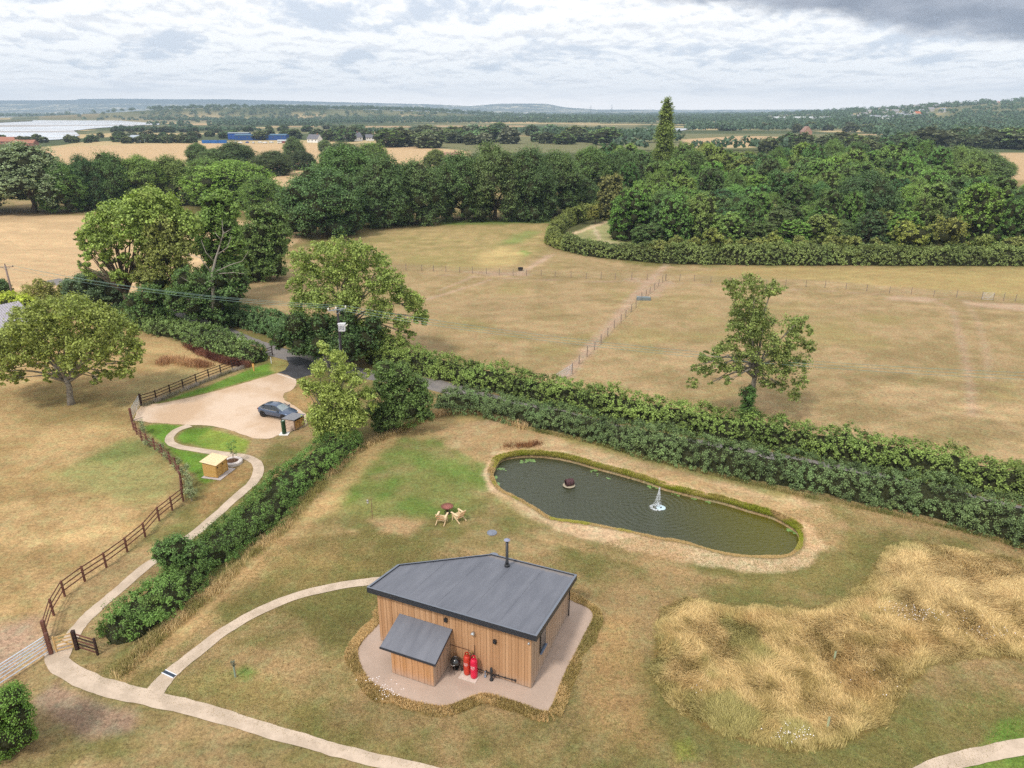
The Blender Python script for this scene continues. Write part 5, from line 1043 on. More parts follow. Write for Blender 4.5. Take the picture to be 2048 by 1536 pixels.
def yard_things():
    # roofed bin store beside the car
    b = G(604, 868)[:2]; B0, B1, B2 = G(574, 858)[:2], G(588, 861)[:2], G(604, 850)[:2]
    u = B1-B0; n = B2-B1; c = (B0+B2)/2
    lu, ln_ = np.linalg.norm(u), np.linalg.norm(n); u /= lu; n /= ln_; rz = math.atan2(u[1], u[0])
    r = empty('bin_store', (*c, .02), 'low slatted timber bin store with grey felt roof in front of the car', 'store', rz=math.atan2(u[1], u[0]))
    SL = pmat('pale_slats', (.58, .44, .34), .8, .2, var=.15); OR = wood_mat('orange_boards', (.50, .27, .08), (.60, .34, .11), (.4, .3, .2), 6.5); FR = pmat('frame_timber', (.24, .16, .12), .8, .2, var=.2)
    X, Y, Z = .62, ln_/2, .98; A = float(np.cross(u, n))
    mb = MB(); mb.box(-X+.04, -Y+.04, .05, X-.04, Y-.04, Z-.05); mb.build('liner', pmat('dark_inside', (.05, .04, .035)), r)
    mb = MB()
    for k in range(6): mb.box(-X, -Y-.02, .06+k*.155, X, -Y+.03, .06+k*.155+.125)
    mb.build('slat_panel', SL, r); mb = MB()
    for k in range(6): mb.box(-X-.02, -Y, .06+k*.155, -X+.03, Y, .06+k*.155+.125)
    mb.build('slat_panel', SL, r)
    for s in (0, 1): mb = MB(); y0 = -Y+.07+s*(Y-.05); mb.box(X, y0, .08, X+.035, y0+Y-.10, Z-.08); d = mb.build('door', OR, r); m2 = MB(); m2.box(X+.035, y0+.3, .7, X+.06, y0+.42, .76); m2.build('latch', pmat('black_metal', (0, 0, 0)), d)
    for x in (-X, X):
        for y in (-Y, Y): mb = MB(); mb.box(x-.045, y-.045, 0, x+.045, y+.045, Z); mb.build('post', FR, r)
    mb = MB(); mb.prism([(-X-.12, -Y-.12), (X+.14, -Y-.12), (X+.14, Y+.12), (-X-.12, Y+.12)], lambda x, y: 1.0+.06*(x+X), lambda x, y: 1.06+.06*(x+X)); mb.build('roof', pmat('grey_felt', (.22, .225, .245), .8, .2, var=.15), r, bevel=.01)
    # green bollard on a white plinth
    p = G(569, 868); r = empty('green_charging_post', (*p[:2], .0), 'dark green round-topped service pillar on a white concrete base', 'pillar')
    mb = MB(); mb.lathe((0, 0, 0), [(.20, .05), (.20, 1.22), (.215, 1.23), (.215, 1.32), (.18, 1.36), (.05, 1.38)], 24); mb.build('body', pmat('dark_green_paint', (.022, .060, .026), .4, .4), r, smooth=False)
    mb = MB(); mb.lathe((.02, -.02, 1.38), [(.10, 0), (.09, .015), (.01, .02)], 16); mb.build('cap', pmat('cap_pale', (.40, .5, .44), .5), r)
    mb = MB(); mb.box(-.42, -.36, 0, .42, .36, .06); mb.build('base', pmat('white_concrete', (.80, .77, .74), .8, .1), r)
    # little timber meter hut
    P = [G(x, y)[:2] for x, y in ((413, 954), (431, 957), (452, 941))]
    u = P[1]-P[0]; n = P[2]-P[1]; lu, ln_ = np.linalg.norm(u), np.linalg.norm(n); c = (P[0]+P[2])/2; n /= ln_; rz = math.atan2(n[1], n[0])
    r = empty('timber_hut', (*c, .02), 'small golden timber hut with slatted pale roof on a paved base', 'hut', rz=rz)
    HW = wood_mat('golden_boards', (.60, .36, .11), (.68, .42, .15), (.5, .35, .15), 9.0, 'z'); X, Y, Z = ln_/2, .60, 1.20
    mb = MB(); mb.box(-X, -Y, .06, X, Y, Z-.02); mb.build('carcass', pmat('golden_gap', (.28, .16, .05)), r)
    for yy, nm in ((-Y, 'wall'), (Y, 'wall')):
        mb = MB()
        for k in range(9): z0 = .08+k*.125; mb.box(-X-.01, yy-(.03 if yy < 0 else 0), z0, X+.01, yy+(.03 if yy > 0 else 0), z0+.113)
        mb.build(nm, HW, r)
    for xx in (-X, X):
        mb = MB()
        for k in range(9): z0 = .08+k*.125; mb.box(xx-(.03 if xx < 0 else 0), -Y+.01, z0, xx+(.03 if xx > 0 else 0), Y-.01, z0+.113)
        mb.build('wall', HW, r)
    for xx in (-X, 0, X-.03): mb = MB(); mb.box(xx-.03, -Y-.06, .06, xx+.05, -Y-.031, Z-.03); mb.build('door_batten', pmat('golden_batten', (.48, .28, .08), .8), r)
    for xx in (-X+.12, .12): mb = MB(); mb.box(xx, -Y-.075, .85, xx+.06, -Y-.035, .97); mb.build('hinge', pmat('black_metal', (0, 0, 0)), r)
    mb = MB()
    for k in range(9):
        x0 = -X-.14+k*(2*X+.28)/9; mb.prism([(x0, -Y-.16), (x0+(2*X+.28)/9-.018, -Y-.16), (x0+(2*X+.28)/9-.018, Y+.14), (x0, Y+.14)], lambda x, y: 1.22+.13*(y+Y), lambda x, y: 1.26+.13*(y+Y))
    mb.build('roof', pmat('pale_roof_slats', (.80, .62, .38), .8, .2, var=.1), r)
    mb = MB(); mb.box(-X-.25, -Y-.45, 0, X+.42, Y+.12, .03); mb.build('paving', pmat('paving', (.48, .42, .40), .9, .1, var=.12, vscale=14), r)
    # ring planter with a young tree
    p = G(466, 926); r = empty('stone_ring_planter', (*p[:2], .0), 'white stone ring planter beside the golden hut', 'planter')
    mb = MB(); mb.lathe((0, 0, 0), [(.50, -.05), (.50, .26), (.74, .27), (.80, .22), (.80, -.05)], 36); mb.build('ring', pmat('pale_stone', (.62, .56, .53), .85, .1, var=.18, vscale=10), r, smooth=False)
    mb = MB(); mb.lathe((0, 0, 0), [(.51, .1), (.505, .19), (.2, .22), (.02, .23)], 24); mb.build('soil', pmat('soil', (.10, .055, .035), .95, .05, var=.4, vscale=14), r)
    r = empty('young_fruit_tree', (p[0]+.05, p[1], .2), 'thin staked sapling growing in the stone ring', 'sapling'); rs = np.random.RandomState(4)
    mb = MB(); mb.tube([(0, 0, 0), (.02, 0, .6), (-.02, .05, 1.2), (.05, .1, 1.9)], [.022, .018, .012, .005], 6)
    for k in range(9): z = .6+k*.13; a = k*2.4; mb.tube([(0, 0, z), (.3*math.cos(a), .3*math.sin(a), z+.16)], [.009, .003], 4)
    mb.build('trunk', BARK, r); mb = MB(); mb.tube([(.16, -.12, 0), (.12, -.08, 1.1)], .02, 6); mb.build('stake', pmat('stake', (.35, .25, .15)), r)
    make_crown('crown', [(.3*math.cos(k*2.4), .3*math.sin(k*2.4), .75+k*.13, .2) for k in range(9)], 420, .09, rs, (.07, .13, .04), r, .6, .3)
    # stack pile of dry stems with ivy (old fence post bush) along the brown fence
    for k, (x, y, hh) in enumerate([(289,868,1.5),(300,893,.8),(318,905,.9),(338,920,.9),(355,938,1.0),(371,955,1.2),(378,975,1.5),(384,1003,1.4),(382,988,1.3)]):
        b = G(x, y); r = empty('straggly_shrub', b, 'thin straggly grey green shrub growing along the inside of the brown fence', 'shrub', 'straggly shrubs along the brown fence'); rs = np.random.RandomState(50+k); mb = MB()
        L = []
        for q in range(5): a = rs.rand()*6.28; e = (.25*math.cos(a), .25*math.sin(a), hh*(.6+.4*rs.rand())); mb.tube([(0, 0, 0), (e[0]*.4, e[1]*.4, e[2]*.5), e], [.02, .014, .005], 5); L.append((e[0], e[1], e[2]*.8, .28)); L.append((e[0]*.6, e[1]*.6, e[2]*.45, .22))
        mb.build('trunk', BARKG, r); make_crown('crown', L, 700, .09, rs, (.13, .15, .09), r, .5, .3)
yard_things()
# ---------------------------------------------------------------- garden things
def garden():
    # two slatted lounge chairs
    WD = pmat('chair_wood', (.74, .55, .34), .6, .3, var=.08); WS = pmat('chair_slat', (.50, .26, .12), .7, .2)
    def chair(p, face, lab):
        r = empty('garden_chair', (*p[:2], 0), lab, 'chair', 'slatted garden chairs', rz=face)     # faces +x
        for s in (-1, 1):
            y = s*.31
            mb = MB(); mb.bar((-.52, y, .02), (.28, y, .44), .04, .09); mb.build('leg', WD, r); mb = MB(); mb.bar((.30, y, 0), (.30, y, .62), .04, .09); mb.build('leg', WD, r)
            mb = MB(); mb.bar((-.30, y*1.06, .60), (.42, y*1.06, .64), .13, .03); mb.build('armrest', WD, r)
        mb = MB()
        for k in range(6): f = k/5; mb.bar((-.20+.5*f, -.30, .29+.12*f), (-.20+.5*f, .30, .29+.12*f), .075, .022)
        mb.build('seat', WD, r)
        mb = MB()
        for k in range(6): y = -.25+k*.10; mb.bar((-.20, y, .30), (-.56, y*1.08, .98), .062, .022, up=(0, 1, 0))
        mb.build('backrest', WD, r); mb = MB()
        for f in (.3, .72): mb.bar((-.20-.36*f-.03, -.30, .30+.68*f), (-.20-.36*f-.03, .30, .30+.68*f), .06, .02)
        mb.build('rail', WS, r)
    fp = G(895, 1027)
    for (x, y), lab in (((884, 1050), 'left slatted wooden garden chair facing the rusty fire pit'), ((917, 1045), 'right slatted wooden garden chair facing the rusty fire pit')):
        p = G(x, y-5); d = fp-p; chair(p, math.atan2(d[1], d[0]), lab)
    r = empty('fire_pit', fp, 'rusty round fire bowl on a stand in front of the two chairs', 'fire pit')
    RU = pmat('rust', (.20, .085, .06), .8, .2, var=.3, vscale=12); mb = MB(); mb.lathe((0, 0, 0), [(.10, .42), (.28, .46), (.42, .56), (.46, .62), (.47, .63), (.40, .60), (.2, .53), (.02, .52)], 28); mb.build('bowl', RU, r, smooth=True)
    mb = MB(); mb.lathe((0, 0, 0), [(.02, .535), (.2, .545), (.30, .575), (.02, .60)], 20); mb.build('ash', pmat('ash_rust', (.30, .12, .10), .95, .05, var=.4, vscale=14), r)
    mb = MB(); mb.lathe((0, 0, 0), [(.20, 0), (.18, .03), (.09, .08), (.09, .40), (.14, .45)], 16); mb.build('stand', pmat('dark_iron', (.05, .03, .028), .7, .3), r)
    for k in range(3): a = k*2.09+.5; mb = MB(); mb.bar((.1*math.cos(a), .1*math.sin(a), .3), (.3*math.cos(a), .3*math.sin(a), .01), .04); mb.build('leg', pmat('dark_iron', (0, 0, 0)), r)
    # bird feeder pole
    p = G(745, 1036); r = empty('bird_feeder', p, 'bird feeder hanging from a thin rusty pole on the lawn', 'bird feeder'); PM = pmat('feeder_pole', (.20, .11, .07), .7); mb = MB()
    mb.tube([(0, 0, 0), (0, 0, 1.62)], .022, 8); mb.build('pole', PM, r); mb = MB(); mb.tube([(-.24, 0, 1.50), (-.16, 0, 1.60), (0, 0, 1.60), (.14, 0, 1.62), (.2, 0, 1.56)], .013, 6); mb.tube([(-.1, 0, .55), (.07, 0, .56)], .02, 6); mb.build('arm', PM, r)
    mb = MB(); mb.lathe((-.26, 0, 1.27), [(.07, 0), (.08, .01), (.065, .03), (.065, .20), (.09, .21), (.02, .27)], 12); mb.build('feeder', pmat('feeder_metal', (.45, .43, .42), .5), r, smooth=True)
    for (x, y, rr, lab) in ((984, 1066, .36, 'round grey drain cover in the lawn left of the flue'), (987, 1112, .34, 'round grey drain cover just behind the cabin roof')):
        b = G(x, y); r = empty('drain_cover', b, lab, 'drain cover', 'round drain covers'); mb = MB(); mb.lathe((0, 0, 0), [(rr, 0), (rr, .05), (rr-.03, .06), (rr-.05, .05), (.02, .055)], 26); mb.build('lid', pmat('drain_grey', (.20, .22, .27), .7, .2, var=.15), r)
    # drain channel across the branch path
    a, b = G(330, 1345), G(347, 1353); d = (b-a)/np.linalg.norm(b-a); r = empty('drain_channel', (*((a+b)/2)[:2], .032), 'narrow drain grating with white edges across the branch path', 'drain', rz=math.atan2(d[1], d[0])); h = np.linalg.norm(b-a)/2+.1
    mb = MB(); mb.box(-h, -.14, 0, h, -.09, .03); mb.box(-h, .09, 0, h, .14, .03); mb.build('frame', pmat('white_edge', (.72, .74, .78), .6), r); mb = MB(); mb.box(-h, -.089, 0, h, .089, .012)
    for k in range(14): mb.box(-h+.03+k*(2*h-.06)/14, -.085, .012, -h+.055+k*(2*h-.06)/14, .085, .022)
    mb.build('grating', pmat('grating', (.05, .07, .10), .5), r)
    # tree guards in the meadow and lawn
    for (x, y, lab, c) in ((1667, 1325, 'pale tree guard tube standing in the middle of the long grass', (.35, .42, .27)), (1654, 1458, 'pale tree guard tube near the lower edge of the long grass', (.42, .46, .28)), (471, 1354, 'grey green tree guard tube with a weed on the mown lawn', (.26, .33, .26)), (470, 1330, 'small dark sapling above the lawn tree guard', (.05, .06, .05))):
        if y == 1330: continue
        b = G(x, y); r = empty('tree_guard', b, lab, 'tree guard'); mb = MB(); mb.lathe((0, 0, 0), [(.05, 0), (.05, .75), (.044, .75), (.044, .02)], 10); mb.build('tube', pmat('guard_%d' % x, c, .5), r); mb = MB(); mb.bar((.06, 0, 0), (.06, 0, .85), .025); mb.build('stake', pmat('stake', (.35, .25, .15)), r)
        if x == 471: rs = np.random.RandomState(3); make_crown('sapling', [(0, 0, .98, .12), (.02, 0, .80, .10)], 160, .06, rs, (.07, .08, .07), r, .6, .3)
    # pond: fountain and floating barrel
    p = G(1317, 1015, WZ); r = empty('fountain', (p[0], p[1], WZ), 'white water jet splashing up from a floating ring in the pond', 'fountain'); rs = np.random.RandomState(2)
    FO = pmat('splash_water', (.86, .90, .94), .25, .6); mb = MB(); mb.lathe((.18, -.05, 0), [(.36, -.02), (.36, .035), (.30, .05), (.05, .05)], 26); mb.build('float', pmat('float_ring', (.52, .66, .72), .35, .5), r, smooth=True)
    mb = MB(); mb.lathe((.16, -.12, .05), [(.06, 0), (.05, .07), (.02, .08)], 12); mb.build('nozzle', pmat('black_metal', (0, 0, 0)), r)
    nd = 1700; t = rs.rand(nd)**.8; a = rs.rand(nd)*6.28; rad = .03+.36*(1-t)**1.3*np.sqrt(rs.rand(nd))*(.6+.8*rs.rand(nd)); z = t*1.72; X = rad*np.cos(a)*1.0-.10*(1-t)**1.5-.04; Y = rad*np.sin(a)*.9
    z = np.where(rs.rand(nd) < .25, z*.25, z); sz = (.012+.030*rs.rand(nd)**2); P = np.stack([X, Y, z+.02], -1); N = rs.normal(size=(nd, 3)); v, q = leaves_at(P, N, 1.0, rs, .6)
    ctr = np.repeat(P, 4, 0); v = ctr+(v-ctr)*np.repeat(sz, 4)[:, None]*np.array([1, 1, 2.6])
    np_mesh('spray', v, q, FO, parent=r)
    na = 700; a = rs.rand(na)*6.28; rr = .34+.24*rs.rand(na)**1.5; P = np.stack([rr*np.cos(a)-.12, rr*np.sin(a)*.9-.02, .02+.03*rs.rand(na)], -1); N = np.tile([0, 0, 1.], (na, 1))+rs.normal(size=(na, 3))*.3; v, q = leaves_at(P, N, .05, rs, .5); np_mesh('foam', v, q, FO, parent=r)
    b = G(1138, 972, WZ); r = empty('duck_house', (b[0], b[1], WZ), 'dark wooden barrel duck house floating on the left of the pond', 'duck house', rz=.35); DW = pmat('barrel_wood', (.085, .04, .042), .7, .3, var=.25, vscale=9)
    mb = MB(); mb.tube([(-.30, 0, .34), (-.15, 0, .34), (.15, 0, .34), (.36, 0, .34)], [.27, .30, .30, .27], 22); mb.build('barrel', DW, r, smooth=False)
    for x in (-.24, .0, .28): mb = MB(); mb.tube([(x-.015, 0, .34), (x+.015, 0, .34)], .306, 22, cap=False); mb.build('hoop', pmat('dark_iron', (0, 0, 0)), r)
    mb = MB(); mb.tube([(-.315, 0, .34), (-.301, 0, .34)], .19, 18); mb.build('doorway', pmat('duck_hole', (.02, .006, .008), .9), r)
    mb = MB(); mb.lathe((0, 0, 0), [(.42, -.05), (.50, .06), (.48, .09), (.44, .05), (.02, .04)], 12); mb.build('raft', DW, r); mb = MB(); mb.lathe((0, 0, 0), [(.505, .065), (.515, .10), (.49, .105), (.485, .092)], 12); mb.build('rim', pmat('barrel_rim', (.42, .36, .26), .7), r)
    # lily pads (beyond counting) around the margin
    rs = np.random.RandomState(6); vs = []; fs = []; spots = [(1003,938,10,3),(1042,924,3,4),(1062,921,12,9),(1187,942,6,3),(1195,948,4,2),(1303,973,9,5),(1312,975,5,3),(1355,988,18,4),(1390,998,12,3),(1418,1004,9,4),(1580,1060,8,6),(1592,1066,5,4),(1378,1092,12,7),(1425,1104,12,9),(1440,1107,8,5),(992,955,3,5),(996,968,3,4),(1215,957,4,1),(1400,1096,10,4),(1575,1050,5,3)]
    for (x, y, sx, cnt) in spots:
        for _ in range(cnt*3):
            b = G(x+rs.normal()*sx*.5, y+rs.normal()*1.6, WZ); rr = .05+.08*rs.rand(); o = len(vs)
            for k in range(8): a = k*math.pi/4+rs.rand()*.2; vs.append((b[0]+rr*math.cos(a), b[1]+rr*math.sin(a), WZ+.008+.012*rs.rand()))
            fs.append(tuple(o+k for k in range(8)))
    mb = MB(); mb.add(vs, fs); tag(mb.build('lily_pads', pmat('lily', (.17, .28, .085), .35, .5, var=.25, vscale=2)), 'pale green lily pads along the pond margin', 'lily pads', kind='stuff')
    # footpath marker post at the drive entrance and small white post
    b = G(508, 742); r = empty('marker_post', b, 'short orange wooden marker post on the grass by the drive entrance', 'post'); OW = pmat('orange_wood', (.72, .38, .12), .7, .2); mb = MB(); mb.box(-.06, -.06, 0, .06, .06, .85); mb.build('post', OW, r); mb = MB(); mb.prism([(-.12, -.08), (.12, -.08), (.12, -.062), (-.12, -.062)], .50, .92); mb.build('plate', OW, r)
    b = G(543, 727); r = empty('white_marker', b, 'thin white post at the end of the trimmed hedge', 'post'); mb = MB(); mb.box(-.04, -.04, 0, .04, .04, .8); mb.build('post', pmat('white_post', (.7, .7, .68), .7), r)
    a, b = G(555, 748), G(592, 760); r = empty('kerb_edging', (*((a+b)/2)[:2], 0), 'pale kerb edging between the gravel and the dark apron', 'kerb'); d = (b-a)/2; mb = MB(); mb.obox((0, 0, .03), tuple(d), (-.05*d[1]/np.linalg.norm(d), .05*d[0]/np.linalg.norm(d), 0), (0, 0, .03)); mb.build('kerb', pmat('kerb_pale', (.68, .62, .56), .8), r)
garden()
# ---------------------------------------------------------------- fences, gates, poles
def fences():
    BR = pmat('brown_stained_timber', (.155, .068, .050), .75, .2, var=.25, vscale=6); BR2 = pmat('dark_stained_timber', (.045, .026, .022), .75, .2, var=.25, vscale=6); GAL = pmat('gate_steel', (.66, .69, .74), .35, .5, .4); GP_ = pmat('weathered_post', (.24, .19, .16), .9, .1, var=.2); WIRE = pmat('fence_wire', (.30, .27, .26), .5, .4)
    def rail_fence(px, lab, hs, mat, mat2=None):
        pts = [G(*p) for p in px]; o = pts[0].copy(); r = empty('post_and_rail_fence', o, lab, 'fence'); rs = np.random.RandomState(1)
        for i, p in enumerate(pts):
            q = p-o; mb = MB(); hh = hs+.08*rs.rand(); mb.obox((q[0], q[1], hh/2), (.05, 0, 0), (0, .05, 0), (0, 0, hh/2)); mb.build('post', mat2 or mat, r)
        for z in (.38, .72, 1.04):
            mb = MB()
            for a, b in zip(pts[:-1], pts[1:]):
                a, b = a-o, b-o; d = (b-a)/np.linalg.norm(b-a); nn = np.array([-d[1], d[0], 0])*.075; mb.bar(a+nn+[0, 0, z*hs/1.15], b+nn+[0, 0, z*hs/1.15], .035, .072)
            mb.build('rail', mat, r)
        return r
    rail_fence(FENCE1, 'long winding red brown post and rail fence round the left paddock', 1.15, BR)
    r = rail_fence(FENCE2+[(528,716),(545,710)], 'straight dark brown post and rail fence along the drive verge', 1.10, BR2); pts = [G(*p) for p in FENCE2]; o = pts[0]; mb = MB()
    for a, b in zip(pts[:-1], pts[1:]):
        for z in (.12, .25, .50):
            mb.bar(a-o+[0, 0, z], b-o+[0, 0, z], .012)
    mb.build('mesh_wire', pmat('mesh_wire', (.10, .09, .11), .7), r)
    def bar_gate(a, b, lab, n=6, hh=1.1, mat=GAL, diag=True, name='field_gate', th=.04, posts=None):
        a, b = np.array(a, float), np.array(b, float); r = empty(name, a, lab, 'gate'); d = b-a; L = np.linalg.norm(d)
        zs = [.16+ (hh-.16)*(k/(n-1))**.85 for k in range(n)]
        mb = MB(); e = d/L
        for z in zs: mb.tube([(0, 0, z), tuple(d+[0, 0, z])], th*.45, 6)
        mb.build('bar', mat, r); mb = MB()
        for f in (0, 1): p = d*f; mb.tube([p+[0, 0, .12], p+[0, 0, hh+.04]], th*.55, 8)
        mb.build('frame', mat, r)
        if diag: mb = MB(); mb.tube([d*.02+[0, 0, hh], d*.5+[0, 0, .16]], th*.35, 6); mb.tube([d*.98+[0, 0, hh], d*.5+[0, 0, .16]], th*.35, 6); mb.build('brace', mat, r)
        return r
    bar_gate(G(265, 838), G(281, 811), 'galvanised seven bar gate at the gravel end of the car park', 7, 1.12)
    a, b = G(102, 1305), G(0, 1372); e = b+(b-a)*.55; bar_gate(a+(b-a)*.02, e, 'long galvanised field gate cut off at the lower left edge', 6, 1.18, diag=False, th=.075)
    for (x, y, h_, lab, m_) in ((103, 1308, 1.42, 'thick red brown gate post at the end of the galvanised field gate', BR), (95, 1280, 1.35, 'red brown end post of the winding fence beside the thick gate post', BR), (155, 1299, 1.30, 'dark latch post on the path side of the small timber gate', BR2), (264, 842, 1.35, 'brown gate post at the lower end of the car park gate', BR), (283, 811, 1.30, 'dark gate post where the straight fence meets the car park gate', BR2)):
        b = G(x, y); r = empty('gate_post', b, lab, 'post'); mb = MB(); mb.obox((0, 0, h_/2), (.09, .02, 0), (-.02, .09, 0), (0, 0, h_/2)); mb.build('post', m_, r, bevel=.012)
    # small timber path gate
    GT = pmat('new_timber', (.60, .40, .18), .7, .2, var=.15); a, b = G(114, 1306), G(150, 1297); r = empty('timber_gate', a, 'small new timber gate across the footpath', 'gate'); d = b-a
    for z in (.16, .38, .60, .82, 1.04): mb = MB(); mb.bar((0, 0, z), tuple(d+[0, 0, z]), .03, .07); mb.build('bar', GT, r)
    for f in (0, 1): mb = MB(); mb.bar(d*f+[0, 0, .08], d*f+[0, 0, 1.12], .07); mb.build('stile', GT, r)
    mb = MB(); mb.bar(d*.05+[0, .04, 1.0], d*.95+[0, .04, .2], .03, .06); mb.build('brace', GT, r)
    a, b = G(158, 1298), G(196, 1310); r = empty('rail_panel', a, 'short brown five rail fence between the path gate and the hedge', 'fence'); d = b-a
    for k in range(5): mb = MB(); z = .15+.22*k; mb.bar((0, 0, z), tuple(d+[0, 0, z]), .035, .08); mb.build('rail', BR2 if k % 2 else BR, r)
    mb = MB(); mb.bar(d+[0, 0, 0], d+[0, 0, 1.15], .1); mb.build('post', BR2, r)
    # stock fences of the pasture
    def wire_fence(px, lab, hh=1.15):
        pts = [G(*p) for p in px]; o = pts[0].copy(); r = empty('wire_fence', o, lab, 'fence'); rs = np.random.RandomState(5)
        for p in pts: q = p-o; mb = MB(); h_ = hh*(.92+.25*rs.rand()); mb.tube([q, q+[rs.normal()*.03, 0, h_]], .05, 6); mb.build('post', GP_, r)
        mb = MB()
        for z in (.25, .5, .75, 1.0):
            for a, b in zip(pts[:-1], pts[1:]): mb.bar(a-o+[0, 0, z*hh/1.1], b-o+[0, 0, z*hh/1.1], .013)
        mb.build('wires', WIRE, r)
    wire_fence([(780,541),(812,541.5),(843.5,542),(867,542.5),(892,544),(919,546),(945,547),(973,548),(998.5,550),(1026,551),(1053,551.5),(1082.5,552),(1110,554.7),(1142,555.7),(1172,557.6),(1202,558.6),(1230,559.6),(1263,559.6),(1294,560),(1331.6,561.5),(1359,562.5),(1388,563),(1421,565),(1459,568),(1496,570),(1533,571.5),(1571,573),(1611.6,574),(1649.5,576),(1691.7,579),(1733,583),(1778.5,587),(1822,589),(1867,593),(1912.6,595),(1963,599)], 'long post and wire fence running across the dry pasture')
    wire_fence([(1331,562),(1324.7,565),(1317,572),(1308.7,580),(1300,587),(1291.7,592.8),(1283,600),(1272,615),(1262,624),(1251,634.8),(1242,643.6),(1228.4,656),(1215,672),(1202,687.5),(1188.6,700),(1174,713),(1158,728.5),(1144,748)], 'post and wire fence running down the pasture track to the steel gate')
    wire_fence([(1986,601),(2006.5,601.5),(2030,603),(2060,604),(2100,606)], 'short end of the wire fence right of the pale mesh gate')
    bar_gate(G(1143, 750), G(1112, 770), 'galvanised gate half hidden behind the far lane hedge', 7, 1.25)
    bar_gate(G(1964, 600), G(1986, 601), 'pale mesh gate in the long pasture fence', 6, 1.2)
    b = G(1287, 600); r = empty('water_trough', b, 'grey blue water trough under the pasture fence', 'trough', rz=-.1); mb = MB(); mb.box(-1.1, -.35, 0, 1.1, .35, .5); mb.build('tank', pmat('trough', (.17, .21, .22), .6), r, bevel=.03); mb = MB(); mb.box(-1.0, -.27, .505, 1.0, .27, .52); mb.build('water', pmat('trough_water', (.22, .27, .28), .1, .7), r)
    b = G(1041, 541); r = empty('feed_tub', b, 'black feed tub at the end of the pale pasture track', 'tub'); mb = MB(); mb.lathe((0, 0, 0), [(.40, 0), (.52, .55), (.47, .55), (.38, .12), (.02, .1)], 16); mb.build('tub', pmat('black_metal', (0, 0, 0)), r)
    # electricity poles and lines
    PO = pmat('tarred_pole', (.045, .038, .042), .8, .2, var=.2); POG = pmat('grey_pole', (.26, .20, .18), .85, .1, var=.2); PC = pmat('porcelain', (.85, .80, .70), .3, .5); ST = pmat('crossarm_steel', (.42, .46, .52), .5, .4, .3)
    b = G(688, 764); hh = V(677, 616, b[1])[2]; arm = np.array([math.cos(.55), math.sin(.55), 0]); r = empty('electricity_pole', b, 'dark electricity pole with white transformer between the ash and the willow', 'electricity pole'); mb = MB(); mb.tube([(0, 0, -.2), (0, 0, hh)], [.16, .12], 12); mb.build('pole', PO, r, smooth=True)
    tops = []
    mb = MB(); mb.bar(-arm*.95+[0, -.15, hh-.15], arm*.95+[0, -.15, hh-.15], .09, .09); mb.bar(-arm*.5+[0, -.13, hh-.15], (0, -.13, hh-.62), .04); mb.bar(arm*.5+[0, -.13, hh-.15], (0, -.13, hh-.62), .04); mb.build('crossarm', ST, r)
    for k in (-.95, -.1, .95): q = arm*k+np.array([0, -.15, hh-.1]); mb = MB(); mb.lathe(q, [(.03, 0), (.10, .08), (.04, .12), (.11, .18), (.05, .26), (.02, .28)], 12); mb.build('insulator', PC, r, smooth=True); tops.append(b+q+[0, 0, .25])
    z0 = V(687, 656, b[1])[2]; mb = MB(); mb.obox((.38, -.25, z0+.15), (.34, 0, 0), (0, .26, 0), (0, 0, .40)); TR = pmat('transformer_white', (.74, .74, .78), .5, .4); tr = mb.build('transformer', TR, r, bevel=.04)
    mb = MB(); mb.obox((.38, -.25, z0+.57), (.40, 0, 0), (0, .30, 0), (0, 0, .025)); mb.build('lid', TR, tr)
    for k in range(3): mb = MB(); mb.tube([(.70, -.35+.2*k, z0+.25), (.95, -.42+.2*k, z0+.42)], [.06, .04], 8); mb.build('bushing', PC, tr)
    mb = MB()
    for k in range(4): mb.box(.10+.15*k, -.54, z0-.1, .16+.15*k, -.512, z0+.4)
    mb.build('fin', pmat('fin_dark', (.16, .16, .2)), tr); mb = MB(); mb.tube([(-.12, -.1, 0), (-.12, -.1, hh*.6)], .02, 6); mb.build('conduit', ST, r)
    bl = G(31, 612); hl = V(18, 530, bl[1])[2]; rl = empty('electricity_pole', bl, 'weathered timber electricity pole at the left edge before the stubble field', 'electricity pole'); mb = MB(); mb.tube([(0, 0, -.2), (0, 0, hl)], [.17, .12], 12); mb.build('pole', POG, rl, smooth=True)
    mb = MB(); mb.bar((-1.1, 0, hl-.35), (1.1, .2, hl-.30), .09); mb.bar((-.6, 0, hl-.35), (0, 0, hl-.8), .04); mb.bar((.6, .1, hl-.35), (0, 0, hl-.8), .04); mb.build('crossarm', POG, rl); topl = []
    for x in (-1.05, 0, 1.05): q = np.array([x, x*.09, hl-.28 if x else hl]); mb = MB(); mb.lathe(q, [(.03, 0), (.09, .1), (.05, .2), (.02, .24)], 10); mb.build('insulator', pmat('insulator_dark', (.22, .13, .10), .4), rl, smooth=True); topl.append(bl+q+[0, 0, .2])
    TE = pmat('power_line', (.17, .27, .24), .5, .4); far = G(2330, 930); ends = [np.array([far[0]+k*.3, far[1]+k*.9, 7.6]) for k in (-1, 0, 1)]
    for k in range(3):
        for a, c, lab in ((topl[k], tops[k], 'overhead power line from the timber pole to the transformer pole'), (tops[k], ends[k], 'overhead power line crossing the pasture from the transformer pole to the right')):
            mb = MB(); mb.tube([a+(c-a)*t-np.array([0, 0, 1]) * (4*t*(1-t))*(.9 if c is not ends[k] else 1.6) for t in np.linspace(0, 1, 28)], .016, 4); mb.build('power_line', TE); o = [o for o in COL.objects if o.name.startswith('power_line')][-1]; tag(o, lab, 'power line', 'overhead lines' if c is ends[k] else 'overhead lines to the transformer')
fences()
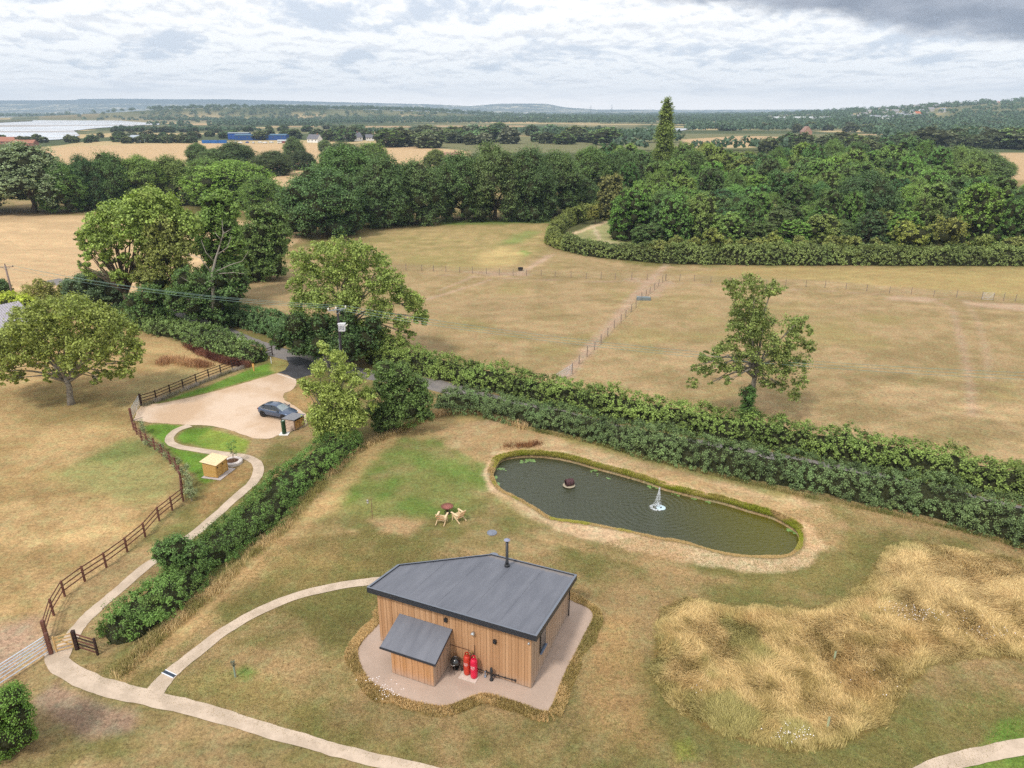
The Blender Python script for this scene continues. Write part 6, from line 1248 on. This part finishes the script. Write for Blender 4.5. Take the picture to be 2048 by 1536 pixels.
# ---------------------------------------------------------------- buildings of the distance
def buildings():
    def house(x, y, w, d, h, rh, wall, roofc, lab, name='house', group=None, rz=0.0, chim=True, wins=3):
        b = G(x, y); b[2] = float(terrain(b[0], b[1])); r = empty(name, b, lab, 'house' if name == 'house' else name.replace('_', ' '), group, rz=rz); WM = pmat('wall_%s' % str(wall), wall, .9, .1); RM = pmat('tiles_%s' % str(roofc), roofc, .85, .15)
        mb = MB(); mb.prism([(-w/2, -d/2), (w/2, -d/2), (w/2, d/2), (-w/2, d/2)], -2, h); mb.add([(-w/2, -d/2, h), (-w/2, d/2, h), (-w/2, 0, h+rh*.98)], [(0, 1, 2)]); mb.add([(w/2, -d/2, h), (w/2, d/2, h), (w/2, 0, h+rh*.98)], [(0, 2, 1)]); mb.build('wall', WM, r)
        mb = MB()
        for s in (-1, 1): mb.add([(-w/2-.3, s*(d/2+.35), h-.15), (w/2+.3, s*(d/2+.35), h-.15), (w/2+.3, 0, h+rh), (-w/2-.3, 0, h+rh), (-w/2-.3, s*(d/2+.35), h-.32), (w/2+.3, s*(d/2+.35), h-.32), (w/2+.3, 0, h+rh-.17), (-w/2-.3, 0, h+rh-.17)], [(0, 1, 2, 3), (4, 7, 6, 5), (0, 4, 5, 1), (1, 5, 6, 2), (0, 3, 7, 4)])
        ro = mb.build('roof', RM, r)
        if chim: mb = MB(); mb.box(w*.28, -.5, h+rh*.5, w*.28+.9, .5, h+rh+1.0); mb.build('chimney', pmat('chimney_brick', (.28, .15, .11)), ro)
        for k in range(wins): mb = MB(); xx = -w/2+w*(k+.5)/wins; mb.box(xx-.5, -d/2-.05, h*.45, xx+.5, -d/2+.02, h*.45+1.1); mb.build('window', pmat('far_glass', (.06, .07, .08), .2, .6), r)
        return r
    Wt, Cr, Br, Gr, Sl, Rt, Or = (.78, .77, .74), (.62, .58, .5), (.34, .17, .12), (.30, .32, .35), (.16, .16, .18), (.36, .16, .11), (.52, .17, .08)
    house(630, 285, 13, 7, 3.4, 4, Wt, Sl, 'white gabled house with grey roof left of the bushy tree beyond the field', rz=-.5); house(708, 282, 16, 8, 3.6, 4.5, Wt, Sl, 'large white house with steep gable in the middle of the white group', rz=.9); house(740, 281, 8, 6, 3, 3, Wt, Sl, 'small white cottage between the large white house and the pink one', rz=.2)
    house(761, 280, 11, 7, 3.8, 3.6, (.62, .5, .44), (.40, .24, .20), 'pink walled house with reddish roof at the right of the white group'); house(566, 286, 9, 3.2, 2.2, .8, (.58, .6, .6), (.45, .47, .48), 'grey mobile home beyond the golden field', name='mobile_home', chim=False)
    house(12, 288, 26, 10, 2.6, 3.6, Br, Rt, 'long red tiled farm roof at the left edge', chim=False); house(52, 291, 18, 8, 2.2, 2.6, Br, Rt, 'low red tiled farm building beside the long red roof', chim=False); house(290, 284, 27, 14, 4.6, 1.8, (.30, .34, .40), (.38, .42, .47), 'blue grey steel barn beyond the golden field', name='steel_barn', chim=False, wins=0, rz=-.15)
    house(525, 280, 52, 14, 5.0, 1.0, (.035, .09, .28), (.10, .18, .26), 'long open blue depot shed beyond the golden field', name='depot_shed', chim=False, wins=6, rz=.04); house(480, 278.6, 22, 8, 6.4, .7, (.035, .10, .36), (.30, .34, .36), 'blue depot office block left of the open shed', name='depot_office', chim=False, wins=3)
    house(571, 330, 7, 6, 2.4, 2, (.4, .36, .3), (.30, .26, .24), 'tiny shed by the dark low bush in the golden field', name='field_shed', chim=False, wins=0); house(898, 322, 12, 7, 2.4, 2.6, Br, (.34, .19, .15), 'brick roofed cottage in the gap of the back row', chim=True)
    for k, (x, lab) in enumerate([(414, 'left blue container at the yard edge'), (430, 'middle blue container at the yard edge'), (445, 'right blue container at the yard edge')]):
        b = G(x, 286.5); r = empty('shipping_container', b, lab, 'container', 'blue containers at the yard'); mb = MB(); mb.box(-4.2, -1.3, 0, 4.2, 1.3, 2.8)
        for q in range(14): mb.box(-4.1+q*.6, -1.36, .2, -3.85+q*.6, -1.301, 2.6)
        mb.build('body', pmat('container_blue', (.03, .14, .42), .5, .3), r)
    rs = np.random.RandomState(4); cc = [(.7, .7, .7), (.75, .74, .72), (.05, .1, .3), (.3, .05, .04), (.1, .1, .11), (.5, .52, .55)]
    for k in range(16):
        x = 455+k*12.5+rs.rand()*5; b = G(x if k < 11 else 770+(k-11)*9, 287.0-(k % 2)*.8 if k < 11 else 284.5); r = empty('far_vehicle', b, 'parked vehicle on the hardstanding beyond the golden field', 'vehicle', 'vehicles parked beyond the golden field', rz=rs.rand()*3)
        c = cc[rs.randint(6)]; mb = MB(); mb.prism([(-2.1, -.9), (2.1, -.9), (2.1, .9), (-2.1, .9)], .3, .95); mb.prism([(-1.5, -.8), (1.1, -.8), (1.1, .8), (-1.5, .8)], .95, 1.5); mb.build('body', pmat('veh_%s' % str(c), c, .4, .4), r, bevel=.12)
        for (wx, wy) in ((-1.3, -.9), (1.3, -.9), (-1.3, .9), (1.3, .9)): mb = MB(); mb.tube([(wx, wy-.08, .32), (wx, wy+.08, .32)], .32, 10); mb.build('wheel', pmat('tyre', (.018, .018, .018)), r)
    # stone barn with steep gable
    house(1611, 272, 12, 10, 5, 6, (.40, .24, .18), (.32, .20, .16), 'steep gabled brick barn at the far edge of the right golden field', name='brick_barn', chim=False, wins=1, rz=1.57)
    # village on the hill
    V_ = [(1652,249,'white'),(1744,249,'w'),(1752,249.5,'w'),(1768,250,'w'),(1776,249.5,'w'),(1796,248,'w'),(1806,247,'w'),(1812,249,'w'),(1820,246,'w'),(1830,247.5,'o'),(1838,246,'w'),(1766,244,'w'),(1846,247,'w'),(1725,246,'g'),(1735,244,'g'),(1786,245,'g'),(1855,245,'g'),(1812,242,'g'),(1828,241.5,'g'),(1842,243,'w'),(1866,243,'g'),(1895,240,'g'),(1905,238,'r'),(1925,237,'g'),(1940,239,'w'),(1960,238,'g'),(1975,236,'g'),(1990,237,'r'),(2008,236,'g'),(2022,235,'r'),(2035,237,'g'),(2046,235,'r'),(1884,237,'w'),(1870,238,'g'),(1915,242,'w'),(1790,241,'w'),(1760,241,'g'),(1880,246,'w'),(1708,248,'g'),(1716,246.5,'w')]
    for k, (x, y, c) in enumerate(V_):
        col, rf = {'w': (Wt, Gr), 'white': (Wt, Gr), 'g': ((.5, .47, .43), (.30, .29, .30)), 'r': ((.5, .42, .36), (.40, .20, .15)), 'o': (Cr, Or)}[c[0] if c != 'white' else 'w']
        lab = {'w': 'white walled house in the village on the right hillside', 'g': 'grey roofed house in the village on the right hillside', 'r': 'red roofed house in the village on the right hillside', 'o': 'bright orange roofed house in the middle of the hillside village'}[c[0]]
        house(x, y, 15*(.8+.5*rs.rand()), 9, 6.2, 4.2, col, rf, lab, group={'w': 'white village houses', 'g': 'grey roofed village houses', 'r': 'red roofed village houses', 'o': None}[c[0]], rz=rs.normal()*.4, chim=True, wins=3)
    # long white sheds by the water
    house(1592, 245.5, 120, 30, 5, 1.5, (.7, .72, .74), (.74, .76, .78), 'long white greenhouse block by the far water', name='greenhouse', chim=False, wins=0)
    # barn roof at the left edge
    b = G(-6, 690); r = empty('barn', b, 'old barn at the left edge with grey corrugated roof', 'barn', rz=-.55); m = bpy.data.materials.new('corrugated'); m.use_nodes = True; t = NT(m.node_tree); bb = t.n['Principled BSDF']; bb.inputs['Roughness'].default_value = .8; tc = t.node('ShaderNodeTexCoord').outputs['Object']
    mp = t.node('ShaderNodeMapping', in_Vector=tc); mp.inputs['Scale'].default_value = (1, 6, 6); t.l.new(t.mix(t.ramp(t.noise(mp.outputs[0], 1.6, 4, .6), .35, .65), (.30, .27, .30), (.44, .42, .46)), bb.inputs['Base Color'])
    mb = MB(); mb.box(-5, -4, 0, 2, 4, 2.6); mb.build('wall', pmat('barn_wall', (.25, .2, .16)), r); vs = []; n = 60
    mb = MB()
    for k in range(n):
        y0 = -4.4+8.8*k/n; y1 = -4.4+8.8*(k+1)/n; z = .07*(k % 2); z_ = .07*((k+1) % 2); mb.add([(-1.5, y0, 4.6+z), (-1.5, y1, 4.6+z_), (2.5, y1, 2.5+z_), (2.5, y0, 2.5+z)], [(0, 3, 2, 1)]); mb.add([(-1.5, y0, 4.6+z), (-1.5, y1, 4.6+z_), (-5.5, y1, 2.5+z_), (-5.5, y0, 2.5+z)], [(0, 1, 2, 3)])
    mb.build('roof', m, r)
    # pylons
    PY = pmat('pylon_steel', (.20, .22, .25), .6, .3)
    for k, (x, yt, yb, lab) in enumerate([(1063, 210, 231, 'leftmost tall pylon on the skyline'), (1108, 211, 231, 'second tall pylon from the left on the skyline'), (1181, 210, 230, 'third tall pylon from the left on the skyline'), (1223, 208, 230, 'rightmost tall pylon near the tall poplar'), (142, 214, 228, 'pylon beyond the estuary on the left')]):
        b = G(x, 231.5); D = b[1]; top = V(x, yt, D)[2]; r = empty('pylon', b, lab, 'pylon', 'pylons on the skyline'); mb = MB(); w0 = 9; w1 = 2.2
        f = lambda t: w0+(w1-w0)*min(1, t*1.3)
        for sx in (-1, 1):
            for sy in (-1, 1): mb.bar((sx*w0/2, sy*w0/2, 0), (sx*w1/2, sy*w1/2, top*.75), .7); mb.bar((sx*w1/2, sy*w1/2, top*.75), (0, 0, top), .6)
        for q in range(7):
            t0, t1 = q/8*.75, (q+1)/8*.75
            for sy in (-1, 1): a_, c_ = f(t0)/2, f(t1)/2; mb.bar((-a_, sy*a_, t0*top), (c_, sy*c_, t1*top), .35); mb.bar((a_, sy*a_, t0*top), (-c_, sy*c_, t1*top), .35)
        mb.build('tower', PY, r); mb = MB()
        for q, z in enumerate((.72, .81, .9)): mb.bar((-9+q*1.2, 0, top*z), (9-q*1.2, 0, top*z), .7)
        mb.build('crossarm', PY, r)
buildings()
# ---------------------------------------------------------------- grasses (beyond counting)
def blades(name, label, P, hgt, wid, lean, cols, seed, cat='long grass', spread=.35, z0=0.0, tipc=None):
    """P (n,2); hgt (n,), lean (n,2) bend direction times amount; cols (n,3)"""
    rs = np.random.RandomState(seed); n = len(P); a = rs.rand(n)*6.28; w = wid*(.6+.8*rs.rand(n)); dx, dy = np.cos(a)*w/2, np.sin(a)*w/2
    ln = lean+rs.normal(size=(n, 2))*spread; h = hgt; m = np.linalg.norm(ln, axis=1); k = 1/np.sqrt(1+m*m)
    zb = np.full(n, z0); b = np.c_[P, zb]; mid = np.c_[P+ln*(h*k*.38)[:, None], zb+h*k*.58+h*.08]; tip = np.c_[P+ln*(h*k)[:, None], zb+h*k*.9]
    W_ = np.c_[dx, dy, np.zeros(n)]
    v = np.stack([b-W_, b+W_, mid+W_*.8, mid-W_*.8, tip+W_*.18, tip-W_*.18], 1).reshape(-1, 3); i = np.arange(n)[:, None]*6
    q = np.stack([i+[0, 1, 2, 3], i+[3, 2, 4, 5]], 1).reshape(-1, 4)
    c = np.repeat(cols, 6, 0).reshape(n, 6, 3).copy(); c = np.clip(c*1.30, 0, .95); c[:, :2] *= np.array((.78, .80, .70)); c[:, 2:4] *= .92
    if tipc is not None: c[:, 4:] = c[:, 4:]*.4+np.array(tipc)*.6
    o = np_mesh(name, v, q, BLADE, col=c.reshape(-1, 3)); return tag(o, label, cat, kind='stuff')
def in_poly(poly, n, rs):
    P = np.array(poly); lo, hi = P.min(0), P.max(0); out = []
    while sum(map(len, out)) < n:
        q = lo+(hi-lo)*rs.rand(n, 2); s = sdist(q[:, 0], q[:, 1], P); out.append(q[s > 0])
    return np.concatenate(out)[:n]
def grasses():
    rs = np.random.RandomState(12)
    # the two lodged meadows
    M = GP(MEAD1); Q = in_poly(M, 300000, rs)+rs.normal(size=(300000, 2))*.10; x, y = Q.T; s = sdist(x, y, np.array(M)); kp = s+(fbm(x/.7, y/.7, 0, 60, 3)-.5)*1.5 > rs.rand(len(s))*.5-.05; Q = Q[kp]; s = s[kp]; x, y = Q.T
    ang = 6.28*1.9*fbm(x/3.0, y/3.0, 0, 61, 3)+1.0+rs.normal(size=len(x))*.22; amt = (.25+2.4*fbm(x/1.6, y/1.6, 0, 62, 3)**1.5)*(.5+rs.rand(len(x)))
    lean = np.stack([np.cos(ang), np.sin(ang)], -1)*amt[:, None]; edge = sstep(s, 0, 1.4)
    px, py = to_px(x, y); upper = sstep(px, 1690, 1800)*sstep(-py, -1260, -1180)
    t = np.clip(fbm(x/.8, y/.8, 0, 63, 4)*.75+fbm(x/5, y/5, 0, 64, 2)*.35+rs.normal(size=len(x))*.07, 0, 1)[:, None]; tt = sstep(t, .38, .62)
    c = np.array((.33, .24, .08))*(1-tt)+np.array((.62, .45, .205))*tt
    g = sstep(fbm(x/2.6, y/2.6, 0, 65, 3), .56, .72)[:, None]*.75; c = c*(1-g)+np.array((.24, .25, .07))*g
    o_ = sstep(fbm(x/1.8+50, y/1.8, 0, 67, 3), .60, .72)[:, None]*.55; c = c*(1-o_)+np.array((.44, .27, .10))*o_
    c = c*(1-.45*upper[:, None])+np.array((.70, .52, .27))*.45*upper[:, None]; eg = (1-edge)[:, None]*.6; c = c*(1-eg)+np.array((.26, .23, .07))*eg; c = c*.8+np.array((.50, .385, .20))*.2; c *= (.68+.64*rs.rand(len(x)))[:, None]
    h = (.34+.20*fbm(x/2.0, y/2.0, 0, 66, 3))*(.45+.55*edge)*(.7+.6*rs.rand(len(x)))
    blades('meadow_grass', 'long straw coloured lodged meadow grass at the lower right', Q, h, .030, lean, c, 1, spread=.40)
    # ring of long grass round the gravel apron
    A = smooth_line(GP(PAD), 6, True); n = 30000; k = rs.randint(0, len(A), n); B = A[k]+(A[(k+1) % len(A)]-A[k])*rs.rand(n)[:, None]; T = A[(k+1) % len(A)]-A[k]; T /= np.linalg.norm(T, axis=1)[:, None]; N = np.stack([T[:, 1], -T[:, 0]], -1)
    if sdist(*(A[0]+N[0]*0+np.array([0, 0]))[:, None], A)[0] > 9: pass
    cen = A.mean(0); N = np.where((np.einsum('ij,ij->i', N, B-cen) < 0)[:, None], -N, N); off = .72*rs.rand(n)**.9*(.55+.8*fbm(B[:, 0]/1.3, B[:, 1]/1.3, 0, 71, 2)); Q = B+N*(off-.03)[:, None]; x, y = Q.T
    hide = (y > 36.2) & (x < 1.5); u_ = (x+7.42)*.92-(y-32.33)*.392; v_ = (x+7.42)*.392+(y-32.33)*.92; ins = (u_ > -.2) & (u_ < 9.3) & (v_ > -.1) & (v_ < 6.4); keep = ~hide & ~ins; Q = Q[keep]; off = off[keep]; N = N[keep]; x, y = Q.T; n = len(Q)
    t = sstep(fbm(x/1.2, y/1.2, 0, 72, 3)+rs.normal(size=n)*.08, .36, .62)[:, None]; c = np.array((.36, .27, .10))*(1-t)+np.array((.62, .44, .21))*t; gg = sstep(fbm(x/2.2, y/2.2, 0, 74, 2), .55, .75)[:, None]*.6; c = c*(1-gg)+np.array((.20, .20, .055))*gg; c *= (.8+.4*rs.rand(n))[:, None]
    blades('apron_grass', 'long dry grass fringe round the cabin gravel apron', Q, (.09+.15*fbm(x/.9, y/.9, 0, 73, 3))*(.7+.5*rs.rand(n)), .026, N*.25, c, 2)
    # pond rim
    A = POND_W; n = 90000; k = rs.randint(0, len(A), n); B = A[k]+(A[(k+1) % len(A)]-A[k])*rs.rand(n)[:, None]; T = A[(k+1) % len(A)]-A[k]; T /= np.linalg.norm(T, axis=1)[:, None]; cen = A.mean(0); N = np.stack([T[:, 1], -T[:, 0]], -1)
    s_ = sdist(*(B+N*.1).T, A); N = np.where((s_ > 0)[:, None], -N, N); farb = sstep(N[:, 1], -.2, .5); off = rs.rand(n)**1.1*(.34+.42*farb); Q = B+N*(off+.02)[:, None]; x, y = Q.T
    t = sstep(fbm(x/1.1, y/1.1, 0, 82, 3)+rs.normal(size=n)*.06, .34, .60)[:, None]; c = np.array((.30, .33, .035))*(1-t)+np.array((.38, .34, .08))*t; dr = sstep(fbm(x/2.0+9, y/2.0, 0, 84, 2)+(1-farb)*.22, .56, .72)[:, None]; c = c*(1-dr)+np.array((.46, .33, .15))*dr; c *= (.75+.5*rs.rand(n))[:, None]
    h = (.12+.26*fbm(x/.8, y/.8, 0, 83, 2))*(.45+.55*farb)*(.7+.6*rs.rand(n)); blades('pond_margin_grass', 'yellow green grass hanging over the pond bank', Q, h, .024, -N*.45, c, 3, z0=-.10)
    # straw verges along hedges
    def strip(name, label, line, w, n, hmax, c1, c2, seed, wd=.024):
        L = smooth_line(GP(line), 8); k = rs.randint(0, len(L)-1, n); f = rs.rand(n)[:, None]; B = L[k]*(1-f)+L[k+1]*f+rs.normal(size=(n, 2))*w*.35; x, y = B.T
        den = fbm(x/1.6, y/1.6, 0, seed, 3) > rs.rand(n)*.62+.12; B = B[den]; x, y = B.T; m_ = len(B); t = sstep(fbm(x/1.4, y/1.4, 0, seed+1, 3)+rs.normal(size=m_)*.1, .35, .65)[:, None]; c = (np.array(c1)*(1-t)+np.array(c2)*t)*(.75+.5*rs.rand(m_))[:, None]
        blades(name, label, B, hmax*(.35+.65*rs.rand(m_)), wd, np.zeros((m_, 2)), c, seed, spread=.3)
    strip('verge_grass', 'tall dry straw grass along the lawn side of the path hedge', [(240,1345),(292,1297),(345,1252),(395,1208),(445,1165),(512,1102),(572,1050),(622,993),(664,945),(700,912),(745,885),(800,860),(850,838)], .8, 24000, .48, (.28, .25, .085), (.58, .43, .22), 101)
    strip('verge_grass', 'pale dry grasses at the end of the bramble hedge', [(850,836),(900,826),(950,824),(1000,836),(1050,856)], .8, 16000, .75, (.40, .28, .14), (.66, .48, .26), 102)
    strip('verge_grass', 'thin dry grass at the foot of the bramble hedge', [(1050,858),(1170,882),(1300,918),(1450,955),(1600,990),(1750,1022),(1900,1056),(2050,1096)], .5, 16000, .35, (.16, .17, .05), (.38, .29, .13), 103)
    strip('dock_stems', 'brown red dock stems by the pond head', [(1010,895),(1040,893),(1062,892),(1078,888)], .7, 1100, .6, (.17, .07, .035), (.34, .17, .08), 104)
    strip('dock_stems', 'brown dead dock patch in the left paddock', [(325,728),(345,722),(365,726),(390,730),(410,734)], 1.3, 5200, 1.0, (.30, .15, .08), (.52, .32, .17), 105, .035)
    strip('dead_bracken', 'dark brown dead growth along the trimmed hedge foot', [(372,692),(400,706),(430,718),(460,727),(500,734)], .8, 9000, .9, (.10, .035, .025), (.26, .12, .08), 106, .04)
    strip('verge_grass', 'dry grass along the lane edge behind the trimmed hedge', [(430,668),(480,688),(530,702)], .6, 4000, .4, (.30, .22, .08), (.5, .36, .17), 107, .04)
    strip('fence_weeds', 'thin grey weeds under the straight dark fence', [(290,812),(341,793),(393,771),(442,752),(490,735)], .5, 5200, .55, (.20, .19, .12), (.40, .34, .30), 108)
    # tussocks over lawns and paddock so that the turf is not a sheet
    def turf(name, label, poly, n, h, cfun, seed, wd):
        Q = in_poly(GP(poly), n, rs); x, y = Q.T; keep = (sdist(x, y, POND_W) < -.3) & (sdist(x, y, np.array(GP(PAD))) < -.05) & (sdist(x, y, np.array(GP(GRAVEL))) < -.05)
        Q = Q[keep]; x, y = Q.T; c = cfun(x, y)*(.65+.7*rs.rand(len(x)))[:, None]; blades(name, label, Q, h*(.5+rs.rand(len(x))), wd, np.zeros((len(x), 2)), c, seed, cat='grass', spread=.8)
    def lawnc(x, y):
        t = sstep(.55*fbm(x/5.0, y/5.0, 0, 11, 4)+.45*fbm(x/1.2, y/1.2, 0, 23, 3)+rs.normal(size=len(x))*.10, .38, .66)[:, None]; return np.array((.20, .19, .06))*(1-t)+np.array((.40, .27, .13))*t
    turf('lawn_grass', 'short mown patchy grass round the cabin', [(120,1340),(300,1400),(900,1560),(1900,1560),(2100,1440),(2100,1100),(1700,1000),(1000,1120),(750,1060),(560,1080),(350,1300)], 330000, .05, lawnc, 201, .020)
    # white daisies
    def daisies(spots, seed):
        r2 = np.random.RandomState(seed); P = []
        for x, y, sx, sy, n in spots:
            for _ in range(n): b = G(x+r2.normal()*sx, y+r2.normal()*sy); P.append((b[0], b[1], .38+.15*r2.rand()))
        P = np.array(P); v, q = leaves_at(P, np.tile([0, -.3, 1.], (len(P), 1))+r2.normal(size=P.shape)*.2, .048, r2, .9); tag(np_mesh('daisies', v, q, pmat('petal', (.9, .86, .88), .6)), 'white daisies scattered in the long grass', 'flowers', kind='stuff')
    daisies([(1585,1480,22,10,55),(1850,1240,40,6,60),(1800,1228,18,5,25),(1980,1275,25,8,25),(780,1395,16,8,40),(745,1372,14,5,14),(1730,1370,30,20,8),(1390,1385,20,10,5)], 3)
grasses()
# ---------------------------------------------------------------- haze
def haze():
    mb = MB(); mb.box(-22000, -300, -4, 22000, 10600, 300); m = bpy.data.materials.new('haze'); m.use_nodes = True; t = NT(m.node_tree); t.n.clear()
    v = t.node('ShaderNodeVolumePrincipled'); v.inputs['Color'].default_value = (.62, .80, 1, 1); v.inputs['Density'].default_value = HAZE; v.inputs['Anisotropy'].default_value = 0
    o = t.node('ShaderNodeOutputMaterial'); t.l.new(v.outputs[0], o.inputs['Volume']); ob = mb.build('haze', m); tag(ob, 'pale blue summer haze over the plain', 'haze', kind='stuff')
HAZE = 1.25e-4
haze()
